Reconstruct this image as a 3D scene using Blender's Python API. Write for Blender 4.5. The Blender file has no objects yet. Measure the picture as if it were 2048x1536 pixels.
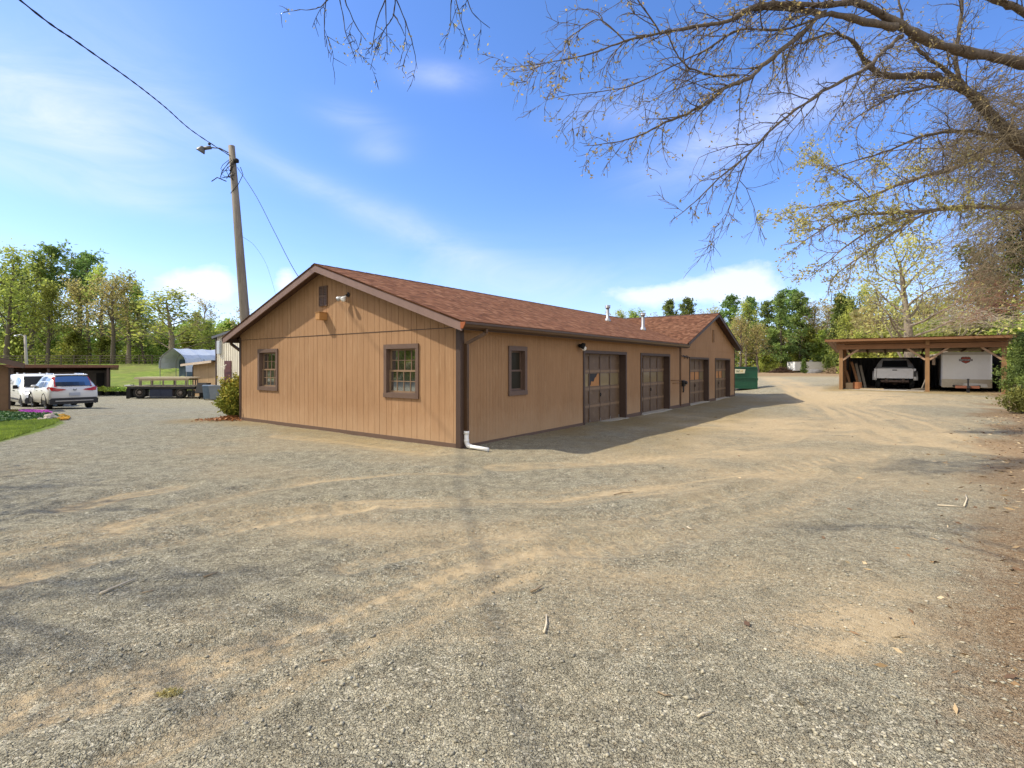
import bpy, bmesh, math, random
import numpy as np
from mathutils import Vector, Matrix

random.seed(7)
SC = bpy.context.scene
COL = SC.collection
F, HY, CX, H = 1018.0, 730.5, 1024.0, 1.64      # focal length (px of the 2048 photo), horizon row, centre column, eye height
R = math.radians


def at(px, py, Y):
    return Vector(((px - CX) / F * Y, Y, H + (HY - py) / F * Y))


def gp(px, py, z=0.0):
    Y = (H - z) * F / (py - HY)
    return Vector(((px - CX) / F * Y, Y, z))


# ------------------------------------------------------------------ tagging
def tag(o, label, cat, group=None, kind=None):
    if label: o['label'] = label
    if cat: o['category'] = cat
    if group: o['group'] = group
    if kind: o['kind'] = kind
    return o


def thing(name, label, cat, loc=(0, 0, 0), rz=0.0, group=None):
    o = bpy.data.objects.new(name, None)
    o.empty_display_size = 0.2
    COL.objects.link(o)
    o.location = loc
    o.rotation_euler = (0, 0, rz)
    return tag(o, label, cat, group)


def dup(root, loc, rz=0.0, sc=(1, 1, 1), label=None):
    r = root.copy(); COL.objects.link(r)
    r.location = loc; r.rotation_euler = (0, 0, rz); r.scale = sc
    if label: r['label'] = label
    for ch in list(root.children):
        c = ch.copy(); COL.objects.link(c); c.parent = r
        for g in list(ch.children):
            d = g.copy(); COL.objects.link(d); d.parent = c
    return r


# ------------------------------------------------------------------ mesh builder
class MB:
    def __init__(s):
        s.v = []; s.f = []; s.m = []; s.uv = {}

    def add(s, vs, fs, mat=0):
        n = len(s.v)
        s.v.extend([tuple(v) for v in vs])
        for f in fs:
            s.f.append([i + n for i in f]); s.m.append(mat)

    def quad(s, a, b, c, d, mat=0):
        s.add([a, b, c, d], [(0, 1, 2, 3)], mat)

    def poly(s, pts, mat=0, uv=None):
        n = len(s.v)
        s.v.extend([tuple(p) for p in pts])
        if uv: s.uv[len(s.f)] = uv
        s.f.append(list(range(n, n + len(pts)))); s.m.append(mat)

    def box(s, x0, x1, y0, y1, z0, z1, mat=0):
        s.add([(x0, y0, z0), (x1, y0, z0), (x1, y1, z0), (x0, y1, z0), (x0, y0, z1), (x1, y0, z1), (x1, y1, z1), (x0, y1, z1)],
              [(0, 3, 2, 1), (4, 5, 6, 7), (0, 1, 5, 4), (1, 2, 6, 5), (2, 3, 7, 6), (3, 0, 4, 7)], mat)

    def cbox(s, x0, x1, y0, y1, z0, z1, c=0.02, mat=0):
        """box with chamfered vertical and top edges"""
        def ring(d, z):
            return [(x0 + d + c, y0 + d, z), (x1 - d - c, y0 + d, z), (x1 - d, y0 + d + c, z), (x1 - d, y1 - d - c, z),
                    (x1 - d - c, y1 - d, z), (x0 + d + c, y1 - d, z), (x0 + d, y1 - d - c, z), (x0 + d, y0 + d + c, z)]
        rs = [ring(c, z0), ring(0, z0 + c), ring(0, z1 - c), ring(c, z1)]
        vs = [p for r in rs for p in r]
        fs = [tuple(reversed(range(8))), tuple(range(24, 32))]
        for k in range(3):
            for i in range(8):
                j = (i + 1) % 8
                fs.append((k * 8 + i, k * 8 + j, k * 8 + 8 + j, k * 8 + 8 + i))
        s.add(vs, fs, mat)

    def bar(s, p0, p1, w, h, mat=0, up=(0, 0, 1)):
        p0 = Vector(p0); p1 = Vector(p1)
        t = (p1 - p0).normalized(); u = Vector(up)
        if abs(t.dot(u)) > 0.98: u = Vector((1, 0, 0))
        a = t.cross(u).normalized(); b = a.cross(t).normalized()
        a = a * w / 2; b = b * h / 2
        s.add([p0 - a - b, p0 + a - b, p0 + a + b, p0 - a + b, p1 - a - b, p1 + a - b, p1 + a + b, p1 - a + b],
              [(0, 1, 2, 3), (7, 6, 5, 4), (0, 4, 5, 1), (1, 5, 6, 2), (2, 6, 7, 3), (3, 7, 4, 0)], mat)

    def tube(s, pts, rad, n=6, mat=0, cap=True):
        pts = [Vector(p) for p in pts]
        if not isinstance(rad, (list, tuple)): rad = [rad] * len(pts)
        base = len(s.v); ref = None
        for i, p in enumerate(pts):
            t = (pts[min(i + 1, len(pts) - 1)] - pts[max(i - 1, 0)])
            t = t.normalized() if t.length > 1e-9 else Vector((0, 0, 1))
            if ref is None:
                ref = t.cross(Vector((0, 0, 1)) if abs(t.z) < .9 else Vector((1, 0, 0))).normalized()
            a = (ref - t * ref.dot(t)).normalized(); b = t.cross(a); ref = a
            for k in range(n):
                q = 2 * math.pi * k / n
                s.v.append(tuple(p + (a * math.cos(q) + b * math.sin(q)) * rad[i]))
        for i in range(len(pts) - 1):
            for k in range(n):
                k2 = (k + 1) % n
                s.f.append([base + i * n + k, base + i * n + k2, base + (i + 1) * n + k2, base + (i + 1) * n + k]); s.m.append(mat)
        if cap:
            s.f.append([base + k for k in reversed(range(n))]); s.m.append(mat)
            e = base + (len(pts) - 1) * n
            s.f.append([e + k for k in range(n)]); s.m.append(mat)

    def lathe(s, prof, M=None, n=16, mat=0):
        """profile of (radius, height) about local z, placed by matrix M"""
        M = M or Matrix()
        base = len(s.v)
        for r, z in prof:
            for k in range(n):
                q = 2 * math.pi * k / n
                s.v.append(tuple(M @ Vector((r * math.cos(q), r * math.sin(q), z))))
        for i in range(len(prof) - 1):
            for k in range(n):
                k2 = (k + 1) % n
                s.f.append([base + i * n + k, base + i * n + k2, base + (i + 1) * n + k2, base + (i + 1) * n + k]); s.m.append(mat)
        s.f.append([base + k for k in reversed(range(n))]); s.m.append(mat)
        e = base + (len(prof) - 1) * n
        s.f.append([e + k for k in range(n)]); s.m.append(mat)

    def prism(s, poly, d0, d1, fn, mat=0):
        """2-D outline extruded between depths d0 and d1; fn(a, b, d) -> point"""
        n = len(poly)
        s.add([fn(a, b, d0) for a, b in poly] + [fn(a, b, d1) for a, b in poly],
              [tuple(reversed(range(n))), tuple(range(n, 2 * n))] + [(i, (i + 1) % n, n + (i + 1) % n, n + i) for i in range(n)], mat)

    def build(s, name, mats, parent=None, smooth=False, fix=True):
        me = bpy.data.meshes.new(name)
        me.from_pydata(s.v, [], s.f)
        mats = mats if isinstance(mats, (list, tuple)) else [mats]
        for m in mats: me.materials.append(m)
        if len(mats) > 1: me.polygons.foreach_set('material_index', s.m)
        if s.uv:
            l = me.uv_layers.new(name='UVMap')
            for fi, uv in s.uv.items():
                p = me.polygons[fi]
                for k, li in enumerate(p.loop_indices): l.data[li].uv = uv[k]
        if fix:
            bm = bmesh.new(); bm.from_mesh(me)
            bmesh.ops.recalc_face_normals(bm, faces=bm.faces[:])
            bm.to_mesh(me); bm.free()
        if smooth: me.polygons.foreach_set('use_smooth', [True] * len(me.polygons))
        me.update()
        o = bpy.data.objects.new(name, me); COL.objects.link(o)
        if parent: o.parent = parent
        return o


def quads_obj(name, P, mat, parent=None, tint=None):
    """P (n,4,3) free quads with one tint value each"""
    P = np.asarray(P, dtype=np.float32); n = len(P)
    me = bpy.data.meshes.new(name)
    me.vertices.add(n * 4); me.loops.add(n * 4); me.polygons.add(n)
    me.vertices.foreach_set('co', P.reshape(-1))
    me.loops.foreach_set('vertex_index', np.arange(n * 4, dtype=np.int32))
    me.polygons.foreach_set('loop_start', np.arange(0, n * 4, 4, dtype=np.int32))
    me.polygons.foreach_set('loop_total', np.full(n, 4, dtype=np.int32))
    if tint is not None:
        a = me.attributes.new('tint', 'FLOAT', 'FACE')
        a.data.foreach_set('value', np.asarray(tint, dtype=np.float32))
    me.materials.append(mat); me.update(); me.validate()
    o = bpy.data.objects.new(name, me); COL.objects.link(o)
    if parent: o.parent = parent
    return o


def leaf_quads(C, size, rng, elong=1.0, up=0.0, cup=0.0):
    """random quads about centres C (n,3); elong stretches one axis, up tilts normals to the sky"""
    n = len(C)
    d = rng.normal(size=(n, 3)); d /= np.linalg.norm(d, axis=1)[:, None]
    nrm = rng.normal(size=(n, 3)); nrm[:, 2] = np.abs(nrm[:, 2]) + up
    a = np.cross(d, nrm); a /= np.linalg.norm(a, axis=1)[:, None] + 1e-9
    b = np.cross(nrm, a); b /= np.linalg.norm(b, axis=1)[:, None] + 1e-9
    sz = np.asarray(size) * (0.6 + 0.8 * rng.random(n))
    a = a * (sz * elong)[:, None] / 2; b = b * (sz)[:, None] / 2
    return np.stack([C - a, C - b * .8 + a * .1, C + a, C + b * .8 + a * .1], axis=1)


# ------------------------------------------------------------------ value noise
def vn(x, y, seed=0):
    x = np.asarray(x, float); y = np.asarray(y, float)
    xi = np.floor(x).astype(np.int64); yi = np.floor(y).astype(np.int64)
    fx = x - xi; fy = y - yi
    fx = fx * fx * (3 - 2 * fx); fy = fy * fy * (3 - 2 * fy)
    def h(i, j):
        k = (i * 374761393 + j * 668265263 + seed * 2147483647) & 0xFFFFFFFF
        k = ((k ^ (k >> 13)) * 1274126177) & 0xFFFFFFFF
        return ((k ^ (k >> 16)) & 0xFFFF) / 65535.0
    return (h(xi, yi) * (1 - fx) + h(xi + 1, yi) * fx) * (1 - fy) + (h(xi, yi + 1) * (1 - fx) + h(xi + 1, yi + 1) * fx) * fy


def fbm(x, y, seed=0, o=4):
    s = 0; a = .5; t = 0
    for k in range(o):
        s = s + a * vn(x * 2 ** k, y * 2 ** k, seed + k * 17); t += a; a *= .5
    return s / t


def sst(a, b, x):
    t = np.clip((np.asarray(x, float) - a) / (b - a), 0, 1)
    return t * t * (3 - 2 * t)


# ------------------------------------------------------------------ materials
def srgb(r, g, b):
    f = lambda c: (c / 12.92 if c <= .04045 else ((c + .055) / 1.055) ** 2.4)
    return (f(r / 255), f(g / 255), f(b / 255))


def nodes(name):
    m = bpy.data.materials.new(name); m.use_nodes = True
    nt = m.node_tree; b = nt.nodes['Principled BSDF']
    return m, nt, b


class G:
    """small helper around a node tree"""
    def __init__(s, nt): s.nt = nt
    def n(s, t, **k):
        x = s.nt.nodes.new(t)
        for a, v in k.items(): setattr(x, a, v)
        return x
    def l(s, a, b): s.nt.links.new(a, b)
    def val(s, sock, v):
        if isinstance(v, bpy.types.NodeSocket): s.l(v, sock)
        else: sock.default_value = v
    def math(s, op, a, b=0.0, c=None, clamp=False):
        x = s.n('ShaderNodeMath', operation=op); x.use_clamp = clamp
        s.val(x.inputs[0], a); s.val(x.inputs[1], b)
        if c is not None: s.val(x.inputs[2], c)
        return x.outputs[0]
    def mix(s, fac, a, b, mode='MIX'):
        x = s.n('ShaderNodeMix', data_type='RGBA', blend_type=mode)
        s.val(x.inputs[0], fac)
        for k, v in ((6, a), (7, b)):
            s.val(x.inputs[k], (*v, 1) if isinstance(v, tuple) and len(v) == 3 else v)
        return x.outputs[2]
    def noise(s, vec, scale, detail=3.0, rough=.55, dist=0.0):
        x = s.n('ShaderNodeTexNoise'); x.inputs['Scale'].default_value = scale
        x.inputs['Detail'].default_value = detail; x.inputs['Roughness'].default_value = rough
        x.inputs['Distortion'].default_value = dist
        if vec is not None: s.l(vec, x.inputs['Vector'])
        return x.outputs[0]
    def ramp(s, fac, stops):
        x = s.n('ShaderNodeValToRGB'); e = x.color_ramp.elements
        while len(e) < len(stops): e.new(.5)
        for i, (p, c) in enumerate(stops):
            e[i].position = p; e[i].color = (*c, 1) if len(c) == 3 else c
        s.l(fac, x.inputs[0]); return x.outputs[0]
    def mapr(s, v, a, b, c, d):
        x = s.n('ShaderNodeMapRange'); x.clamp = True
        s.val(x.inputs[0], v)
        for i, q in enumerate((a, b, c, d)): x.inputs[i + 1].default_value = q
        return x.outputs[0]
    def obj(s): return s.n('ShaderNodeTexCoord').outputs['Object']
    def scalev(s, vec, k):
        x = s.n('ShaderNodeVectorMath', operation='MULTIPLY'); s.l(vec, x.inputs[0]); x.inputs[1].default_value = k
        return x.outputs[0]
    def bump(s, h, strength, dist, normal=None):
        x = s.n('ShaderNodeBump'); x.inputs['Strength'].default_value = strength; x.inputs['Distance'].default_value = dist
        s.l(h, x.inputs['Height'])
        if normal is not None: s.l(normal, x.inputs['Normal'])
        return x.outputs[0]


def paint(name, col, rough=.6, var=.18, scale=3.0, stretch=(1, 1, 1), bump=0.0, bscale=40, metal=0.0, spec=.4, dirt=None, dirtamt=.0):
    m, nt, b = nodes(name); g = G(nt)
    v = g.scalev(g.obj(), stretch)
    n1 = g.noise(v, scale, 5, .6); n2 = g.noise(v, scale * 9, 3, .6)
    f = g.math('ADD', g.math('MULTIPLY', n1, .65), g.math('MULTIPLY', n2, .35))
    lo = tuple(c * (1 - var) for c in col); hi = tuple(min(1, c * (1 + var)) for c in col)
    c = g.ramp(f, [(.3, lo), (.7, hi)])
    if dirt:
        d = g.noise(v, scale * 2.3, 6, .65)
        c = g.mix(g.math('MULTIPLY', g.mapr(d, .5, .75, 0, 1), dirtamt), c, dirt)
    g.l(c, b.inputs['Base Color'])
    b.inputs['Roughness'].default_value = rough; b.inputs['Metallic'].default_value = metal
    b.inputs['Specular IOR Level'].default_value = spec
    if bump:
        g.l(g.bump(g.noise(v, bscale, 4, .6), bump, .01), b.inputs['Normal'])
    return m


def wood(name, col, rough=.75, axis=0, var=.35):
    m, nt, b = nodes(name); g = G(nt)
    st = [22, 22, 22]; st[axis] = 1.4
    v = g.scalev(g.obj(), tuple(st))
    n = g.noise(v, 1.0, 5, .65, .6); n2 = g.noise(g.obj(), 1.3, 3, .5)
    f = g.math('ADD', g.math('MULTIPLY', n, .7), g.math('MULTIPLY', n2, .3))
    c = g.ramp(f, [(.3, tuple(q * (1 - var) for q in col)), (.55, col), (.75, tuple(q * (1 + var * .7) for q in col))])
    g.l(c, b.inputs['Base Color']); b.inputs['Roughness'].default_value = rough
    b.inputs['Specular IOR Level'].default_value = .25
    g.l(g.bump(n, .35, .006), b.inputs['Normal'])
    return m


def leafmat(name, col, var=.45, trans=.35, hue=.06):
    m, nt, b = nodes(name); g = G(nt)
    a = g.n('ShaderNodeAttribute', attribute_name='tint').outputs['Fac']
    oi = g.n('ShaderNodeObjectInfo').outputs['Random']
    lo = tuple(c * (1 - var) for c in col); hi = tuple(c * (1 + var) for c in col)
    c = g.ramp(a, [(0, lo), (.5, col), (1, (hi[0] * 1.1, hi[1], hi[2] * .8))])
    hs = g.n('ShaderNodeHueSaturation')
    g.l(c, hs.inputs['Color']); g.l(g.mapr(oi, 0, 1, .5 - hue * .5, .5 + hue * .35), hs.inputs['Hue'])
    g.l(g.mapr(oi, 0, 1, .8, 1.2), hs.inputs['Value'])
    g.l(hs.outputs[0], b.inputs['Base Color'])
    b.inputs['Roughness'].default_value = .6; b.inputs['Specular IOR Level'].default_value = .25
    if trans:
        t = g.n('ShaderNodeBsdfTranslucent'); g.l(hs.outputs[0], t.inputs[0])
        mx = g.n('ShaderNodeMixShader'); mx.inputs[0].default_value = trans
        out = nt.nodes['Material Output']
        g.l(b.outputs[0], mx.inputs[1]); g.l(t.outputs[0], mx.inputs[2]); g.l(mx.outputs[0], out.inputs[0])
    return m


def glassmat(name, col=(.015, .017, .018), refl=.22, rough=.03):
    m, nt, b = nodes(name); g = G(nt)
    b.inputs['Base Color'].default_value = (*col, 1); b.inputs['Roughness'].default_value = .5; b.inputs['Specular IOR Level'].default_value = .1
    gl = g.n('ShaderNodeBsdfGlossy'); gl.inputs['Roughness'].default_value = rough
    gl.inputs['Color'].default_value = (.9, .93, .95, 1)
    nz = g.bump(g.noise(g.obj(), 2.5, 2), .05, .02); g.l(nz, gl.inputs['Normal'])
    lw = g.n('ShaderNodeLayerWeight'); lw.inputs[0].default_value = .35
    f = g.math('ADD', g.math('MULTIPLY', lw.outputs['Fresnel'], .55), refl, clamp=True)
    mx = g.n('ShaderNodeMixShader'); g.l(f, mx.inputs[0]); g.l(b.outputs[0], mx.inputs[1]); g.l(gl.outputs[0], mx.inputs[2])
    g.l(mx.outputs[0], nt.nodes['Material Output'].inputs[0])
    return m


def text_part(txt, size, mat, parent, M, name='lettering', ext=.002, align='CENTER'):
    cu = bpy.data.curves.new(name, 'FONT'); cu.body = txt; cu.size = size; cu.extrude = ext
    cu.align_x = align; cu.align_y = 'CENTER'; cu.resolution_u = 3
    t = bpy.data.objects.new('tmp', cu); COL.objects.link(t)
    dg = bpy.context.evaluated_depsgraph_get()
    me = bpy.data.meshes.new_from_object(t.evaluated_get(dg))
    bpy.data.objects.remove(t); bpy.data.curves.remove(cu)
    me.materials.clear(); me.materials.append(mat)
    me.transform(M)
    o = bpy.data.objects.new(name, me); COL.objects.link(o); o.parent = parent
    return o


def frame3(o, ex, ez):
    """matrix with local x along ex, local y along ez (text upright), origin o"""
    ex = Vector(ex).normalized(); ez = Vector(ez).normalized(); n = ex.cross(ez)
    M = Matrix((ex, ez, n)).transposed().to_4x4(); M.translation = Vector(o)
    return M


M_TRIM = paint('brown trim paint', srgb(100, 80, 68), .55, .12, 5, bump=.1)
M_TRIMD = paint('dark brown trim paint', srgb(74, 58, 50), .5, .12, 5, bump=.1)
M_BLACK = paint('black rubber', (.012, .012, .012), .8, .3, 8)
M_DARK = paint('dark steel', (.03, .03, .032), .5, .3, 6, metal=.3)
M_GREYM = paint('galvanised metal', (.42, .42, .42), .4, .2, 9, metal=.7)
M_WHITE = paint('white pvc', (.78, .77, .74), .4, .06, 4)
M_WPAINT = paint('white car paint', (.74, .74, .73), .22, .03, 2, spec=.6)
M_GLASS = glassmat('dark glass', refl=-.06)
M_RED = paint('red lamp plastic', (.42, .015, .012), .15, .1, 3, spec=.7)
M_CHROME = paint('bright metal', (.6, .6, .6), .2, .08, 6, metal=1)
M_BARK = paint('bark', (.125, .10, .075), .9, .6, 6, (3, 3, 1), bump=1.0, bscale=16)
M_BARKG = paint('grey bark', (.24, .195, .145), .9, .55, 6, (3, 3, 1), bump=1.0, bscale=16)
M_WOODG = wood('weathered wood', (.27, .235, .19), axis=2)
# ================================================================== terrain
TH = R(53.507); CO = Vector((-1.021, 10.035, 0)); L_, W_ = 22.2, 8.89
VA = Vector((math.cos(TH), math.sin(TH), 0)); UA = Vector((-math.sin(TH), math.cos(TH), 0))


def gz(x, y):
    x = np.asarray(x, float); y = np.asarray(y, float)
    z = -.75 * sst(14, 32, y) * sst(-8, -13, x)
    hill = sst(47, 72, y) * sst(-4, -18, x)
    z = z + 2.6 * hill + .9 * sst(72, 120, y) * sst(0, -25, x)
    z = z + .31 * sst(13.0, 16.5, x - .1 * (y - 22)) * sst(20, 25, y) * (1 - .35 * sst(40, 70, y))
    z = z + .2 * sst(60, 90, y) * sst(5, 30, x) * 0
    bank = sst(.5, 3.5, x - (.93 * y + .6)) * sst(6, 10, y)
    z = z + .55 * bank * sst(40, 24, y)
    v = (x - CO.x) * VA.x + (y - CO.y) * VA.y; u = (x - CO.x) * UA.x + (y - CO.y) * UA.y
    z = z - .07 * sst(3, 9, v) * sst(-7, -3, u) * sst(5, 1, u) * sst(24, 21, v)
    md = np.exp(-((v - 20.6) / 1.6) ** 2 - ((u + .9) / .8) ** 2)
    z = z + .10 * md
    return z


def gzf(x, y): return float(gz(x, y))


def put(px, Y, dz=0.0):
    x = (px - CX) / F * Y
    return Vector((x, Y, gzf(x, Y) + dz))


def pline(pts):
    return np.array([tuple(gp(a, b))[:2] for a, b in pts])


def dist_poly(X, Y, P):
    best = np.full(X.shape, 1e9); along = np.zeros(X.shape); acc = 0
    for a, b in zip(P[:-1], P[1:]):
        d = b - a; L2 = (d ** 2).sum(); L = math.sqrt(L2)
        t = np.clip(((X - a[0]) * d[0] + (Y - a[1]) * d[1]) / L2, 0, 1)
        q = np.hypot(X - a[0] - t * d[0], Y - a[1] - t * d[1])
        k = q < best
        best = np.where(k, q, best); along = np.where(k, acc + t * L, along); acc += L
    return best, along


TRACKS = [  # pixel polyline, half width (m), strength, tread
    ([(-60, 1182), (0, 1165), (120, 1130), (260, 1098), (420, 1065), (560, 1035), (700, 1015)], .17, .6, 1),
    ([(-60, 1120), (120, 1085), (300, 1050), (480, 1022), (640, 1000)], .12, .35, 1),
    ([(150, 1012), (250, 988), (345, 974)], .20, .75, 0),
    ([(230, 1050), (400, 1003), (520, 976), (640, 958), (800, 946), (930, 945)], .18, .6, 0),
    ([(700, 1005), (900, 1000), (1100, 1000), (1300, 975), (1500, 945), (1700, 912)], .24, .6, 0),
    ([(-80, 1440), (150, 1392), (300, 1352), (480, 1300), (620, 1250), (760, 1192), (900, 1142), (1050, 1105), (1250, 1075)], .22, .75, 1),
    ([(1180, 1085), (1250, 1075), (1450, 1040), (1600, 1003), (1720, 950), (1780, 880), (1740, 832)], .26, .42, 1),
    ([(200, 1540), (450, 1425), (600, 1352), (740, 1285), (900, 1210), (1060, 1150)], .10, .55, 0),
    ([(700, 1130), (900, 1085), (1100, 1055), (1300, 1030), (1480, 990), (1620, 940)], .15, .45, 1),
    ([(1000, 930), (1200, 925), (1400, 905), (1560, 880), (1680, 850)], .35, .55, 0),
    ([(1800, 880), (1690, 822), (1620, 792), (1570, 772), (1535, 758)], .9, .8, 0),
    ([(1980, 900), (1850, 845), (1720, 810), (1640, 790)], .8, .55, 0),
    ([(150, 826), (300, 818), (480, 822)], .5, .45, 0),
    ([(560, 870), (700, 884), (860, 905)], .30, .5, 0),
]


def axis_pts(segs):
    out = [segs[0][0]]
    for a, b, st in segs:
        n = max(1, int(round((b - a) / st)))
        out += list(a + (b - a) * (np.arange(1, n + 1) / n))
    return np.array(out)


def make_ground():
    xs = axis_pts([(-900, -150, 50), (-150, -60, 5), (-60, -24, .8), (-24, -6, .13), (-6, 6, .055), (6, 22, .13), (22, 60, .8), (60, 150, 5), (150, 900, 50)])
    ys = axis_pts([(-60, -10, 10), (-10, 1.5, .8), (1.5, 8, .055), (8, 32, .14), (32, 60, .6), (60, 150, 3), (150, 1200, 60)])
    X, Y = np.meshgrid(xs, ys)
    Z = gz(X, Y)
    near = sst(60, 30, Y)
    Z = Z + near * ((fbm(X * .7, Y * .7, 3) - .5) * .05 + (fbm(X * 4, Y * 4, 5) - .5) * .016)
    tan = np.zeros_like(X); treadz = np.zeros_like(X)
    wob = (fbm(X * .8, Y * .8, 11) - .5)
    for P, w, s, tr in TRACKS:
        P = pline(P)
        m = (X > P[:, 0].min() - 3) & (X < P[:, 0].max() + 3) & (Y > P[:, 1].min() - 3) & (Y < P[:, 1].max() + 3)
        d, al = dist_poly(X[m], Y[m], P)
        sc = 1 + .35 * wob[m] * 2
        prof = sst(w * 2.0 * sc, w * .3, d)
        # streaks running along the wheel path
        st = fbm(d / (w * .22), al * .35, 21, 3)
        k = .92 * s * prof * np.clip(.15 + 2.0 * (st - .25), 0, 1.2)
        if tr:
            tz = np.sin(al * 2 * math.pi / .17 + d * 9) * .5 + .5
            k = k * (.45 + .75 * tz)
            treadz[m] += -.010 * prof * tz
        tan[m] = np.maximum(tan[m], k)
        treadz[m] += -.03 * prof + .016 * np.exp(-((d - 1.9 * w) / (.45 * w)) ** 2) * (.4 + 1.2 * fbm(al * 1.5, d * 3, 91, 3))
    # dusty sheets
    for (px, py, rx, ry, s) in [(1560, 850, 3.2, 3.0, .75), (1500, 905, 3.6, 1.1, .5), (1700, 1245, .55, .35, .8), (1660, 1285, .35, .18, .9), (1180, 1060, 1.5, .5, .4),
                                (1650, 960, 2.2, 1.0, .35), (760, 1060, 2.0, .5, .3), (1400, 1130, 1.6, .5, .3), (1800, 1200, .6, .5, .4), (1720, 800, 3, 3, .7), (600, 1010, 1.2, .25, .35)]:
        c = gp(px, py)
        e = np.exp(-((X - c.x) / rx) ** 2 - ((Y - c.y) / ry) ** 2)
        tan = np.maximum(tan, s * e * np.clip(.3 + 1.6 * (fbm(X * 1.6, Y * 2.6, 31) - .2), 0, 1.2))
    tan = np.clip(tan + .22 * sst(.52, .75, fbm(X * .5 + 9, Y * .9, 41)) * sst(60, 25, Y) + .12 + .13 * sst(-3, 5, X), 0, 1)
    lf = sst(-14, -4, X)
    tan = tan * (.55 + .45 * lf)
    Z = Z + treadz
    # fine loose-gravel relief
    # grass
    v = (X - CO.x) * VA.x + (Y - CO.y) * VA.y; u = (X - CO.x) * UA.x + (Y - CO.y) * UA.y
    grass = sst(43, 48, Y + 2.5 * (fbm(X * .3, Y * .3, 51) - .5)) * sst(-2, -12, X)
    lawn = lawn_mask(X, Y)
    grass = np.maximum(grass, lawn)
    nb = fbm(X * .9, Y * .9, 61)
    litter = sst(-.9, 1.3, X - (.95 * Y - .42) + 1.8 * (nb - .5) * (.6 + .05 * Y)) * sst(1, 2.2, X) * sst(40, 26, Y)
    litter = np.maximum(litter, sst(60, 75, Y) * sst(5, 15, X))
    # dry grass and clay at the foot of the walls and round the shelter
    dry = .75 * sst(1.7, .15, np.abs(v + .1) * 1.0) * sst(-.3, .6, u) * sst(10.3, 9, u) * (.5 + .9 * (nb - .2)) * (v < .4)
    dry = np.maximum(dry, .8 * np.exp(-((X - CO.x + 8.2) / 1.3) ** 2 - ((Y - 15.0) / 1.0) ** 2))
    dry = np.maximum(dry, .85 * sst(4.4, 1.5, np.abs(u + .6)) * sst(-.5, 2.5, v) * sst(27, 21, v) * np.clip(.35 + 1.3 * (nb - .25), 0, 1))  # dry ground by the long wall, widened and strengthened to warm its bluish shade
    fv = (X - 18.1) * .6 + (Y - 28) * .8; fu = (X - 18.1) * .8 - (Y - 28) * .6
    dry = np.maximum(dry, .95 * sst(-2.6, -.6, fv + 1.4 * (nb - .5)) * sst(-1.6, -.2, fu) * sst(9.5, 8, fu))
    dry = np.maximum(dry, .8 * sst(52, 70, Y) * sst(5, 15, X) * sst(92, 84, Y))
    n = X.size
    me = bpy.data.meshes.new('ground')
    ny, nx = X.shape
    idx = np.arange(n).reshape(ny, nx)
    q = np.stack([idx[:-1, :-1], idx[:-1, 1:], idx[1:, 1:], idx[1:, :-1]], -1).reshape(-1, 4)
    me.vertices.add(n); me.loops.add(q.size); me.polygons.add(len(q))
    me.vertices.foreach_set('co', np.stack([X, Y, Z], -1).astype(np.float32).reshape(-1))
    me.loops.foreach_set('vertex_index', q.astype(np.int32).reshape(-1))
    me.polygons.foreach_set('loop_start', np.arange(0, q.size, 4, dtype=np.int32))
    me.polygons.foreach_set('loop_total', np.full(len(q), 4, dtype=np.int32))
    me.polygons.foreach_set('use_smooth', np.ones(len(q), dtype=bool))
    for nm, A in (('dust', tan), ('grass', grass), ('litter', np.clip(litter, 0, 1)), ('dry', np.clip(dry, 0, 1))):
        a = me.attributes.new(nm, 'FLOAT', 'POINT'); a.data.foreach_set('value', A.astype(np.float32).reshape(-1))
    me.update(); me.validate()
    o = bpy.data.objects.new('ground', me); COL.objects.link(o)
    tag(o, 'grey gravel yard with pale dusty tyre tracks', 'ground', kind='structure')
    # material
    m, nt, b = nodes('gravel'); g = G(nt); P = g.obj()
    att = lambda nme: g.n('ShaderNodeAttribute', attribute_name=nme).outputs['Fac']
    wv = g.n('ShaderNodeVectorMath', operation='MULTIPLY_ADD'); nzc = g.n('ShaderNodeTexNoise'); nzc.inputs['Scale'].default_value = 55; nzc.inputs['Detail'].default_value = 2; g.l(P, nzc.inputs['Vector'])
    g.l(nzc.outputs['Color'], wv.inputs[0]); wv.inputs[1].default_value = (.016, .016, .016); g.l(P, wv.inputs[2])
    vor = g.n('ShaderNodeTexVoronoi'); vor.inputs['Scale'].default_value = 60; g.l(wv.outputs[0], vor.inputs['Vector'])
    vore = g.n('ShaderNodeTexVoronoi', feature='DISTANCE_TO_EDGE'); vore.inputs['Scale'].default_value = 60; g.l(wv.outputs[0], vore.inputs['Vector'])
    vor2 = g.n('ShaderNodeTexVoronoi'); vor2.inputs['Scale'].default_value = 150; g.l(P, vor2.inputs['Vector'])
    sep = g.n('ShaderNodeSeparateColor'); g.l(vor.outputs['Color'], sep.inputs[0])
    sep2 = g.n('ShaderNodeSeparateColor'); g.l(vor2.outputs['Color'], sep2.inputs[0])
    stone = g.ramp(sep.outputs[0], [(0, (.085, .079, .060)), (.25, (.225, .208, .152)), (.6, (.365, .337, .24)), (.85, (.51, .465, .335)), (1, (.70, .64, .49))])
    fine = g.ramp(sep2.outputs[1], [(0, (.155, .143, .102)), (.5, (.355, .325, .228)), (1, (.57, .52, .37))])
    big = g.noise(P, .55, 5, .6)
    stone = g.mix(g.mapr(g.noise(P, 1.7, 4, .6), .35, .65, .15, .75), stone, fine)
    warm = g.mix(g.mapr(big, .35, .7, 0, .5), stone, (.39, .325, .20), 'MIX')
    spk = g.noise(P, 4.5, 9, .78); spk2 = g.noise(P, 21, 6, .8)
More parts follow.
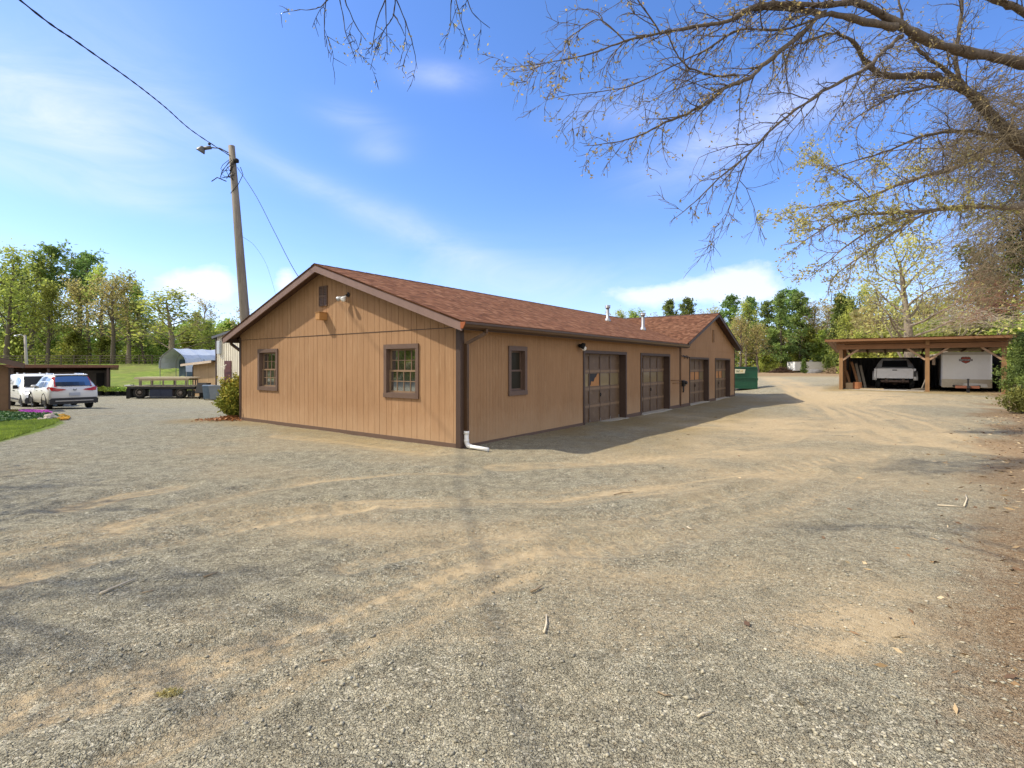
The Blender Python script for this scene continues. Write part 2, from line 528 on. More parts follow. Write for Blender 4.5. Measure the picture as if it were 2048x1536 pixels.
    sf = g.math('ADD', g.mapr(spk, .36, .64, .62, 1.22), g.mapr(spk2, .34, .66, -.16, .24))
    cs = g.n('ShaderNodeCombineColor'); [g.l(sf, cs.inputs[i]) for i in range(3)]
    warm = g.mix(1.0, warm, cs.outputs[0], 'MULTIPLY')
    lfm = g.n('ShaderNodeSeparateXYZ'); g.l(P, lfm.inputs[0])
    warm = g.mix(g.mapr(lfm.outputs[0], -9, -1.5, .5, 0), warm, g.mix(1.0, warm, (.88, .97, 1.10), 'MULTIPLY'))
    dustc = g.ramp(g.noise(P, 14, 5, .65), [(.3, (.38, .28, .155)), (.55, (.47, .36, .21)), (.75, (.56, .445, .275))])
    dn = g.noise(P, 26, 4, .7)
    df = g.math('MULTIPLY', g.mapr(g.math('ADD', g.math('MULTIPLY', att('dust'), 1.25), g.math('MULTIPLY', g.math('SUBTRACT', dn, .5), 1.6)), .22, .95, 0, 1), .92)
    c = g.mix(df, warm, dustc)
    dryc = g.ramp(g.noise(P, 20, 5, .7), [(.3, (.20, .14, .06)), (.5, (.34, .25, .115)), (.7, (.46, .36, .19))])
    c = g.mix(g.mapr(g.math('ADD', att('dry'), g.math('MULTIPLY', g.math('SUBTRACT', g.noise(P, 9, 5, .7), .5), 1.0)), .25, .9, 0, .9), c, dryc)
    lit = g.ramp(g.noise(P, 30, 5, .75), [(.28, (.10, .062, .034)), (.42, (.23, .145, .075)), (.55, (.34, .235, .13)), (.66, (.40, .34, .24)), (.8, (.58, .47, .30))])
    c = g.mix(g.mapr(g.math('ADD', att('litter'), g.math('MULTIPLY', g.math('SUBTRACT', g.noise(P, 7, 5, .7), .5), 1.1)), .3, .85, 0, .92), c, lit)
    gr = g.ramp(g.noise(P, 1.1, 6, .7), [(.3, (.11, .17, .03)), (.55, (.20, .27, .045)), (.75, (.32, .33, .09))])
    gr = g.mix(g.math('MULTIPLY', g.mapr(g.noise(P, .16, 4, .6), .42, .62, 0, 1), .6), gr, (.20, .18, .075))
    c = g.mix(g.mapr(g.math('ADD', att('grass'), g.math('MULTIPLY', g.math('SUBTRACT', g.noise(P, 6, 4, .7), .5), .5)), .35, .65, 0, 1), c, gr)
    g.l(c, b.inputs['Base Color']); b.inputs['Roughness'].default_value = .95; b.inputs['Specular IOR Level'].default_value = .15
    inv = g.math('SUBTRACT', 1.0, g.math('MULTIPLY', df, .75))
    hgt = g.math('MULTIPLY', g.math('ADD', g.mapr(vore.outputs['Distance'], 0, .16, 0, .8), g.math('ADD', g.math('MULTIPLY', sep.outputs[2], .7), g.math('MULTIPLY', g.math('SUBTRACT', 1.0, vor.outputs['Distance']), .4))), inv)
    b1 = g.bump(hgt, .9, .010)
    h2 = g.math('MULTIPLY', g.math('SUBTRACT', 1.0, vor2.outputs['Distance']), inv)
    b2 = g.bump(g.math('ADD', h2, g.noise(P, 45, 4, .7)), .7, .008, b1)
    b3 = g.bump(g.noise(P, 6, 6, .7), .35, .03, b2)
    g.l(b3, b.inputs['Normal'])
    me.materials.append(m)
    return o


def lawn_mask(X, Y):
    # grass verge in the left foreground, edge traced on the ground
    P = [gp(-60, 905), gp(0, 886), gp(60, 868), (gp(110, 855)), (gp(128, 846)), gp(105, 834, -.1), gp(40, 822, -.2), gp(-60, 815, -.25)]
    poly = [(p.x, p.y) for p in P] + [(-30, 24), (-30, 12)]
    X = np.asarray(X, float); Y = np.asarray(Y, float)
    ins = np.zeros(X.shape, bool); n = len(poly); j = n - 1
    for i in range(n):
        xi, yi = poly[i]; xj, yj = poly[j]
        c = ((yi > Y) != (yj > Y)) & (X < (xj - xi) * (Y - yi) / (yj - yi + 1e-12) + xi)
        ins ^= c; j = i
    return ins.astype(float)


GROUND = make_ground()


# loose stones lying on the near gravel: nobody could count them
def make_pebbles():
    rng = np.random.default_rng(5)
    pts = []
    for (y0, y1, dens) in [(1.9, 3.0, 380), (3.0, 4.5, 180), (4.5, 7.0, 50)]:
        A = (y1 - y0) * (y1 + y0) * 1.08
        n = int(A * dens)
        yy = np.sqrt(rng.uniform(y0 ** 2, y1 ** 2, n)); xx = rng.uniform(-1.08, 1.08, n) * yy
        pts.append(np.stack([xx, yy], 1))
    P = np.concatenate(pts)
    # read the dust where the stones lie: dusty wheel paths carry fewer
    keep = np.ones(len(P), bool)
    for T, w, s, tr in TRACKS[:9]:
        d, _ = dist_poly(P[:, 0], P[:, 1], pline(T))
        keep &= ~((d < w * 1.1) & (rng.random(len(P)) < s))
    cl = fbm(P[:, 0] * 1.3, P[:, 1] * 1.3, 71)
    keep &= rng.random(len(P)) < sst(.25, .6, cl) * .9 + .1
    P = P[keep]; n = len(P)
    r = .004 + .009 * rng.random(n) ** 4 + .003 * rng.random(n)
    oct_ = np.array([(1, 0, 0), (0, 1, 0), (-1, 0, 0), (0, -1, 0), (.2, .1, 1), (-.1, 0, -1)], float)
    V = oct_[None] * (1 + .5 * (rng.random((n, 6, 1)) - .5)) + .25 * (rng.random((n, 6, 3)) - .5)
    ang = rng.random(n) * 6.283
    sx = r * (1 + .6 * rng.random(n)); sy = r; sz = r * .45
    V = V * np.stack([sx, sy, sz], 1)[:, None]
    ca, sa = np.cos(ang)[:, None], np.sin(ang)[:, None]
    x = V[..., 0] * ca - V[..., 1] * sa; y = V[..., 0] * sa + V[..., 1] * ca
    zg = ground_z(P[:, 0], P[:, 1])
    V = np.stack([x + P[:, :1], y + P[:, 1:], V[..., 2] + (zg + r * .25)[:, None]], -1)
    tri = np.array([(0, 1, 4), (1, 2, 4), (2, 3, 4), (3, 0, 4), (1, 0, 5), (2, 1, 5), (3, 2, 5), (0, 3, 5)])
    Fi = (tri[None] + (np.arange(n) * 6)[:, None, None]).reshape(-1, 3)
    me = bpy.data.meshes.new('loose_stones')
    me.vertices.add(n * 6); me.loops.add(Fi.size); me.polygons.add(len(Fi))
    me.vertices.foreach_set('co', V.astype(np.float32).reshape(-1))
    me.loops.foreach_set('vertex_index', Fi.astype(np.int32).reshape(-1))
    me.polygons.foreach_set('loop_start', np.arange(0, Fi.size, 3, dtype=np.int32))
    me.polygons.foreach_set('loop_total', np.full(len(Fi), 3, dtype=np.int32))
    a = me.attributes.new('tint', 'FLOAT', 'FACE'); a.data.foreach_set('value', np.repeat(rng.random(n), 8).astype(np.float32))
    me.update(); me.validate()
    m, nt, b = nodes('loose stone'); g = G(nt)
    t = g.n('ShaderNodeAttribute', attribute_name='tint').outputs['Fac']
    c = g.ramp(t, [(0, (.22, .205, .15)), (.3, (.30, .277, .20)), (.65, (.36, .33, .235)), (.85, (.45, .40, .275)), (1, (.62, .57, .43))])
    c = g.mix(g.mapr(g.noise(g.obj(), 60, 3), .4, .7, 0, .3), c, (.45, .36, .23))
    g.l(c, b.inputs['Base Color']); b.inputs['Roughness'].default_value = .9
    me.materials.append(m)
    o = bpy.data.objects.new('loose_stones', me); COL.objects.link(o)
    tag(o, 'loose grey stones scattered over the gravel in the foreground', 'stones', kind='stuff')


from mathutils.bvhtree import BVHTree
_bvh = None
def ground_z(x, y):
    """height of the built ground sheet under points"""
    global _bvh
    if _bvh is None:
        me = GROUND.data
        V = np.empty(len(me.vertices) * 3, np.float32); me.vertices.foreach_get('co', V); V = V.reshape(-1, 3)
        xs = np.unique(V[:, 0]); ys = np.unique(V[:, 1])
        _bvh = (xs, ys, V[:, 2].reshape(len(ys), len(xs)))
    xs, ys, Z = _bvh
    x = np.atleast_1d(x); y = np.atleast_1d(y)
    i = np.clip(np.searchsorted(xs, x) - 1, 0, len(xs) - 2); j = np.clip(np.searchsorted(ys, y) - 1, 0, len(ys) - 2)
    tx = (x - xs[i]) / (xs[i + 1] - xs[i]); ty = (y - ys[j]) / (ys[j + 1] - ys[j])
    return (Z[j, i] * (1 - tx) + Z[j, i + 1] * tx) * (1 - ty) + (Z[j + 1, i] * (1 - tx) + Z[j + 1, i + 1] * tx) * ty


make_pebbles()


def scatter_litter():
    rng = np.random.default_rng(15)
    n = 5200
    yy = np.sqrt(rng.uniform(1.9 ** 2, 17 ** 2, n)); xx = yy * rng.uniform(.2, 1.12, n)
    k = rng.random(n) < sst(-1.2, 1.6, xx - (.95 * yy - .35)) * .85 + .012
    xx, yy = xx[k], yy[k]; n = len(xx)
    z = ground_z(xx, yy) + .008
    C = np.stack([xx, yy, z], 1)
    ang = rng.random(n) * 6.283; ln = .02 + .05 * rng.random(n) ** 2; wd = np.where(rng.random(n) < .6, .005, .013) * (.6 + .8 * rng.random(n))
    a = np.stack([np.cos(ang) * ln, np.sin(ang) * ln, (rng.random(n) - .5) * .02], 1); b = np.stack([-np.sin(ang) * wd, np.cos(ang) * wd, rng.random(n) * .012], 1)
    Q = np.stack([C - a, C - b, C + a, C + b], 1)
    m, nt, bb = nodes('dead leaf'); g = G(nt)
    t = g.n('ShaderNodeAttribute', attribute_name='tint').outputs['Fac']
    g.l(g.ramp(t, [(0, (.10, .055, .03)), (.4, (.25, .15, .07)), (.75, (.42, .29, .14)), (1, (.62, .50, .32))]), bb.inputs['Base Color']); bb.inputs['Roughness'].default_value = .85
    tag(quads_obj('leaf_litter', Q, m, None, rng.random(n)), 'dead leaves and straw scattered along the right edge of the gravel', 'leaf litter', kind='stuff')


scatter_litter()

# sticks and twigs lying on the gravel
M_STICK = paint('dry stick', (.30, .22, .13), .85, .4, 12)
M_STICKP = paint('pale broken wood', (.62, .52, .36), .8, .2, 12)
STK = [((200, 1192), (222, 1180), (272, 1160), .011, 'long crooked brown stick with a pale broken end, on dark gravel at left', True),
       ((408, 1158), (422, 1153), (437, 1148), .008, 'short straight brown stick right of the long crooked stick', False),
       ((284, 1190), (296, 1187), (310, 1184), .006, 'small dark twig just right of the long crooked stick', False),
       ((1062, 1188), (1072, 1184), (1084, 1177), .010, 'short thick brown stick on gravel in the centre foreground', False),
       ((1088, 1272), (1093, 1254), (1093, 1236), .009, 'bent pale stick lying lengthwise, below the short thick stick in centre foreground', True),
       ((1228, 988), (1246, 984), (1266, 984), .009, 'thin brown stick on gravel in front of the shaded wall', False),
       ((1374, 1048), (1380, 1052), (1388, 1051), .010, 'pale wood chip on the dusty track right of centre', True),
       ((1396, 1440), (1405, 1434), (1420, 1430), .008, 'pale stick near the bottom edge right of centre', True),
       ((1316, 1390), (1330, 1397), (1342, 1396), .006, 'thin dark twig near the bottom, right of centre', False),
       ((1928, 1016), (1934, 1000), (1931, 992), .010, 'pale upright twig in the leaf litter at right', True),
       ((1875, 1014), (1905, 1016), (1925, 1018), .010, 'long pale twig flat on the dark gravel at right', True),
       ((642, 1318), (655, 1316), (672, 1314), .007, 'brown twig on a pale dusty track in the left foreground', False)]
for a, b, c, r, lab, pale in STK:
    mb = MB(); pts = []
    for (px, py) in (a, b, c):
        q = gp(px, py); pts.append(Vector((q.x, q.y, float(ground_z(q.x, q.y)[0]) + r + .002)))
    mb.tube(pts, [r * .75, r * .68, r * .45], 6)
    o = mb.build('stick', M_STICKP if pale else M_STICK, None, True); tag(o, lab, 'stick', 'sticks lying on the gravel')
# ================================================================== the brown workshop
WALLC = (.352, .205, .106)


def sidingmat(name, col, up=False):
    m, nt, b = nodes(name); g = G(nt)
    P = g.obj()
    gr = g.noise(g.scalev(P, (26, 26, 1.1)), 1, 5, .7, .3)
    bl = g.noise(P, .9, 4, .6)
    f = g.math('ADD', g.math('MULTIPLY', gr, .6), g.math('MULTIPLY', bl, .4))
    c = g.ramp(f, [(.32, tuple(q * .80 for q in col)), (.52, col), (.72, (col[0] * 1.13, col[1] * 1.16, col[2] * 1.22))])
    # rain-splashed dust near the foot of the wall and worn patches
    sp = g.n('ShaderNodeSeparateXYZ'); g.l(P, sp.inputs[0])
    foot = g.math('MULTIPLY', g.mapr(g.math('ADD', sp.outputs[2], g.math('MULTIPLY', g.noise(P, 2.2, 5, .7), .7)), .25, 1.05, 1, 0), .6)
    bi = g.n('ShaderNodeTexWhiteNoise', noise_dimensions='1D'); g.l(g.math('FLOOR', g.math('MULTIPLY', g.math('ADD', sp.outputs[0], sp.outputs[1]), 4.92)), bi.inputs['W'])
    c = g.mix(g.mapr(bi.outputs[0], 0, 1, 0, .16), c, (.27, .145, .07))
    c = g.mix(foot, c, (.50, .345, .21))
    wear = g.noise(g.scalev(P, (5, 5, .7)), 1.2, 6, .75)
    c = g.mix(g.math('MULTIPLY', g.mapr(wear, .55, .75, 0, 1), .45), c, (.53, .36, .21))
    stn = g.noise(g.scalev(P, (3, 3, .5)), 1.0, 5, .7)
    c = g.mix(g.math('MULTIPLY', g.mapr(stn, .54, .74, 0, 1), .42), c, (.26, .135, .06))
    g.l(c, b.inputs['Base Color']); b.inputs['Roughness'].default_value = .8; b.inputs['Specular IOR Level'].default_value = .2
    g.l(g.bump(gr, .35, .006), b.inputs['Normal'])
    return m


def shingles():
    m, nt, b = nodes('asphalt shingles'); g = G(nt)
    uv = g.n('ShaderNodeUVMap').outputs[0]
    s = g.n('ShaderNodeSeparateXYZ'); g.l(uv, s.inputs[0])
    row = g.math('FLOOR', g.math('DIVIDE', s.outputs[1], .143))
    wn0 = g.n('ShaderNodeTexWhiteNoise', noise_dimensions='1D'); g.l(row, wn0.inputs['W'])
    off = g.math('MULTIPLY', wn0.outputs[0], 3.1)
    ux = g.math('ADD', g.math('DIVIDE', s.outputs[0], .12), off)
    nz = g.noise(uv, 7, 2)
    ux = g.math('ADD', ux, g.math('MULTIPLY', nz, .5))
    col = g.math('FLOOR', ux)
    cv = g.n('ShaderNodeCombineXYZ'); g.l(col, cv.inputs[0]); g.l(row, cv.inputs[1])
    wn = g.n('ShaderNodeTexWhiteNoise', noise_dimensions='2D'); g.l(cv.outputs[0], wn.inputs['Vector'])
    c = g.ramp(wn.outputs[0], [(0, (.095, .043, .024)), (.3, (.140, .062, .034)), (.6, (.178, .080, .044)), (.85, (.215, .100, .056)), (1, (.265, .135, .078))])
    gran = g.noise(uv, 160, 2, .7)
    c = g.mix(g.mapr(gran, .3, .7, 0, .3), c, (.10, .05, .03))
    pat = g.noise(uv, .7, 5, .6)
    c = g.mix(g.mapr(pat, .4, .75, 0, .18), c, (.27, .15, .085))
    g.l(c, b.inputs['Base Color']); b.inputs['Roughness'].default_value = .95; b.inputs['Specular IOR Level'].default_value = .03
    fr = g.math('FRACT', g.math('DIVIDE', s.outputs[1], .143))
    h = g.math('SUBTRACT', g.math('MULTIPLY', wn.outputs[0], .5), fr)
    b1 = g.bump(h, 1.0, .03); g.l(g.bump(gran, .4, .004, b1), b.inputs['Normal'])
    return m


M_SID = sidingmat('tan board siding', WALLC)
M_SHING = shingles()
M_SOFF = paint('brown soffit', srgb(84, 58, 44), .7, .15, 4)
M_FASC = paint('taupe fascia paint', srgb(128, 104, 94), .5, .12, 4, dirt=(.16, .11, .085), dirtamt=.4)
M_DOOR = paint('taupe garage door paint', srgb(106, 86, 68), .5, .14, 3, dirt=(.30, .22, .14), dirtamt=.35)
M_DOORL = paint('taupe rail paint', srgb(132, 108, 84), .5, .14, 3)
M_GUT = paint('dark bronze gutter', srgb(84, 62, 44), .35, .15, 6, metal=.25)
M_COPPER = paint('rusty orange end cap', srgb(150, 84, 48), .5, .2, 8)
M_TANBOARD = paint('tan window board', srgb(178, 128, 82), .8, .12, 3)
M_BOX = paint('tan vent hood', srgb(176, 130, 78), .6, .08, 5)
M_MUNT = paint('beige muntin', srgb(132, 108, 84), .5, .1, 5)
M_DOORGLASS = glassmat('dusty door glass with reflection tint', srgb(138, 122, 92), .10, .10)  # pale base colour stands in for bright ground and sky reflections in the panes
M_WINGLASS = glassmat('old window glass', (.03, .026, .018), -.03, .05)

HOUSE = thing('workshop_building', 'long tan board-sided workshop with brown shingle roof and a row of brown garage doors', 'building', CO, TH)
EZ, RZ, OS, OG = 2.487, 4.115, .36, .37
SL = (RZ - EZ) / (W_ / 2 + OS)
MID = W_ / 2; CXG = 17.75; CHW = 4.85


def roofz(x, y):
    z = RZ - SL * abs(MID - y)
    if y < MID: z = max(z, RZ - (RZ - EZ) / CHW * abs(x - CXG))
    return z


def siding(mb, a0, a1, zb, ztop, holes, P, pitch=.2032, proud=.008, off=0.0, alt=True, hwid=.0042):
    """grooved boards between a0 and a1; P(a, z, d) maps along, height, outward distance"""
    edges = {a0, a1}
    k = 0; a = a0
    grooves = []
    while a < a1:
        grooves.append(a); a += pitch * (1 if not alt else (1.18 if k % 2 else .82)); k += 1
    cuts = sorted(set(grooves + [a1] + [h[0] for h in holes] + [h[1] for h in holes]))
    cuts = [c for c in cuts if a0 - 1e-6 <= c <= a1 + 1e-6]
    gset = set(round(q, 5) for q in grooves); gi = {round(q, 5): i for i, q in enumerate(grooves)}
    hw = hwid
    for s, e in zip(cuts[:-1], cuts[1:]):
        if e - s < 1e-4: continue
        ls = s + ((hw * (2.2 if alt and gi.get(round(s, 5), 1) % 6 == 0 else 1)) if round(s, 5) in gset else 0); le = e - (hw if round(e, 5) in gset else 0)
        if le - ls < .002: continue
        m = (s + e) / 2
        segs = [(zb, None)]
        hs = sorted([h for h in holes if h[0] - 1e-6 <= m <= h[1] + 1e-6], key=lambda q: q[2])
        cur = zb; out = []
        for h in hs:
            if h[2] > cur: out.append((cur, h[2], False))
            cur = max(cur, h[3])
        out.append((cur, None, True))
        for z0, z1, top in out:
            zl = ztop(ls) if top else z1; zr = ztop(le) if top else z1
            if max(zl, zr) - z0 < .01: continue
            d = proud + off
            A, B, C, D = P(ls, z0, d), P(le, z0, d), P(le, zr, d), P(ls, zl, d)
            a_, b_, c_, d_ = P(ls, z0, off - .004), P(le, z0, off - .004), P(le, zr, off - .004), P(ls, zl, off - .004)
            mb.add([A, B, C, D, a_, b_, c_, d_], [(0, 1, 2, 3), (0, 4, 5, 1), (3, 2, 6, 7), (0, 3, 7, 4), (1, 5, 6, 2)])


gP = lambda a, z, d: (-d, a, z)          # gable wall: a = u, outward -x
sP = lambda a, z, d: (a, -d, z)          # long wall: a = v, outward -y
ZB = -.25
GW = [(6.75, 7.82, .93, 2.10), (1.16, 2.27, .93, 2.10)]
SWIN = (1.56, 2.27, .96, 2.07)
DOORS = [(5.0, 7.89, -.06, 2.06), (9.04, 11.93, -.06, 2.06), (14.32, 17.21, -.06, 1.99), (18.29, 21.2, -.06, 1.99)]
T = .10
# gable wall with a seam at 2.39
def hole(w, t=T * .55): return (w[0] + t, w[1] - t, w[2] + t, w[3] - t)
mb = MB()
siding(mb, .0, W_, .02, lambda a: 2.385, [hole(w) for w in GW], gP)
siding(mb, .0, W_, 2.40, lambda a: roofz(0, a) - .07, [], gP, off=.010)
# backing sheet behind the boards, holes left for the windows
def sheet(mb, a0, a1, zb, ztop, holes, P, d=-.002):
    cuts = sorted({a0, a1} | {h[0] for h in holes} | {h[1] for h in holes} | ({MID} if P is gP else {CXG, 12.9}))
    for s, e in zip(cuts[:-1], cuts[1:]):
        m = (s + e) / 2; cur = zb; out = []
        for h in sorted([h for h in holes if h[0] <= m <= h[1]], key=lambda q: q[2]):
            if h[2] > cur: out.append((cur, h[2], h[2]))
            cur = h[3]
        out.append((cur, ztop(s + 1e-6), ztop(e - 1e-6)))
        for z0, zl, zr in out:
            if max(zl, zr) - z0 > .01: mb.quad(P(s, z0, d), P(e, z0, d), P(e, zr, d), P(s, zl, d))
sheet(mb, 0, W_, ZB, lambda a: roofz(0, a) - .07, [hole(w) for w in GW], gP)
mb.build('gable_wall', M_SID, HOUSE, fix=False)
mb = MB(); mb.box(-.016, 0, .09, W_ - .05, 2.3855, 2.3985)
mb.build('wall_flashing', M_TRIMD, HOUSE)
mb = MB()
sh = [hole(SWIN)] + [(d[0] + .05, d[1] - .05, -1, d[3] - .05) for d in DOORS]
ztop = lambda a: (roofz(a, -.0) - .10 if 12.9 < a < 22.6 else 2.50)
siding(mb, 0, 13.1, .02, lambda a: 2.50, sh, sP, alt=False, pitch=.1016, proud=.004, hwid=.0016)
siding(mb, 13.14, L_, .02, lambda a: min(2.30, ztop(a)), sh, sP, alt=False, pitch=.1016, proud=.004, hwid=.0016)
siding(mb, 13.14, L_, 2.315, ztop, [], sP, off=.008, alt=False, pitch=.1016, proud=.004, hwid=.0016)
sheet(mb, 0, L_, ZB, ztop, sh, sP)
mb.build('long_wall', M_SID, HOUSE, fix=False)
mb = MB()   # rear and far end, unseen from the yard's front but closing the volume
mb.quad((0, W_, ZB), (L_, W_, ZB), (L_, W_, 2.5), (0, W_, 2.5))
mb.poly([(L_, 0, ZB), (L_, W_, ZB), (L_, W_, 2.5), (L_, MID, RZ - .08), (L_, 0, 2.5)])
mb.build('rear_wall', M_SID, HOUSE, fix=False)
# trim
def part_box(name, mat, parent, *b):
    mb = MB(); mb.box(*b); return mb.build(name, mat, parent)
mb = MB(); mb.prism([(-.035, -.035), (.075, -.035), (.075, .0), (.0, .0), (.0, .085), (-.035, .085)], -.1, 2.45, lambda a, b, d: (a, b, d)); mb.build('corner_trim', M_TRIMD, HOUSE)
part_box('corner_trim', M_TRIMD, HOUSE, -.03, .0, W_ - .06, W_ + .03, -.1, 2.46)
part_box('corner_trim', M_TRIMD, HOUSE, L_ - .07, L_ + .02, -.025, 0, -.15, 2.45)
part_box('batten', M_TRIMD, HOUSE, 13.08, 13.135, -.022, 0, -.1, 2.42)
part_box('base_trim', M_TRIM, HOUSE, -.03, .0, .085, 3.03, -.03, .085); part_box('base_trim', M_TRIM, HOUSE, -.027, .0, 3.034, W_ - .06, -.02, .085)
for s, e in ((.085, 5.0), (7.89, 9.04), (11.93, 14.32), (17.21, 18.29), (21.2, L_ - .07)): part_box('base_trim', M_TRIM, HOUSE, s, e, -.022, 0, -.14, .055)

# roof: shingle deck
x0, x1, y0, y1 = -OG, L_ + .4, -OS, W_ + OS
CX0, CX1 = CXG - CHW, CXG + CHW
zt = lambda x, y: (x, y, roofz(x, y))
mb = MB()
apex = (CXG, MID, RZ)
sl = math.sqrt(1 + SL ** 2)
def rp(pts, axis):
    uv = [((p[0], (p[1]) * sl) if axis == 0 else (p[1] + 40, p[0] * sl + 7)) for p in pts]
    mb.poly(pts, 0, uv)
rp([(x0, y0, EZ), (CX0, y0, EZ), apex, (x0, MID, RZ)], 0)
mb.poly([(x0, MID, RZ), (x1, MID, RZ), (x1, y1, EZ), (x0, y1, EZ)], 0, [(p[0], (20 - p[1]) * sl) for p in [(x0, MID), (x1, MID), (x1, y1), (x0, y1)]])
mb.poly([(CX0, y0, EZ), (CXG, y0, RZ), apex], 0, [(p[1] + 40, p[0] * sl) for p in [(CX0, y0), (CXG, y0), (CXG, MID)]])
mb.poly([(CXG, y0, RZ), (CX1, y0, EZ), apex], 0, [(p[1] + 40, (40 - p[0]) * sl) for p in [(CXG, y0), (CX1, y0), (CXG, MID)]])
mb.poly([apex, (CX1, y0, EZ), (x1, MID, RZ)], 0, [(0, 0), (1, 0), (0, 1)])
# shingle edges
e = .035
for a, b in [((x0, y0, EZ), (CX0, y0, EZ)), ((CX0, y0, EZ), (CXG, y0, RZ)), ((CXG, y0, RZ), (CX1, y0, EZ)), ((x0, y0, EZ), (x0, MID, RZ)), ((x0, MID, RZ), (x0, y1, EZ)), ((x1, MID, RZ), (x1, y1, EZ)), ((x0, y1, EZ), (x1, y1, EZ))]:
    mb.poly([a, b, (b[0], b[1], b[2] - e), (a[0], a[1], a[2] - e)], 0, [(0, 0), (1, 0), (1, .1), (0, .1)])
roof = mb.build('roof', M_SHING, HOUSE, fix=False)
mb = MB()
n = 60
for k in range(n):      # ridge caps, lapped pieces
    a = x0 + (CXG + .3 - x0) * k / n; b = x0 + (CXG + .3 - x0) * (k + 1.12) / n
    zz = RZ + .012
    mb.poly([(a, MID - .15, zz - .15 * SL), (b, MID - .15, zz - .15 * SL - .006), (b, MID, zz - .006), (a, MID, zz)])
    mb.poly([(a, MID, zz), (b, MID, zz - .006), (b, MID + .15, zz - .15 * SL - .006), (a, MID + .15, zz - .15 * SL)])
n = 20
for k in range(n):
    a = y0 + (MID - y0) * k / n; b = y0 + (MID - y0) * (k + 1.12) / n; zz = RZ + .014
    mb.poly([(CXG - .15, a, zz - .15 * SL), (CXG - .15, b, zz - .15 * SL - .006), (CXG, b, zz - .006), (CXG, a, zz)])
    mb.poly([(CXG, a, zz), (CXG, b, zz - .006), (CXG + .15, b, zz - .15 * SL - .006), (CXG + .15, a, zz - .15 * SL)])
mb.build('ridge_cap', paint('dark ridge shingle', (.085, .045, .032), .9, .3, 6), roof, fix=False)
# soffits (underside)
mb = MB(); q = .055
def U(p): return (p[0], p[1], p[2] - q)
mb.poly([U(p) for p in [(x0 + .03, y0 + .02, EZ), (.0, y0 + .02, EZ), (.0, MID, RZ), (x0 + .03, MID, RZ)]])
mb.poly([U(p) for p in [(x0 + .03, MID, RZ), (.0, MID, RZ), (.0, y1 - .02, EZ), (x0 + .03, y1 - .02, EZ)]])
mb.poly([(0, y0 + .02, EZ - q), (13.0, y0 + .02, EZ - q), (13.0, 0, EZ - q), (0, 0, EZ - q)])
mb.poly([U(p) for p in [(CX0 + .1, y0 + .03, EZ), (CXG, y0 + .03, RZ), (CXG, 0, RZ), (CX0 + .1, 0, EZ)]])
mb.poly([U(p) for p in [(CXG, y0 + .03, RZ), (CX1, y0 + .03, EZ), (CX1, 0, EZ), (CXG, 0, RZ)]])
mb.poly([(0, y1 - .02, EZ - q), (L_, y1 - .02, EZ - q), (L_, W_, EZ - q), (0, W_, EZ - q)])
mb.build('soffit', M_SOFF, HOUSE, fix=False)
# fascia boards along the rakes and eaves
mb = MB()
def rake(xa, ya, za, xb, yb, zb_, tx, ty, h=.17):
    mb.add([(xa, ya, za - .03), (xb, yb, zb_ - .03), (xb, yb, zb_ - .03 - h), (xa, ya, za - .03 - h), (xa + tx, ya + ty, za - .03), (xb + tx, yb + ty, zb_ - .03), (xb + tx, yb + ty, zb_ - .03 - h), (xa + tx, ya + ty, za - .03 - h)],
           [(0, 1, 2, 3), (7, 6, 5, 4), (0, 4, 5, 1), (3, 2, 6, 7), (0, 3, 7, 4), (1, 5, 6, 2)])
rake(x0 + .012, y0 + .01, EZ, x0 + .012, MID - .001, RZ, .03, 0); rake(x0 + .012, MID + .001, RZ, x0 + .012, y1 - .01, EZ, .03, 0)
mb.build('rake_fascia', M_FASC, HOUSE)
mb = MB()
rake(CX0 + .3, y0 + .012, roofz(CX0 + .3, y0), CXG - .001, y0 + .012, RZ, 0, .03, .14); rake(CXG + .001, y0 + .012, RZ, CX1 - .01, y0 + .012, EZ, 0, .03, .14)
mb.box(x0 + .05, CX0 + .25, y0 + .02, y0 + .045, EZ - .17, EZ - .045)
mb.box(x0 + .05, L_, y1 - .045, y1 - .02, EZ - .17, EZ - .045)
mb.build('eave_fascia', M_TRIMD, HOUSE)
# gutters
def gutter(yc, sgn, xa, xb):
    prof = [(0, .0), (0, -.115), (.05, -.125), (.085, -.09), (.10, -.045), (.115, -.04), (.115, .0), (.105, 0), (.09, -.05), (.075, -.085), (.045, -.115), (.008, -.108), (.008, 0)]
    m = MB(); m.prism([(yc + sgn * a, EZ - .03 + b) for a, b in prof], xa, xb, lambda a, b, d: (d, a, b))
    return m.build('gutter', M_GUT, HOUSE)
gt = gutter(y0 + .02, -1, x0 + .02, CX0 + .18)
mb = MB(); mb.prism([(y0 + .02, EZ - .035), (y0 + .02, EZ - .155), (y0 - .035, EZ - .16), (y0 - .085, EZ - .08), (y0 - .10, EZ - .035)], x0 + .0, x0 + .018, lambda a, b, d: (d, a, b))
mb.build('end_cap', M_COPPER, gt)
gl = gutter(y1 - .02, 1, x0 + .02, L_)
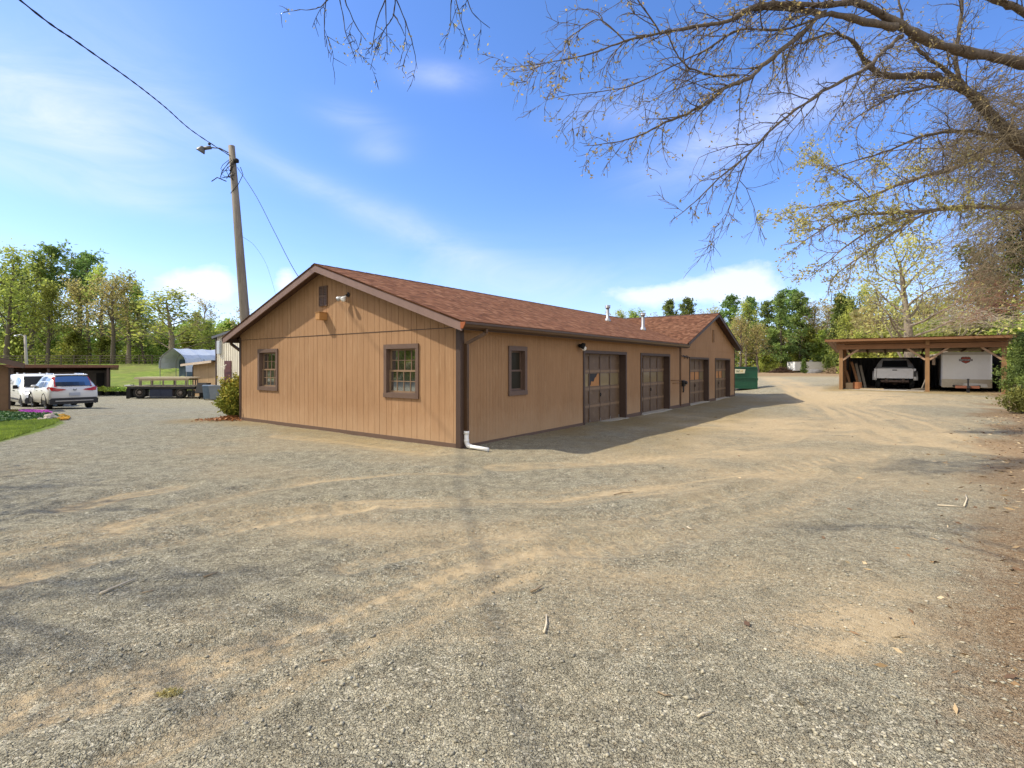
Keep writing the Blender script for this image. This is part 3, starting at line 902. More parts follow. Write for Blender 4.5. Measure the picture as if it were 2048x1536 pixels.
# downspouts
def spout(pts, w=.085, d=.06):
    m = MB()
    for a, b in zip(pts[:-1], pts[1:]): m.bar(a, b, w, d)
    return m
ds = spout([(.30, y0 - .04, EZ - .13), (.30, y0 - .03, EZ - .22), (.10, -.075, EZ - .42), (.10, -.075, .30)]).build('downspout', M_GUT, HOUSE)
mb = MB()
mb.tube([(.10, -.075, .34), (.10, -.075, .28)], .056, 14); mb.tube([(.10, -.075, .28), (.10, -.075, .16), (.10, -.085, .10), (.09, -.13, .055), (.085, -.2, .046)], .046, 14)
mb.tube([(.10, -.075, .175), (.10, -.078, .12)], .052, 14); mb.tube([(.085, -.16, .046), (.06, -.66, .034)], .037, 14)
mb.build('drain_elbow', M_WHITE, ds, True)
spout([(-.1, y1 - .02 + .05, EZ - .13), (-.1, y1 + .02, EZ - .2), (.04, W_ + .075, EZ - .42), (.04, W_ + .075, -.05)]).build('downspout', M_GUT, HOUSE)


# windows
def dh_window(w, P, cols, rows2, side):
    a0, a1, z0, z1 = w
    fr = MB()
    B = lambda m, s, e, zb, zt_, d0, d1: m.prism([(s, zb), (e, zb), (e, zt_), (s, zt_)], d0, d1, lambda a, z, d: P(a, z, d))
    B(fr, a0, a1, z1 - T, z1, -.01, .040); B(fr, a0 - .005, a1 + .005, z0, z0 + T, -.01, .044)
    B(fr, a0, a0 + T * .9, z0 + T, z1 - T, -.01, .036); B(fr, a1 - T * .9, a1, z0 + T, z1 - T, -.01, .036)
    i0, i1, j0, j1 = a0 + T * .9, a1 - T * .9, z0 + T, z1 - T
    # jamb
    B(fr, i0 - .03, i0, j0, j1, -.16, -.01); B(fr, i1, i1 + .03, j0, j1, -.16, -.01); B(fr, i0, i1, j1, j1 + .03, -.16, -.01); B(fr, i0, i1, j0 - .04, j0 + .012, -.16, .01)
    win = fr.build('window', M_TRIM, HOUSE)
    zm = (j0 + j1) / 2
    for (s0, s1, d, nm) in ((zm - .015, j1, -.085, 'sash'), (j0 + .012, zm + .02, -.055, 'sash')):
        sm = MB(); t = .038
        B(sm, i0, i1, s0, s0 + t, d - .03, d); B(sm, i0, i1, s1 - t, s1, d - .03, d)
        B(sm, i0, i0 + t, s0 + t, s1 - t, d - .03, d); B(sm, i1 - t, i1, s0 + t, s1 - t, d - .03, d)
        for c in range(1, cols):
            aa = i0 + t + (i1 - i0 - 2 * t) * c / cols; B(sm, aa - .009, aa + .009, s0 + t, s1 - t, d - .022, d - .004)
        for r in range(1, rows2):
            zz = s0 + t + (s1 - s0 - 2 * t) * r / rows2; B(sm, i0 + t, i1 - t, zz - .009, zz + .009, d - .021, d - .005)
        sm.build(nm, M_MUNT if cols > 1 else M_TRIM, win)
        gm = MB(); gm.quad(P(i0 + .01, s0 + .01, d - .016), P(i1 - .01, s0 + .01, d - .016), P(i1 - .01, s1 - .01, d - .016), P(i0 + .01, s1 - .01, d - .016))
        gm.build('glass', M_WINGLASS, win, fix=False)
    return win


for w in GW: dh_window(w, gP, 4, 2, 0)
dh_window(SWIN, sP, 1, 1, 1)


# garage doors: recessed, 4 x 4 panels, second row from the top glazed
M_PANE = {'g': M_DOORGLASS, 't': M_TANBOARD}
def garage(d, panes, seed):
    a0, a1, z0, z1 = d; t = .085
    B = lambda m, s, e, zb, zt_, d0, d1: m.prism([(s, zb), (e, zb), (e, zt_), (s, zt_)], d0, d1, lambda a, z, q: sP(a, z, q))
    m = MB()
    B(m, a0, a0 + t, z0 - .1, z1 - t, -.24, .03); B(m, a1 - t, a1, z0 - .1, z1 - t, -.24, .03); B(m, a0, a1, z1 - t, z1, -.24, .034)
    fr = m.build('door_frame', M_TRIMD, HOUSE)
    m = MB(); D = -.20
    i0, i1, j0, j1 = a0 + t, a1 - t, z0, z1 - t
    rng = random.Random(seed)
    rh = (j1 - j0) / 4; cw = (i1 - i0) / 4
    for r in range(4):
        zb = j0 + r * rh; zt_ = zb + rh
        B(m, i0, i1, zb + .006, zb + .07, D - .035, D); B(m, i0, i1, zt_ - .07, zt_, D - .035, D)
        for c in range(5):
            w2 = .045 if c in (0, 4) else .035
            aa = i0 + c * cw; s = max(i0, aa - w2); e = min(i1, aa + w2)
            B(m, s, e, zb + .07, zt_ - .07, D - .035, D - .001)
            if c < 4 and r != 2:
                B(m, aa + .01, aa + cw - .01, zb + .04, zt_ - .04, D - .032, D - .018)
    door = m.build('garage_door', M_DOOR, HOUSE)
    for c in (1, 2, 3):
        aa = i0 + c * cw; q = MB(); B(q, aa - .019, aa + .019, j0 + .01, j1 - .01, D - .02, D + .004); q.build('stile', M_TRIMD, door)
    for r in (1, 2, 3):
        zz = j0 + r * rh; q = MB(); B(q, i0, i1, zz - .035, zz + .03, D - .02, D + .0025); q.build('rail', M_DOORL, door)
    for c in range(4):
        k = panes[c]; aa = i0 + c * cw; zb = j0 + 2 * rh
        q = MB(); x0_, x1_, y0_, y1_ = aa + .02, aa + cw - .02, zb + .05, zb + rh - .05
        if k == 'b':      # broken pane: a tan board shows below a jagged edge, dark above
            jag = [(x0_, y0_), (x1_, y0_), (x1_, y1_), (x1_ - .12, y1_ - .03), (x1_ - .22, y1_ - .13), (x1_ - .28, y1_ - .15), (x1_ - .36, y1_ - .26), (x0_ + .12, y0_ + .16), (x0_ + .1, y0_ + .07)]
            q.poly([sP(a, z, D - .018) for a, z in jag]); q.build('window_board', M_TANBOARD, door, fix=False)
            q = MB(); q.quad(sP(x0_, y0_, D - .024), sP(x1_, y0_, D - .024), sP(x1_, y1_, D - .024), sP(x0_, y1_, D - .024)); q.build('pane', M_DARK, door, fix=False)
        else:
            q.quad(sP(x0_, y0_, D - .018), sP(x1_, y0_, D - .018), sP(x1_, y1_, D - .018), sP(x0_, y1_, D - .018))
            q.build('pane' if k == 'g' else 'window_board', M_PANE[k], door, fix=False)
    q = MB(); ac = i0 + 2 * cw; zc = j0 + 1.62 * rh
    q.bar(sP(ac - .05, zc, D + .02), sP(ac + .05, zc, D + .02), .02, .02); q.bar(sP(ac, zc - .06, D + .012), sP(ac, zc + .05, D + .012), .045, .02)
    q.build('door_handle', M_DARK, door)
    if seed == 1:
        for c in (1, 2, 3, 4):
            q = MB(); ac = i0 + c * cw - (.04 if c == 4 else 0); q.bar(sP(ac, j0 + .0, D + .006), sP(ac, j0 + .12, D + .006), .03, .012); q.build('hinge', M_GREYM, door)


garage(DOORS[0], 'gbgg', 1); garage(DOORS[1], 'gggg', 2); garage(DOORS[2], 'gttg', 3); garage(DOORS[3], 'gttg', 4)
# concrete sills under the doors
M_CONC = paint('concrete', (.42, .38, .31), .9, .15, 6, bump=.3)
for k, d in enumerate(DOORS): part_box('door_sill', M_CONC, HOUSE, d[0] + .05, d[1] - .02, -.12 if k < 2 else -.06, .24, -.3, -.035)

# gable louvre vents
def louvre(P, a, z0, z1, w, two):
    m = MB(); B = lambda s, e, zb, zt_, d0, d1: m.prism([(s, zb), (e, zb), (e, zt_), (s, zt_)], d0, d1, lambda aa, z, d: P(aa, z, d))
    B(a - w / 2, a + w / 2, z0, z0 + .02, .0, .034); B(a - w / 2, a + w / 2, z1 - .02, z1, .0, .034)
    B(a - w / 2, a - w / 2 + .018, z0 + .02, z1 - .02, .0, .034); B(a + w / 2 - .018, a + w / 2, z0 + .02, z1 - .02, .0, .034)
    zm = (z0 + z1) / 2
    if two: B(a - w / 2 + .018, a + w / 2 - .018, zm - .03, zm + .03, .0, .032)
    B(a - .012, a + .012, z0 + .02, zm - .03 if two else z1 - .02, .015, .033)
    if two: B(a - .012, a + .012, zm + .03, z1 - .02, .015, .033)
    k = z0 + .03
    while k < z1 - .05:
        if not (two and zm - .06 < k < zm + .03):
            m.add([P(a - w / 2 + .018, k, .030), P(a + w / 2 - .018, k, .030), P(a + w / 2 - .018, k + .035, .016), P(a - w / 2 + .018, k + .035, .016)], [(0, 1, 2, 3)])
        k += .038
    o = m.build('gable_vent', M_TRIM if two else paint('tan vent', srgb(140, 108, 74), .6, .1), HOUSE)
    q = MB(); q.quad(P(a - w / 2, z0, .012), P(a + w / 2, z0, .012), P(a + w / 2, z1, .012), P(a - w / 2, z1, .012)); q.build('vent_screen', M_DARK, o, fix=False)
louvre(lambda a, z, d: (-d - .018, a, z), 4.576, 3.12, 3.62, .34, True)
louvre(lambda a, z, d: (a, -d - .013, z), 17.95, 2.74, 3.34, .24, False)

# flood light on the gable
fx, fu, fz = -.018, 3.56, 3.27
mb = MB(); mb.lathe([(.055, 0), (.055, .02), (.03, .03)], Matrix.Translation((fx, fu, fz + .05)) @ Matrix.Rotation(-math.pi / 2, 4, 'Y'), 14)
mb.tube([(fx - .03, fu, fz + .05), (fx - .09, fu, fz + .03), (fx - .1, fu + .06, fz)], .014, 8); mb.tube([(fx - .05, fu, fz + .05), (fx - .1, fu - .03, fz + .01)], .014, 8)
mb.tube([(fx - .02, fu - .02, fz + .07), (fx - .05, fu - .03, fz + .11)], .012, 6)
fl = mb.build('flood_light', M_DARK, HOUSE, True)
for s, dirv in ((0, (-.5, .75, -.42)), (1, (-.75, -.28, -.6))):
    o0 = Vector((fx - .10, fu + (.07 if s == 0 else -.03), fz)); dd = Vector(dirv).normalized()
    Mx = Matrix.Translation(o0) @ dd.to_track_quat('Z', 'Y').to_matrix().to_4x4()
    mb = MB(); mb.lathe([(.022, 0), (.03, .05), (.055, .10), (.062, .15), (.05, .165), (.0, .17)], Mx, 16)
    mb.build('lamp_head', M_WHITE if s else M_GREYM, fl, True)
# small hood box
mb = MB(); mb.cbox(-.24, -.015, 4.42, 4.60, 2.76, 2.94, .008); mb.box(-.25, -.02, 4.41, 4.61, 2.94, 2.952)
mb.build('vent_hood', M_BOX, HOUSE)
# yellow bulb under the apex of the eave
mb = MB(); mb.lathe([(.05, 0), (.055, -.03), (.035, -.05), (0.0, -.055)], Matrix.Translation((-.24, MID + .12, RZ - .105)), 14); mb.build('eave_lamp', paint('yellowed lamp', (.5, .36, .14), .4), HOUSE, True)
# flood light on the long wall
mb = MB(); mb.lathe([(.05, 0), (.05, .03), (.02, .05)], Matrix.Translation((4.78, -.01, 2.17)) @ Matrix.Rotation(math.pi / 2, 4, 'X'), 12)
mb.tube([(4.78, -.05, 2.17), (4.74, -.12, 2.16)], .012, 6)
mb.lathe([(.02, 0), (.075, .03), (.085, .12), (.07, .13)], Matrix.Translation((4.68, -.10, 2.19)) @ Matrix.Rotation(2.0, 4, 'X') @ Matrix.Rotation(.5, 4, 'Y'), 14)
fl2 = mb.build('flood_light', M_BLACK, HOUSE, True)
mb = MB(); mb.lathe([(.0, 0), (.06, .01), (.065, .09), (.04, .12), (0, .125)], Matrix.Translation((4.80, -.10, 2.14)) @ Matrix.Rotation(2.3, 4, 'X'), 14); mb.build('lamp_head', M_WHITE, fl2, True)
# small lamp under the cross gable
mb = MB(); mb.lathe([(.03, 0), (.05, .05), (.055, .12), (.04, .14)], Matrix.Translation((13.95, -.02, 2.62)) @ Matrix.Rotation(2.0, 4, 'X'), 12); mb.build('flood_light', M_BOX, HOUSE, True)
# conduit, meter and pipes between the doors
mb = MB(); mb.tube([(13.16, -.035, 2.4), (13.16, -.035, .0)], .016, 8); mb.tube([(12.0, -.03, 1.06), (13.7, -.03, 1.02)], .012, 6); mb.tube([(12.2, -.03, .94), (13.3, -.03, .94)], .010, 6)
mb.build('conduit', paint('painted conduit', srgb(120, 86, 52), .6), HOUSE, True)
mb = MB(); mb.cbox(13.30, 13.48, -.13, -.01, .78, 1.02, .015); mb.lathe([(.07, 0), (.07, .06), (.05, .09)], Matrix.Translation((13.42, -.12, .93)) @ Matrix.Rotation(math.pi / 2, 4, 'X'), 14)
mb.tube([(13.36, -.08, .8), (13.36, -.08, .6), (13.40, -.05, .55)], .03, 8); mb.tube([(13.24, -.05, 1.02), (13.30, -.09, .96)], .025, 8)
mb.build('meter', M_DARK, HOUSE)
mb = MB()
for k in range(4): mb.tube([(13.25 + .2 * k, -.03, 2.02 + .03 * (k % 2)), (13.40 + .2 * k, -.10, 1.98), (13.52 + .2 * k, -.05, 1.90 + .05 * (k % 2))], .012, 5)
mb.bar((13.2, -.03, 2.03), (14.2, -.03, 1.94), .03, .02)
mb.build('cable_bracket', M_DARK, HOUSE)


# flue pipes standing on the roof
def roof_hit(px, py):
    Minv = HOUSE_M.inverted(); c = Minv @ Vector((0, 0, H)); d = Minv.to_3x3() @ Vector(((px - CX) / F, 1, (HY - py) / F))
    t = (RZ - SL * MID + SL * c.y - c.z) / (d.z - SL * d.y)
    return c + d * t, (CO.y, t)
HOUSE_M = Matrix.Translation(CO) @ Matrix.Rotation(TH, 4, 'Z')
for (px, py, top, r) in ((1215.5, 642, 611, .062), (1286, 660, 626, .062)):
    p, _ = roof_hit(px, py); wp = HOUSE_M @ p
    hgt = (py - top) / F * wp.y
    mb = MB(); mb.lathe([(.13, -.05), (.12, .03), (r + .03, .10), (r + .02, .12), (r, .13), (r, hgt - .12)], Matrix.Translation(p), 16)
    fo = mb.build('flue_pipe', M_GREYM, HOUSE, True)
    mb = MB(); mb.lathe([(r + .01, hgt - .13), (r + .045, hgt - .10), (r + .045, hgt - .07), (r + .02, hgt - .06), (r + .055, hgt - .02), (r + .05, hgt), (.01, hgt + .02)], Matrix.Translation(p), 16)
    mb.build('flue_cap', M_GREYM, fo, True)
# ================================================================== vehicles
def car_body(st, n_side=5):
    """stations: (x, zb, zbelt, zroof, wb, wbelt, wroof) -> lofted closed shell; returns MB and surface sampler"""
    def ring(s):
        x, zb, zl, zr, wb, wl, wr = s
        h = [(0, zb), (wb * .8, zb), (wb, zb + .06), (max(wb, wl) + .02, zb + (zl - zb) * .5), (wl, zl), ((wl + wr) / 2 + .015, (zl + zr) / 2), (wr, zr - .05), (wr * .82, zr), (0, zr + .015)]
        full = [(x, y, z) for y, z in h] + [(x, -y, z) for y, z in h[-2:0:-1]]
        return full
    mb = MB(); rs = [ring(s) for s in st]; k = len(rs[0])
    vs = [p for r in rs for p in r]; fs = []
    for i in range(len(rs) - 1):
        for j in range(k):
            j2 = (j + 1) % k
            fs.append((i * k + j, i * k + j2, (i + 1) * k + j2, (i + 1) * k + j))
    fs.append(tuple(range(k))); fs.append(tuple(range((len(rs) - 1) * k, len(rs) * k)))
    mb.add(vs, fs)
    xs = [s[0] for s in st]
    def itp(x):
        return [float(np.interp(x, xs, [s[q] for s in st])) for q in range(7)]
    return mb, itp


def side_patch(itp, xa, xb, ta, tb, sgn, off=.012, nx=6, top=None):
    """glass panel on the side between belt and roof"""
    m = MB(); P = []
    for i in range(nx + 1):
        x = xa + (xb - xa) * i / nx
        _, zb, zl, zr, wb, wl, wr = itp(x)
        row = []
        for t in np.linspace(ta, tb, 4):
            z = zl + (zr - .05 - zl) * t; y = wl + (wr - wl) * t + .015 * math.sin(math.pi * t) + off
            row.append((x, sgn * y, z))
        P.append(row)
    for i in range(nx):
        for j in range(3): m.quad(P[i][j], P[i + 1][j], P[i + 1][j + 1], P[i][j + 1])
    return m


def wheel(parent, x, y, r, w, sgn, rim):
    Mx = Matrix.Translation((x, y, r)) @ Matrix.Rotation(-sgn * math.pi / 2, 4, 'X')
    mb = MB(); mb.lathe([(r * .6, -w), (r * .92, -w), (r, -w * .8), (r, -w * .12), (r * .93, 0), (r * .66, 0), (r * .62, -.03)], Mx, 24)
    wo = mb.build('wheel', M_BLACK, parent, True)
    mb = MB(); mb.lathe([(r * .64, -.03), (r * .64, .0), (r * .58, -.015), (r * .5, -.05), (.05, -.045), (.04, -.01), (0.0, -.008)], Mx, 24)
    for k in range(5):
        q = k * 2 * math.pi / 5; c, s = math.cos(q), math.sin(q)
        mb.bar(Mx @ Vector((c * .04, s * .04, -.02)), Mx @ Vector((c * r * .6, s * r * .6, -.012)), .05, .02)
    mb.build('rim', rim, wo)
    return wo


M_RIM = paint('alloy rim', (.5, .5, .5), .3, .1, 8, metal=.8)
M_PLAST = paint('dark grey plastic', (.03, .03, .032), .6, .2, 6)
M_SUVW = paint('pearl white paint', (.70, .69, .66), .25, .03, 2, spec=.6)
# ---- SUV, seen from its left rear: x = forward, y = left
hd = Vector((-.8, .6, 0)).normalized()
rz = math.atan2(hd.y, hd.x)
rl = Vector((-22.05, 24.15, 0)); side = Vector((-hd.y, hd.x, 0))        # rear-left tyre contact
c0 = rl - side * .8
SUV = thing('suv', 'white SUV with red tail lamps towards the yard, beside the white van', 'car', (c0.x, c0.y, gzf(c0.x, c0.y) + .01), rz)
st = [(-.93, .42, .86, .93, .70, .80, .70), (-.88, .34, .93, 1.00, .84, .86, .74), (-.78, .30, 1.02, 1.10, .88, .90, .76), (-.55, .27, 1.04, 1.36, .90, .91, .70), (-.30, .25, 1.03, 1.60, .90, .915, .64),
      (-.10, .25, 1.02, 1.645, .90, .92, .62), (.6, .25, .99, 1.665, .90, .92, .62), (1.4, .25, .96, 1.655, .90, .92, .62), (1.9, .25, .94, 1.56, .90, .915, .63), (2.35, .25, .93, 1.25, .90, .91, .70), (2.75, .25, .92, 1.02, .90, .90, .78), (3.3, .28, .84, .93, .87, .87, .72), (3.55, .34, .72, .84, .80, .80, .66), (3.66, .40, .60, .72, .62, .62, .52)]
mb, it = car_body(st)
mb.build('body', M_SUVW, SUV, True)
for s in (1, -1):
    side_patch(it, -.22, .42, .12, .82, s).build('side_window', M_GLASS, SUV, True)
    side_patch(it, .50, 1.24, .08, .92, s).build('side_window', M_GLASS, SUV, True)
    side_patch(it, 1.32, 2.05, .06, .88, s).build('side_window', M_GLASS, SUV, True)
    for wx in (0.0, 2.66):
        wheel(SUV, wx, s * .87, .355, .22, s, M_RIM)
        m = MB(); pts = [(wx + .42 * math.cos(a), s * .915, .355 + .42 * math.sin(a)) for a in np.linspace(-.25, math.pi + .25, 14)]
        m.tube(pts, .035, 6); m.build('wheel_arch', M_PLAST, SUV, True)
        m = MB(); m.prism([(wx + .40 * math.cos(a), .355 + .40 * math.sin(a)) for a in np.linspace(-.2, math.pi + .2, 14)], s * .80, s * .918, lambda a, b, d: (a, d, b)); m.build('wheel_well', M_BLACK, SUV)
    # tail lamp: vertical strip by the glass and a hook across the hatch
    m = MB()
    m.add([(-.80, s * .62, 1.09), (-.76, s * .70, 1.10), (-.33, s * .66, 1.56), (-.37, s * .60, 1.57), (-.72, s * .80, 1.06), (-.28, s * .70, 1.50)], [(0, 1, 2, 3), (1, 4, 5, 2)])
    m.add([(-.985, s * .30, .96), (-.965, s * .62, .90), (-.95, s * .80, .92), (-.80, s * .90, .95), (-.55, s * .935, 1.02), (-.70, s * .91, 1.10), (-.86, s * .76, 1.085), (-.92, s * .60, 1.03), (-.98, s * .40, 1.0)], [(0, 1, 7, 8), (1, 2, 6, 7), (2, 3, 5, 6), (3, 4, 5)])
    m.build('tail_lamp', M_RED, SUV, fix=False)
    m = MB(); m.add([(-.955, s * .55, .46), (-.93, s * .80, .46), (-.90, s * .84, .52), (-.955, s * .60, .50)], [(0, 1, 2, 3)]); m.build('reflector', M_RED, SUV, fix=False)
    m = MB(); m.cbox(1.85, 2.02, s * .95 - .09, s * .95 + .09, 1.0, 1.14, .03); m.build('mirror', M_SUVW, SUV, True)
    m = MB(); m.tube([(-.1, s * .55, 1.66), (.1, s * .56, 1.70), (1.5, s * .56, 1.70), (1.7, s * .55, 1.66)], .018, 6); m.build('roof_rail', M_CHROME, SUV, True)
    part_box('door_handle', M_CHROME, SUV, .3, .48, s * .93 - .012, s * .93 + .012, .90, .93); part_box('door_handle', M_CHROME, SUV, 1.3, 1.48, s * .93 - .012, s * .93 + .012, .88, .91)
# rear glass on the sloping hatch
m = MB()
rows = [(-.775, 1.105, .66), (-.62, 1.295, .645), (-.45, 1.47, .615), (-.33, 1.595, .565)]
for a, b in zip(rows[:-1], rows[1:]):
    for k in range(6):
        f = lambda q, r: (r[0] - .035 + .03 * abs(q) ** 2, q * r[2], r[1] + .03)
        q0, q1 = -1 + k / 3, -1 + (k + 1) / 3
        m.quad(f(q0, a), f(q1, a), f(q1, b), f(q0, b))
m.build('rear_window', M_GLASS, SUV, True, fix=False)
m = MB(); m.add([(-.40, -.62, 1.66), (-.40, .62, 1.66), (-.1, .62, 1.69), (-.1, -.62, 1.69), (-.40, -.62, 1.635), (-.40, .62, 1.635)], [(0, 1, 2, 3), (0, 4, 5, 1)]); m.build('spoiler', M_SUVW, SUV)
m = MB(); m.prism([(-.89, .30), (.89, .30), (.90, .52), (.82, .58), (-.82, .58), (-.90, .52)], -.96, -.62, lambda a, b, d: (d, a, b)); m.build('bumper', M_PLAST, SUV)
m = MB(); m.bar((-.975, -.7, .44), (-.975, .7, .44), .03, .05); m.build('bumper_trim', M_GREYM, SUV)
m = MB(); m.box(-1.0, -.96, -.20, .20, .68, .82); m.build('licence_plate', paint('plate', (.42, .45, .52), .4, .1, 20), SUV)
m = MB(); m.tube([(-.985, -.06, 1.01), (-.985, -.05, .93), (-.985, .05, .93), (-.985, .06, 1.01)], .009, 5); m.bar((-.985, -.045, .965), (-.985, .045, .965), .02, .02); m.build('badge', M_DARK, SUV)
# ---- white van facing the yard
hd = Vector((.80, -.60, 0)).normalized(); rz = math.atan2(hd.y, hd.x)
fr = Vector((-26.9, 28.0, 0)); side = Vector((-hd.y, hd.x, 0))
c0 = fr + side * .80 - hd * 3.06
VAN = thing('van', 'white delivery van facing the yard, half hidden behind the white SUV', 'van', (c0.x, c0.y, gzf(c0.x, c0.y) + .01), rz)
st = [(-.78, .40, 1.0, 1.70, .82, .86, .74), (-.70, .28, 1.02, 1.80, .88, .90, .77), (-.3, .24, 1.02, 1.84, .90, .91, .78), (1.0, .24, 1.02, 1.86, .90, .915, .77), (1.9, .24, 1.02, 1.84, .90, .915, .74), (2.25, .24, 1.02, 1.72, .90, .915, .70), (2.7, .24, 1.02, 1.36, .90, .91, .74), (3.02, .24, 1.01, 1.10, .90, .90, .80), (3.45, .26, .90, 1.00, .89, .89, .76), (3.72, .28, .74, .88, .86, .86, .70), (3.86, .34, .56, .70, .74, .74, .60)]
mb, iv = car_body(st); mb.build('body', M_WPAINT, VAN, True)
for s in (1, -1):
    side_patch(iv, 1.55, 2.5, .10, .86, s).build('side_window', M_GLASS, VAN, True)
    for wx in (0, 3.06):
        wheel(VAN, wx, s * .87, .34, .21, s, M_GREYM)
        m = MB(); m.prism([(wx + .40 * math.cos(a), .34 + .40 * math.sin(a)) for a in np.linspace(-.2, math.pi + .2, 14)], s * .80, s * .918, lambda a, b, d: (a, d, b)); m.build('wheel_well', M_BLACK, VAN)
    m = MB(); m.cbox(2.28, 2.44, s * 1.0 - .10, s * 1.0 + .10, 1.05, 1.26, .03); m.bar((2.3, s * .9, 1.1), (2.36, s * .95, 1.12), .05, .05); m.build('mirror', M_BLACK, VAN, True)
    m = MB(); m.box(-.5, 2.6, s * .925 - .012, s * .925 + .012, .44, .52); m.build('side_moulding', M_PLAST, VAN)
    part_box('door_handle', M_BLACK, VAN, 1.55, 1.72, s * .935 - .012, s * .935 + .012, .92, .96); part_box('door_handle', M_BLACK, VAN, 1.25, 1.42, s * .935 - .012, s * .935 + .012, .92, .96)
    m = MB(); m.add([(3.50, s * .84, .80), (3.72, s * .78, .74), (3.70, s * .60, .88), (3.42, s * .80, .97)], [(0, 1, 2, 3)])
    for v_ in range(len(m.v)): m.v[v_] = (m.v[v_][0] + .03, m.v[v_][1] * 1.03, m.v[v_][2] + .02)
    m.build('headlight', M_CHROME, VAN, fix=False)
m = MB(); rows = [(2.98, 1.145, .76), (2.72, 1.37, .70), (2.48, 1.57, .68), (2.29, 1.72, .64)]
for a, b in zip(rows[:-1], rows[1:]):
    for k in range(6):
        f = lambda q, r: (r[0] + .035 - .05 * abs(q) ** 2, q * r[2], r[1] + .02)
        q0, q1 = -1 + k / 3, -1 + (k + 1) / 3
        m.quad(f(q0, a), f(q1, a), f(q1, b), f(q0, b))
m.build('windscreen', M_GLASS, VAN, True, fix=False)
m = MB(); m.prism([(-.84, .28), (.84, .28), (.86, .50), (.8, .60), (-.8, .60), (-.86, .50)], 3.50, 3.90, lambda a, b, d: (d, a, b)); m.build('bumper', M_PLAST, VAN)
m = MB()
for k in range(4): m.box(.55, 1.05 - .06 * (k % 2), -.93, -.918, 1.56 - k * .085, 1.59 - k * .085)
for k in range(4):
    pass
m.build('side_lettering', M_DARK, VAN)
for (x, y) in ((-.3, .5), (-.3, -.5), (1.4, .5), (1.5, -.5)):
    m = MB(); m.cbox(x - .05, x + .05, y - .04, y + .04, 1.84, 1.92, .015); m.build('roof_rack_foot', M_WPAINT, VAN)
# move the lettering on to the curved side
# ---- flat-bed wagon with a timber frame on it
FB = Vector((-27.5, 36.2, 0)); FBz = gzf(-25, 36.4)
WAG = thing('flatbed_wagon', 'black flatbed wagon with timber deck, side boxes and truck wheels, parked beyond the gravel', 'wagon', (FB.x, FB.y, FBz + .01), R(3))
m = MB(); 
for k in range(14): m.box(.0 + k * .345, .335 + k * .345, 0, 2.2, .84 + .006 * (k % 3), .90 + .006 * (k % 3))
m.build('deck', M_WOODG, WAG)
m = MB(); m.box(.1, 4.75, .02, .10, .70, .835); m.box(.1, 4.75, 2.1, 2.18, .70, .835); m.box(.2, 4.6, .7, .85, .6, .835); m.box(.2, 4.6, 1.35, 1.5, .6, .835); m.build('chassis', M_DARK, WAG)
m = MB(); m.cbox(1.62, 3.2, .02, .6, .12, .66, .02); m.box(2.40, 2.42, .005, .03, .16, .62); m.build('side_box', paint('dark blue steel', (.025, .032, .06), .45, .3, 5), WAG)
m = MB(); m.box(.02, .22, .05, .12, -.0, .72); m.box(.22, .30, .05, 2.1, .05, .7); m.build('mud_flap', M_BLACK, WAG)
m = MB(); m.box(4.25, 4.5, .06, .14, .12, .6); m.box(4.55, 4.72, .06, .14, .12, .6); m.build('mud_flap', M_BLACK, WAG)
for wx, r in ((.88, .44), (3.72, .40)):
    Mx = Matrix.Translation((wx, .08, r)) @ Matrix.Rotation(math.pi / 2, 4, 'X')
    m = MB(); m.lathe([(r * .5, -.28), (r * .95, -.28), (r, -.22), (r, -.03), (r * .93, 0), (r * .62, .0), (r * .58, -.06)], Mx, 24); w_ = m.build('wheel', M_BLACK, WAG, True)
    m = MB(); m.lathe([(r * .58, -.06), (r * .60, -.01), (r * .5, -.08), (.14, -.07), (.12, -.0), (.0, .01)], Mx, 20); m.build('rim', paint('rusty rim', (.16, .13, .11), .6, .4, 9), w_, True)
m = MB(); m.tube([(.3, .1, .9), (.3, .1, 1.05), (.5, .1, 1.08), (.5, .1, .9)], .012, 5); m.build('rail_hoop', M_DARK, WAG)
m = MB(); m.cbox(-.1, .35, .0, .5, .905, .97, .02); m.build('folded_tarp', paint('grey tarp', (.5, .52, .5), .6, .15, 6), WAG)
BEN = thing('timber_rack', 'long pale timber rack with a beige top standing on the flatbed wagon', 'rack', (FB.x + .62, FB.y + .35, FBz + .93), R(3))
m = MB(); m.prism([(-.32, .52), (-.18, .60), (3.55, .60), (3.62, .53), (3.55, .47), (-.18, .46)], 0, 1.4, lambda a, b, d: (a, d, b)); m.build('top', paint('beige timber', (.56, .47, .32), .7, .12, 3), BEN)
m = MB(); m.box(.05, 3.5, .03, .09, .36, .455); m.box(.05, 3.5, 1.3, 1.36, .36, .455); m.build('rail', paint('timber rail', (.36, .29, .19), .75, .2, 4), BEN)
for k, x in enumerate((.1, .2, .95, 1.75, 2.6, 3.3, 3.45)):
    for y in (.06, 1.33):
        m = MB(); m.box(x - .035, x + .035, y - .03, y + .03, 0, .36); m.build('leg', M_WOODG, BEN)

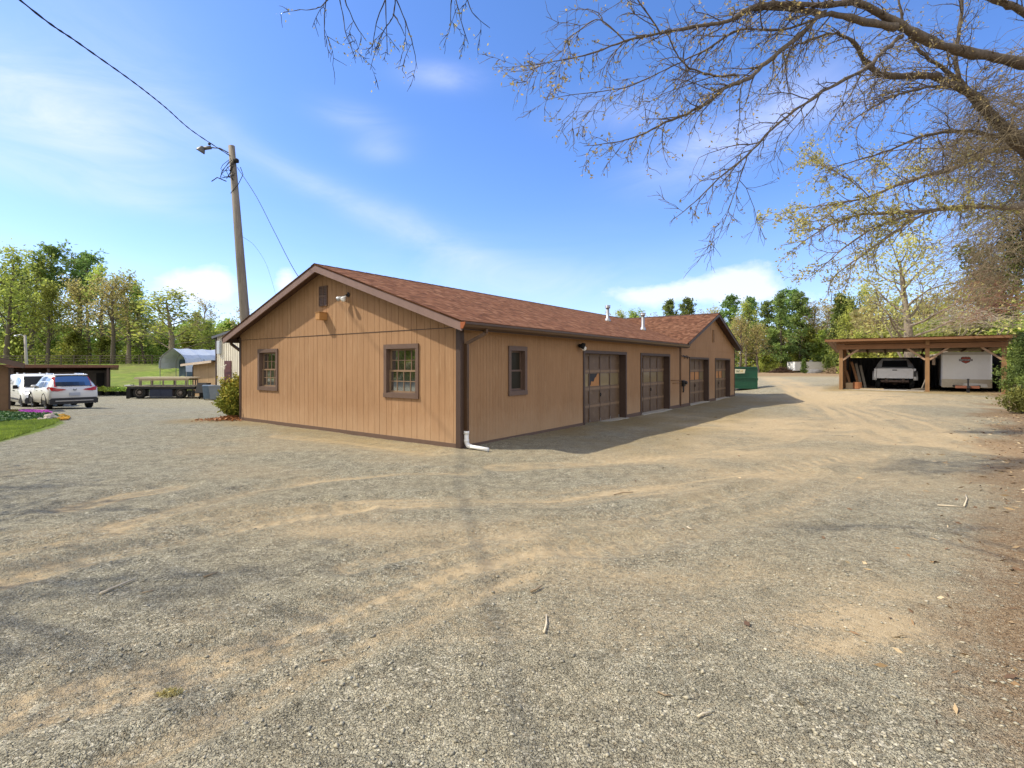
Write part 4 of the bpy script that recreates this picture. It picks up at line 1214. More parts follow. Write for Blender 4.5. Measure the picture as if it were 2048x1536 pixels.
# ---- wheelie bins by the metal building
M_BINB = paint('blue-grey bin plastic', (.12, .17, .23), .5, .15, 5)
def bin_(name, label, px, Y, rz_, mat, hh=1.0, lid=False):
    p = put(px, Y); b_ = thing('wheelie_bin', label, 'bin', p, rz_, 'wheelie bins beside the metal building')
    m = MB(); w0, w1, d0, d1 = .23, .29, .25, .34
    m.add([(-w0, -d0, .08), (w0, -d0, .08), (w0, d0, .08), (-w0, d0, .08), (-w1, -d1, hh * .92), (w1, -d1, hh * .92), (w1, d1, hh * .92), (-w1, d1, hh * .92)], [(0, 3, 2, 1), (0, 1, 5, 4), (1, 2, 6, 5), (2, 3, 7, 6), (3, 0, 4, 7), (4, 5, 6, 7)])
    m.box(-w1 - .02, w1 + .02, -d1 - .02, d1 + .02, hh * .90, hh * .95)
    m.build('bin_body', mat, b_)
    m = MB()
    if lid: m.prism([(d1, hh * .95), (d1 + .05, hh * .98), (d1 + .55, hh * .40), (d1 + .50, hh * .36)], -w1, w1, lambda a, b, d: (d, a, b))
    else: m.prism([(-d1 - .04, hh * .955), (d1 + .02, hh * .955), (d1 + .02, hh * 1.0), (0, hh * 1.04), (-d1 - .03, hh * .99)], -w1 - .02, w1 + .02, lambda a, b, d: (d, a, b))
    m.build('lid', mat if not lid else M_BLACK, b_)
    for s in (-1, 1):
        m = MB(); m.lathe([(.02, -.05), (.11, -.05), (.11, 0), (.02, 0)], Matrix.Translation((s * .25, d0 + .02, .11)) @ Matrix.Rotation(math.pi / 2, 4, 'Y'), 14); m.build('wheel', M_BLACK, b_)
    m = MB(); m.tube([(-w1 * .8, d1 + .05, hh * .9), (w1 * .8, d1 + .05, hh * .9)], .018, 6); m.build('handle', mat, b_)
bin_('bin', 'narrow blue-grey wheelie bin, left of the pair beside the black open bin', 416.5, 35.2, R(20), M_BINB)
bin_('bin', 'grey wheelie bin with a wheel showing, partly behind the round shrub', 429, 34.8, R(-60), paint('grey bin plastic', (.17, .20, .24), .5, .15, 5))
bin_('bin', 'black bin with its lid hanging open, behind the blue-grey bins', 409, 36.4, R(190), M_BLACK, 1.18, True)

# ================================================================== buildings on the left
def ribbed(mb, p0, p1, z0, z1f, pitch, depth, nrm):
    """ribbed sheet between two ground points; z1f(t) gives the top"""
    p0 = Vector(p0); p1 = Vector(p1); L = (p1 - p0).length; t = (p1 - p0) / L; n = Vector(nrm).normalized()
    k = 0; s = 0; prof = []
    while s < L:
        for a, d in ((0, 0), (pitch * .55, 0), (pitch * .66, depth), (pitch * .88, depth), (pitch * .999, 0)):
            if s + a <= L: prof.append((s + a, d))
        s += pitch
    prof.append((L, 0))
    for (a, da), (b, db) in zip(prof[:-1], prof[1:]):
        A = p0 + t * a + n * da; B = p0 + t * b + n * db
        mb.quad((A.x, A.y, z0), (B.x, B.y, z0), (B.x, B.y, z1f(b)), (A.x, A.y, z1f(a)))


M_METALW = paint('cream ribbed metal', (.72, .66, .53), .5, .08, 2, (1, 1, .4), dirt=(.35, .30, .24), dirtamt=.35)
MBD = thing('metal_building', 'tall cream ribbed metal building with dark roof edge, behind the workshop corner', 'building', (-21.6, 37.2, -.8), R(-36.5))
zl, pit, wd = 4.55, .11, 9.0
m = MB(); top = lambda s: zl + pit * (s if s < wd / 2 else wd - s)
ribbed(m, (0, 0, 0), (wd, 0, 0), 0, top, .32, .045, (0, -1, 0)); ribbed(m, (0, 12, 0), (0, 0, 0), 0, lambda s: zl, .32, .045, (-1, 0, 0))
m.build('wall', M_METALW, MBD, fix=False)
m = MB()
m.add([(-.15, -.25, zl - .02), (wd / 2, -.25, zl + pit * wd / 2 + .03), (wd / 2, 12, zl + pit * wd / 2 + .03), (-.15, 12, zl - .02)], [(0, 1, 2, 3)])
m.add([(wd + .15, -.25, zl - .02), (wd / 2, -.25, zl + pit * wd / 2 + .03), (wd / 2, 12, zl + pit * wd / 2 + .03), (wd + .15, 12, zl - .02)], [(0, 1, 2, 3)])
m.bar((-.16, -.24, zl - .09), (wd / 2, -.24, zl + pit * wd / 2 - .04), .06, .16); m.bar((wd / 2, -.24, zl + pit * wd / 2 - .04), (wd + .16, -.24, zl - .09), .06, .16)
m.bar((-.17, -.2, zl - .1), (-.17, 12, zl - .1), .1, .16)
m.build('roof', paint('dark metal roof', (.09, .085, .085), .45, .15, 5, metal=.3), MBD, fix=False)
m = MB(); m.box(-.03, .06, -.07, .05, 0, zl - .05); m.build('corner_trim', M_TRIMD, MBD)
m = MB(); m.cbox(.50, .95, -.22, -.05, 3.25, 4.18, .02); m.build('electric_box', paint('grey cabinet', (.42, .45, .48), .5, .1, 4), MBD)
m = MB(); m.box(1.42, 2.4, -.09, -.02, 0, 2.75); d_ = m.build('door', paint('red-brown door', (.09, .022, .014), .5, .2, 4), MBD)
m = MB(); m.bar((1.3, -.3, 2.28), (2.3, -.35, 2.48), .03, .05); m.tube([(2.1, -.35, 2.45), (2.18, -.4, 2.15)], .02, 6); m.build('awning_arm', M_METALW, MBD)

BSH = thing('tan_shed', 'low tan board shed with overhanging roof between the tarp shelter and the cream metal building', 'shed', (-25.2, 40.2, -.80), R(-36.5))
m = MB(); ribbed(m, (0, 0, 0), (4, 0, 0), 0, lambda s: 2.50 + .05 * s, .2, .018, (0, -1, 0)); ribbed(m, (0, 5, 0), (0, 0, 0), 0, lambda s: 2.4, .2, .018, (-1, 0, 0)); m.build('wall', sidingmat('pale tan boards', (.52, .37, .21)), BSH, fix=False)
m = MB(); m.add([(-.95, -.5, 2.54), (4.4, -.5, 2.81), (4.4, 5.2, 2.81), (-.95, 5.2, 2.54), (-.95, -.5, 2.48), (4.4, -.5, 2.75), (4.4, 5.2, 2.75), (-.95, 5.2, 2.48)], [(0, 1, 2, 3), (7, 6, 5, 4), (0, 4, 5, 1), (3, 2, 6, 7), (0, 3, 7, 4)])
r_ = m.build('roof', paint('brown roof sheet', (.22, .13, .085), .7, .2, 4), BSH)
m = MB(); m.bar((-.95, -.52, 2.44), (4.4, -.52, 2.71), .04, .17); m.build('fascia', paint('pale fascia', (.52, .42, .31), .6, .1, 4), r_)
m = MB(); m.box(.0, .08, -.05, .02, 0, 2.35); m.build('corner_trim', M_TRIMD, BSH)

# tarp shelter
M_TARP = paint('pale blue-grey tarp', (.54, .59, .65), .45, .12, 2, bump=.6, bscale=6)
M_TARPD = paint('dark blue-grey tarp', (.085, .125, .16), .5, .15, 2, bump=.6, bscale=6)
TP = thing('tarp_shelter', 'arched shelter of metal hoops under a pale blue-grey tarp, behind the flatbed wagon', 'shelter', (-31.8, 46.0, -.82), R(-14))
Wt, Dt = 2.9, 6.5
arch = [(0, 0), (0, 2.75), (.12, 3.08), (.40, 3.38), (Wt / 2 - .1, 3.95), (Wt / 2 + .1, 3.95), (Wt - .40, 3.38), (Wt - .12, 3.08), (Wt, 2.75), (Wt, 0)]
for k in range(5):
    m = MB(); m.tube([(a, k * Dt / 4, b) for a, b in arch], .032, 6); m.build('hoop', M_GREYM, TP, True)
m = MB(); rng = random.Random(4)
cov = [(a, b + .05) for a, b in arch[2:9]] + [(Wt + .04, 1.9)]
cov = [(-.04, 2.2), (-.03, 2.75)] + cov
nd = 12; rows = []
for k in range(nd + 1):
    sag = .10 * math.sin(math.pi * (k % 3) / 3) if k % 3 else 0
    rows.append([(a + rng.uniform(-.02, .02), k * Dt / nd - .1, b - sag * .7 + rng.uniform(-.02, .02)) for a, b in cov])
for r0, r1 in zip(rows[:-1], rows[1:]):
    for j in range(len(cov) - 1): m.quad(r0[j], r0[j + 1], r1[j + 1], r1[j])
m.build('tarp_cover', M_TARP, TP, True, fix=False)
m = MB(); rows = []
for k in range(9):
    a = Wt * k / 8; wv = .05 * math.sin(k * 2.1)
    rows.append([(a, Dt * .30 + wv, 1.32 + .12 * math.sin(k * 1.3) + .06 * abs(k - 4) / 4), (a, Dt * .30 + wv * .5, 2.3), (a, Dt * .30, 3.0)])
for r0, r1 in zip(rows[:-1], rows[1:]):
    for j in range(2): m.quad(r0[j], r1[j], r1[j + 1], r0[j + 1])
m.build('end_curtain', M_TARPD, TP, True, fix=False)
m = MB(); rows = [[(Wt + .02, y, 1.5 + .1 * math.sin(y * 2)), (Wt + .03, y, 2.3)] for y in np.linspace(0, Dt, 9)]
for r0, r1 in zip(rows[:-1], rows[1:]): m.quad(r0[0], r1[0], r1[1], r0[1])
m.build('side_curtain', M_TARPD, TP, True, fix=False)
m = MB(); m.box(.1, Wt - .1, Dt * .55, Dt * .55 + .05, 0, 1.5); m.build('mesh_screen', paint('dark mesh', (.035, .035, .03), .8, .4, 20), TP)

# long open-fronted shed
OSH = thing('open_shed', 'long low open-fronted dark shed with a rusty brown roof edge behind the white vehicles', 'shed', (-39.1, 35.0, -.74), R(38))
SLn = 9.0
M_SHB = paint('dark brown boards', (.060, .042, .032), .8, .3, 4)
m = MB(); m.box(-.3, SLn, 4.6, 4.7, 0, 2.0); m.box(-.3, -.2, .2, 4.6, 0, 2.1); m.box(SLn - .1, SLn, .1, 4.6, 0, 2.12); m.build('wall', M_SHB, OSH)
m = MB(); m.add([(-.6, -.35, 2.46), (SLn + .55, -.35, 2.40), (SLn + .55, 5.0, 2.02), (-.6, 5.0, 2.06), (-.6, -.35, 2.40), (SLn + .55, -.35, 2.34), (SLn + .55, 5.0, 1.96), (-.6, 5.0, 2.0)], [(0, 1, 2, 3), (7, 6, 5, 4), (0, 4, 5, 1), (1, 5, 6, 2), (3, 2, 6, 7), (0, 3, 7, 4)])
r_ = m.build('roof', paint('rusty roof metal', (.22, .10, .055), .6, .3, 3), OSH)
m = MB(); m.box(-.6, SLn + .5, -.38, -.34, 2.20, 2.36); m.build('fascia', paint('red-brown fascia', (.16, .07, .042), .6, .2, 3), r_)
for k, x in enumerate((1.6, 3.4, 5.35, 8.85)):
    m = MB(); m.box(x - .07, x + .07, -.05, .09, 0, 2.2); m.build('post', M_TRIMD, OSH)
m = MB(); m.box(7.1, 8.75, 2.0, 2.08, 0, 1.95); m.build('partition', paint('grey boards', (.10, .088, .075), .8, .2, 4), OSH)
m = MB(); m.box(8.1, 8.6, 1.95, 1.99, 0, 1.75); m.build('doorway', M_BLACK, OSH)
m = MB(); m.box(2.0, 7.0, .3, .36, 1.72, 1.86); m.build('beam', M_SHB, OSH)

# small hut at the left edge
HUT = thing('pump_hut', 'small brown hut with a low dark roof at the far left edge', 'hut', (-20.35, 20.6, gzf(-20.3, 20.6)), R(45))
m = MB(); m.box(-3.2, 0, 0, 3, -.1, 1.78); m.add([(-3.2, 0, 1.78), (0, 0, 1.78), (-1.6, 0, 2.5)], [(0, 1, 2)]); m.build('wall', paint('brown hut boards', (.20, .115, .06), .8, .15, 4), HUT)
m = MB()
m.add([(-1.6, -.5, 2.62), (.42, -.5, 1.96), (.42, 3.3, 1.96), (-1.6, 3.3, 2.62), (-1.6, -.5, 2.54), (.42, -.5, 1.88), (.42, 3.3, 1.88), (-1.6, 3.3, 2.54)], [(0, 1, 2, 3), (7, 6, 5, 4), (0, 4, 5, 1), (1, 5, 6, 2), (3, 2, 6, 7), (0, 3, 7, 4)])
m.add([(-1.6, -.5, 2.62), (-4.2, -.5, 1.78), (-4.2, 3.3, 1.78), (-1.6, 3.3, 2.62)], [(0, 1, 2, 3)])
r_ = m.build('roof', paint('dark hut roof', (.075, .055, .045), .8, .2, 4), HUT)
m = MB(); m.bar((-1.6, -.52, 2.50), (.43, -.52, 1.84), .04, .19); m.bar((.43, -.49, 1.84), (.43, 3.3, 1.84), .04, .17); m.build('fascia', M_TRIM, r_)
m = MB(); m.box(-.02, .04, -.03, .05, -.1, 1.76); m.build('corner_trim', M_TRIMD, HUT)

# plants in black pots in a row beside the shed
def potted(px, Y, k, lab, gh):
    p = put(px, Y); t_ = thing('potted_plant', lab, 'potted plant', p, k * .7, 'potted plants standing in a row beside the open shed')
    m = MB(); m.lathe([(.13, 0), (.17, .28), (.18, .28), (.18, .31), (.15, .31), (.14, .27)], None, 12); m.build('pot', M_BLACK, t_)
    rng_ = np.random.default_rng(900 + k); n_ = 260
    C = rng_.normal(size=(n_, 3)) * (.20, .20, .14); C[:, 2] = np.abs(C[:, 2]) * .6 + .34 + gh * .6 * rng_.random(n_)
    quads_obj('foliage', leaf_quads(C, .085, rng_, 1.8, .3), M_LBRIGHT, t_, rng_.random(n_))
M_LBRIGHT = leafmat('bright green leaves', (.42, .56, .10), .4)
ords = ['first', 'second', 'third', 'fourth', 'fifth', 'sixth', 'seventh', 'eighth', 'ninth', 'tenth', 'eleventh', 'twelfth', 'thirteenth', 'fourteenth', 'fifteenth', 'sixteenth', 'seventeenth', 'eighteenth', 'nineteenth', 'twentieth']
for k in range(9):
    potted(200 + k * 7.2, 40.4 + .5 * math.sin(k * 2.3), k, '%s green potted plant from the left in the row beside the open shed' % ords[k], .30 + .1 * math.sin(k * 1.7))

# yard lamp post on the left
p = put(55.5, 52); LP = thing('lamp_post', 'pale leaning wooden lamp post with a small street lamp, behind the open shed', 'lamp post', p)
tp = at(50, 671, 52) - p
m = MB(); m.tube([(0, 0, 0), tp * .5, tp], [.16, .13, .11], 10); m.build('pole', paint('pale grey pole', (.42, .38, .32), .85, .2, 3, (3, 3, .4)), LP, True)
m = MB(); m.tube([tp + Vector((0, 0, -.1)), tp + Vector((-.35, -.1, .08)), tp + Vector((-.75, -.15, .02))], .035, 8); m.lathe([(.05, 0), (.16, -.1), (.17, -.16), (.05, -.2)], Matrix.Translation(tp + Vector((-.8, -.15, .05))), 12); m.build('lamp_arm', M_GREYM, LP, True)
# field fence along the top of the bank
FN = thing('field_fence', 'dark post and rail fence running along the top of the grassy bank', 'fence', put(150, 69))
b0 = FN.location
pts = [put(px, 69 + .004 * (px - 90)) - b0 for px in range(-60, 460, 26)]
for q in pts:
    m = MB(); m.tube([q + Vector((0, 0, -.2)), q + Vector((0, 0, 1.25))], [.08, .065], 7); m.build('post', M_BARK, FN)
for zz in (.45, .8, 1.15):
    m = MB(); m.tube([q + Vector((0, 0, zz)) for q in pts], .045, 5); m.build('rail', M_BARK, FN)

# ================================================================== carport on the right
CP0 = Vector((18.1, 28.0, 0)); cx_ = Vector((.8, -.6, 0)); cz0 = .30
CAR = thing('carport', 'timber pole carport with rusty metal roof sheltering a pickup and a white trailer', 'carport', (CP0.x, CP0.y, cz0), math.atan2(-.6, .8))
M_POST = wood('golden treated timber', (.31, .175, .08), axis=2)
M_BEAM = wood('red-brown timber beam', (.25, .125, .058), axis=0)
M_BRACE = wood('grey timber brace', (.40, .26, .16), axis=0)
for d, dd in ((0, 0), (3.68, 0), (6.5, 0), (0, 6.2), (3.68, 6.2), (6.5, 6.2)):
    m = MB(); hh = 2.46 if dd == 0 else 2.05
    m.box(d - .085, d + .085, dd - .085, dd + .085, -.5, hh - .01); m.build('post', M_POST, CAR)
m = MB(); m.box(-.2, 6.62, -.13, -.088, 2.20, 2.45); m.build('front_beam', M_BEAM, CAR)
m = MB(); m.box(-.2, 6.62, -.088, -.04, 2.48, 2.62); m.build('header', M_BEAM, CAR)
m = MB()
for k in range(8): m.bar((.1 + k * .9, -.35, 2.66), (.1 + k * .9, 6.9, 2.09), .05, .13)
m.build('rafter', M_BEAM, CAR)
m = MB(); m.box(3.60, 3.76, -.20, -.135, 2.36, 2.66); m.build('beam_block', M_POST, CAR)
for (a, b, s) in ((0, .0, 1), (3.68, 0, -1), (3.68, 0, 1), (6.5, 0, -1)):
    m = MB(); m.bar((a + s * .08, -.05, 1.62), (a + s * .82, -.05, 2.22), .05, .09); m.build('brace', M_BRACE, CAR)
M_RUSTM = paint('rusty metal roofing', (.20, .095, .05), .6, .3, 2, dirt=(.32, .18, .08), dirtamt=.5)
m = MB(); n_ = 84; x0_, x1_ = -.75, 7.0
for k in range(n_):
    a = x0_ + (x1_ - x0_) * k / n_; b = x0_ + (x1_ - x0_) * (k + 1) / n_; za, zb_ = (.025 if k % 2 else 0), (0 if k % 2 else .025)
    m.quad((a, -.55, 2.76 + za), (b, -.55, 2.76 + zb_), (b, 7.0, 2.16 + zb_), (a, 7.0, 2.16 + za))
r_ = m.build('roof', M_RUSTM, CAR, fix=False)
m = MB(); m.box(-.72, 6.95, -.53, -.48, 2.62, 2.74); m.box(-.74, -.70, -.5, 6.9, 2.1, 2.2) if False else None; m.build('fascia', M_BEAM, r_)
M_GSHEET = paint('grey ribbed sheet', (.22, .215, .20), .5, .12, 2, metal=.3)
m = MB(); ribbed(m, (0, .1, 0), (0, 6.2, 0), 0, lambda s: 2.40 - .07 * s, .25, .03, (-1, 0, 0)); m.build('side_wall', M_GSHEET, CAR, fix=False)
m = MB(); ribbed(m, (0, 6.32, 0), (6.5, 6.32, 0), 0, lambda s: 1.82, .25, .03, (0, 1, 0)); ribbed(m, (6.62, 6.3, 0), (6.62, 1.5, 0), 0, lambda s: 1.95, .25, .03, (1, 0, 0)); m.build('back_wall', paint('dark ribbed sheet', (.05, .05, .05), .6, .2, 2), CAR, fix=False)
m = MB(); m.bar((.05, .1, 1.0), (.05, 6.1, 1.0), .05, .12); m.box(.03, .17, 1.15, 1.30, 0, 2.3); m.build('wall_girt', M_BEAM, CAR)
m = MB(); m.box(3.6, 3.7, 1.2, 6.2, 0, 1.9); m.build('partition', paint('dark partition boards', (.045, .035, .028), .8, .3, 3), CAR)
SLAB = MB(); SLAB.box(.12, 3.55, .05, 6.2, -.12, .035); so = SLAB.build('concrete_slab', paint('pale concrete', (.42, .39, .33), .9, .12, 5, bump=.3)); so.location = CAR.location; so.rotation_euler = CAR.rotation_euler
tag(so, 'pale concrete floor under the carport', 'slab', kind='structure')


def in_car(x, y, z=0.0): return CAR_M @ Vector((x, y, z))
CAR_M = Matrix.Translation((CP0.x, CP0.y, cz0)) @ Matrix.Rotation(math.atan2(-.6, .8), 4, 'Z')
ca = math.atan2(-.6, .8)
# pickup: x forward (into the shelter)
p = in_car(2.36, 1.15, .035)
PK = thing('pickup_truck', 'old white pickup without rear bumper, parked nose-in under the carport', 'pickup', p, ca + math.pi / 2)
M_OLDW = paint('aged white paint', (.60, .60, .60), .35, .05, 2, dirt=(.35, .33, .30), dirtamt=.3)
m = MB()      # bed with flared rear quarters
for s in (1, -1):
    prof = [(-.0, .62), (.02, 1.12), (2.0, 1.12), (2.0, .55), (1.25, .50), (1.20, .72), (1.05, .86), (.82, .90), (.60, .84), (.46, .68), (.42, .52), (.1, .50)]
    m.prism(prof, s * .80, s * .90, lambda a, b, d: (a, d, b))
    arc = [(.35, .50), (.40, .70), (.56, .90), (.82, .99), (1.08, .90), (1.26, .70), (1.30, .50), (1.20, .50), (1.16, .70), (1.03, .84), (.82, .90), (.60, .84), (.48, .68), (.44, .50)]
    m.prism(arc, s * .88, s * .99, lambda a, b, d: (a, d, b))
m.box(.06, 2.0, -.8, .8, .62, .66); m.box(1.92, 2.0, -.8, .8, .66, 1.1)
m.build('bed', M_OLDW, PK)
m = MB(); m.prism([(-.78, .60), (.78, .60), (.79, 1.10), (.74, 1.13), (-.74, 1.13), (-.79, 1.10)], -.05, .02, lambda a, b, d: (d, a, b))
for zz in (.72, .84, .96): m.box(-.058, -.049, -.66, .66, zz, zz + .05)
tg = m.build('tailgate', M_OLDW, PK)
m = MB(); m.box(-.07, -.05, -.10, .10, 1.02, 1.07); m.build('tailgate_handle', M_DARK, tg)
st = [(2.04, .45, 1.12, 1.14, .80, .88, .80), (2.06, .42, 1.14, 1.62, .86, .90, .64), (2.25, .40, 1.14, 1.70, .88, .91, .62), (3.1, .40, 1.12, 1.72, .88, .91, .62), (3.5, .40, 1.10, 1.55, .88, .91, .66), (3.9, .40, 1.08, 1.16, .88, .90, .76), (4.7, .42, 1.02, 1.10, .88, .89, .76), (5.1, .45, .90, 1.0, .84, .84, .7), (5.2, .5, .75, .85, .78, .78, .6)]
mb, ip = car_body(st); mb.build('cab', M_OLDW, PK, True)
m = MB(); m.quad((2.015, -.60, 1.20), (2.015, .60, 1.20), (2.04, .54, 1.58), (2.04, -.54, 1.58)); m.build('rear_window', M_GLASS, PK, fix=False)
for s in (1, -1):
    side_patch(ip, 2.3, 3.45, .1, .85, s).build('side_window', M_GLASS, PK, True)
    for wx in (.82, 4.3): wheel(PK, wx, s * .86, .37, .23, s, M_GREYM)
    m = MB(); m.box(-.02, .03, s * .86 - .05, s * .86 + .05, .70, 1.0); m.build('tail_lamp', M_DARK if s < 0 else M_OLDW, PK)
m = MB(); m.box(-.10, 2.2, .30, .42, .42, .56); m.box(-.10, 2.2, -.42, -.30, .42, .56); m.box(-.05, .05, -.6, .6, .40, .50); m.tube([(.82, -.7, .37), (.82, .7, .37)], .06, 8); m.lathe([(.08, -.14), (.15, -.05), (.15, .05), (.08, .14)], Matrix.Translation((.82, 0, .37)), 10)
m.bar((-.12, .36, .38), (-.02, .40, .62), .05, .05); m.bar((-.12, -.36, .38), (-.02, -.40, .62), .05, .05)
m.build('frame_rail', paint('rusty frame', (.07, .045, .032), .7, .4, 8), PK)
# cargo trailer, front to the yard
p = in_car(5.22, .70, 0.0)
TR = thing('cargo_trailer', 'white enclosed cargo trailer with an orange shield emblem, under the right bay of the carport', 'trailer', p, ca)
M_TRW = paint('trailer white', (.62, .61, .58), .4, .05, 2, dirt=(.45, .41, .34), dirtamt=.25)
m = MB(); m.cbox(-.95, .95, 0, 3.8, .22, 1.98, .05); m.build('box_body', M_TRW, TR)
m = MB(); m.prism([(-.92, 1.86), (.92, 1.86), (.90, 1.94), (.80, 2.01), (-.80, 2.01), (-.90, 1.94)], -.03, 3.8, lambda a, b, d: (a, d, b)); m.build('roof_cap', paint('grey roof cap', (.40, .38, .34), .5, .15, 6), TR)
m = MB(); m.box(-.945, .945, -.012, -.002, .23, .64); m.build('stone_guard', paint('dull chequer plate', (.38, .33, .255), .35, .15, 14, metal=.55), TR)
m = MB(); m.prism([(-.16, .25), (-.10, .42), (.10, .46), (.75, .42), (.80, .25)], -.020, -.0135, lambda a, b, d: (a, d, b)); m.build('patch_panel', paint('pale patch', (.52, .50, .44), .4, .08, 5), TR)
m = MB(); m.bar((-.5, 0, .30), (-.06, -.85, .30), .06, .09); m.bar((.5, 0, .30), (.06, -.85, .30), .06, .09); m.box(-.06, .06, -1.05, -.8, .24, .34); m.build('drawbar', M_DARK, TR)
m = MB(); m.box(-.48, .40, -.92, -.86, .22, .34); m.build('cross_board', wood('red-stained board', (.25, .10, .06), axis=0), TR)
m = MB(); m.tube([(0, -.78, .05), (0, -.78, .62)], .032, 8); m.tube([(0, -.78, .62), (0, -.78, .68)], .05, 8); m.box(-.06, .06, -.84, -.72, -.02, .22); m.build('jack', M_DARK, TR)
for s in (-1, 1):
    m = MB(); m.lathe([(.15, -.2), (.30, -.2), (.32, -.1), (.30, 0), (.15, 0)], Matrix.Translation((s * .80, 2.3, .32)) @ Matrix.Rotation(s * math.pi / 2, 4, 'Y'), 18); m.build('wheel', M_BLACK, TR, True)
# shield emblem with its bar
M_ORG = paint('emblem orange-red', (.32, .045, .02), .4, .06, 10); M_EBK = paint('emblem black', (.05, .02, .016), .4, .1, 10)
sh = [(0, .16), (.05, .145), (.10, .155), (.165, .125), (.175, .06), (.175, -.03), (.13, -.10), (.06, -.135), (0, -.165)]
sh = sh + [(-a, b) for a, b in sh[-2:0:-1]]
ez, ex = 1.60, -.02
m = MB(); m.prism([(ex + a * 1.08, ez + b * 1.08) for a, b in sh], -.008, -.001, lambda a, b, d: (a, d, b)); em = m.build('emblem', M_EBK, TR)
m = MB(); m.prism([(ex + a * .92, ez + b * .92) for a, b in sh], -.013, -.009, lambda a, b, d: (a, d, b)); m.build('shield', M_ORG, em)
m = MB(); m.prism([(ex - .26, ez - .05), (ex + .26, ez - .05), (ex + .26, ez + .05), (ex - .26, ez + .05)], -.018, -.0135, lambda a, b, d: (a, d, b)); m.build('bar', M_EBK, em)
text_part('HARLEY-DAVIDSON', .062, M_WHITE, em, frame3((ex, -.020, ez), (1, 0, 0), (0, 0, 1)))
text_part('MOTOR', .065, M_EBK, em, frame3((ex, -.0145, ez + .092), (1, 0, 0), (0, 0, 1)))
text_part('CYCLES', .058, M_EBK, em, frame3((ex, -.0145, ez - .088), (1, 0, 0), (0, 0, 1)))
# things lying about the shelter
def loose(name, label, cat, mb, mat, x, y, z=.035, rz=0, grp=None):
    o = mb.build(name, mat); o.location = in_car(x, y, z); o.rotation_euler = (0, 0, ca + rz)
    return tag(o, label, cat, grp)
m = MB(); m.cbox(-.17, .17, -.15, .15, 0, .34, .015); loose('cardboard_box', 'small pale box beside the left post of the carport', 'box', m, paint('pale box', (.38, .27, .16), .8, .1, 5), .36, .5)
m = MB(); m.lathe([(.20, 0), (.22, .04), (.21, .34), (.2, .38)], None, 14); loose('log_round', 'upright orange log round next to the pale box in the carport', 'log', m, wood('cut log', (.34, .14, .06), axis=2), .72, .45)
for k, (x, tx, L2, lab) in enumerate([(.42, .16, 1.0, 'short dark board leaning on the carport wall, leftmost of the leaning boards'), (.80, .40, 1.5, 'wide brown board leaning steeply right of the log round in the carport'), (.88, .60, 1.4, 'grey board leaning in the carport, second from the pickup'), (1.05, .8, 1.3, 'thin grey board leaning nearest the pickup in the carport')]):
    m = MB(); m.bar((0, 0, .02), (tx - x, .35, L2), .12, .03, up=(0, 1, 0)); loose('leaning_board', lab, 'board', m, M_WOODG if k > 1 else M_BEAM, x, .8 + .25 * k, grp='boards leaning in the carport')
m = MB(); m.box(-.55, .55, -.07, .07, 0, .06); loose('timber_block', 'pale timber lying on the slab behind the left rear wheel of the pickup', 'timber', m, paint('pale timber', (.40, .31, .19), .8, .15, 4), 1.35, .35)
m = MB(); m.box(-.4, .35, -.1, .1, 0, .05); m.bar((-.2, -.05, .07), (.35, .1, .13), .08, .03); m.bar((.2, .1, .05), (.38, .2, .6), .05, .03); loose('scrap_wood', 'small heap of scrap boards at the foot of the middle carport post', 'scrap wood', m, M_WOODG, 3.25, .15)
m = MB(); m.cbox(-.03, .10, -.1, .1, 1.35, 1.85, .02); loose('wall_sign', 'narrow pale panel hung on the partition beside the trailer', 'panel', m, paint('faded panel', (.36, .27, .19), .6, .3, 20), 3.95, 1.15, 0)

# ================================================================== dumpster
p = put(1491, 32.6)
DU = thing('dumpster', 'dark green steel dumpster with a pale slanted sign at the far corner of the workshop', 'dumpster', p + Vector((-.25, 0, 0)), R(-16))
M_GRN = paint('dumpster green', (.008, .075, .038), .45, .15, 3, dirt=(.05, .10, .06), dirtamt=.4)
m = MB(); m.prism([(0, .08), (0, 1.45), (1.35, 1.45), (1.35, 1.30), (1.35, .08)], -.85, .9, lambda a, b, d: (d, a, b)); m.build('bin_body', M_GRN, DU)
m = MB()
for zz in (.10, .75, 1.40): m.box(-.88, .93, -.04, -.002, zz, zz + .07)
for x in (-.86, .87): m.box(x, x + .06, -.05, -.002, .08, 1.46)
m.box(.90, 1.02, .3, .9, .62, .76); m.build('steel_rib', M_GRN, DU)
m = MB(); m.box(-.83, .02, -.02, 1.33, 1.47, 1.50); m.box(.05, .88, -.02, 1.33, 1.47, 1.50); m.build('lid', M_BLACK, DU)
m = MB(); m.prism([(-.46, 1.06), (.17, 1.08), (.22, 1.33), (-.42, 1.35)], -.056, -.0405, lambda a, b, d: (a, d, b)); sg = m.build('sign', paint('pale sign', (.66, .62, .44), .5, .05, 5), DU)
text_part('W', .22, paint('sign dark green', (.01, .06, .03), .5), sg, frame3((-.23, -.058, 1.195), (1, .0, 0), (0, 0, 1)), ext=.004)
text_part('M', .20, paint('sign yellow', (.55, .36, .03), .5), sg, frame3((.0, -.058, 1.195), (1, .0, 0), (0, 0, 1)), ext=.004)

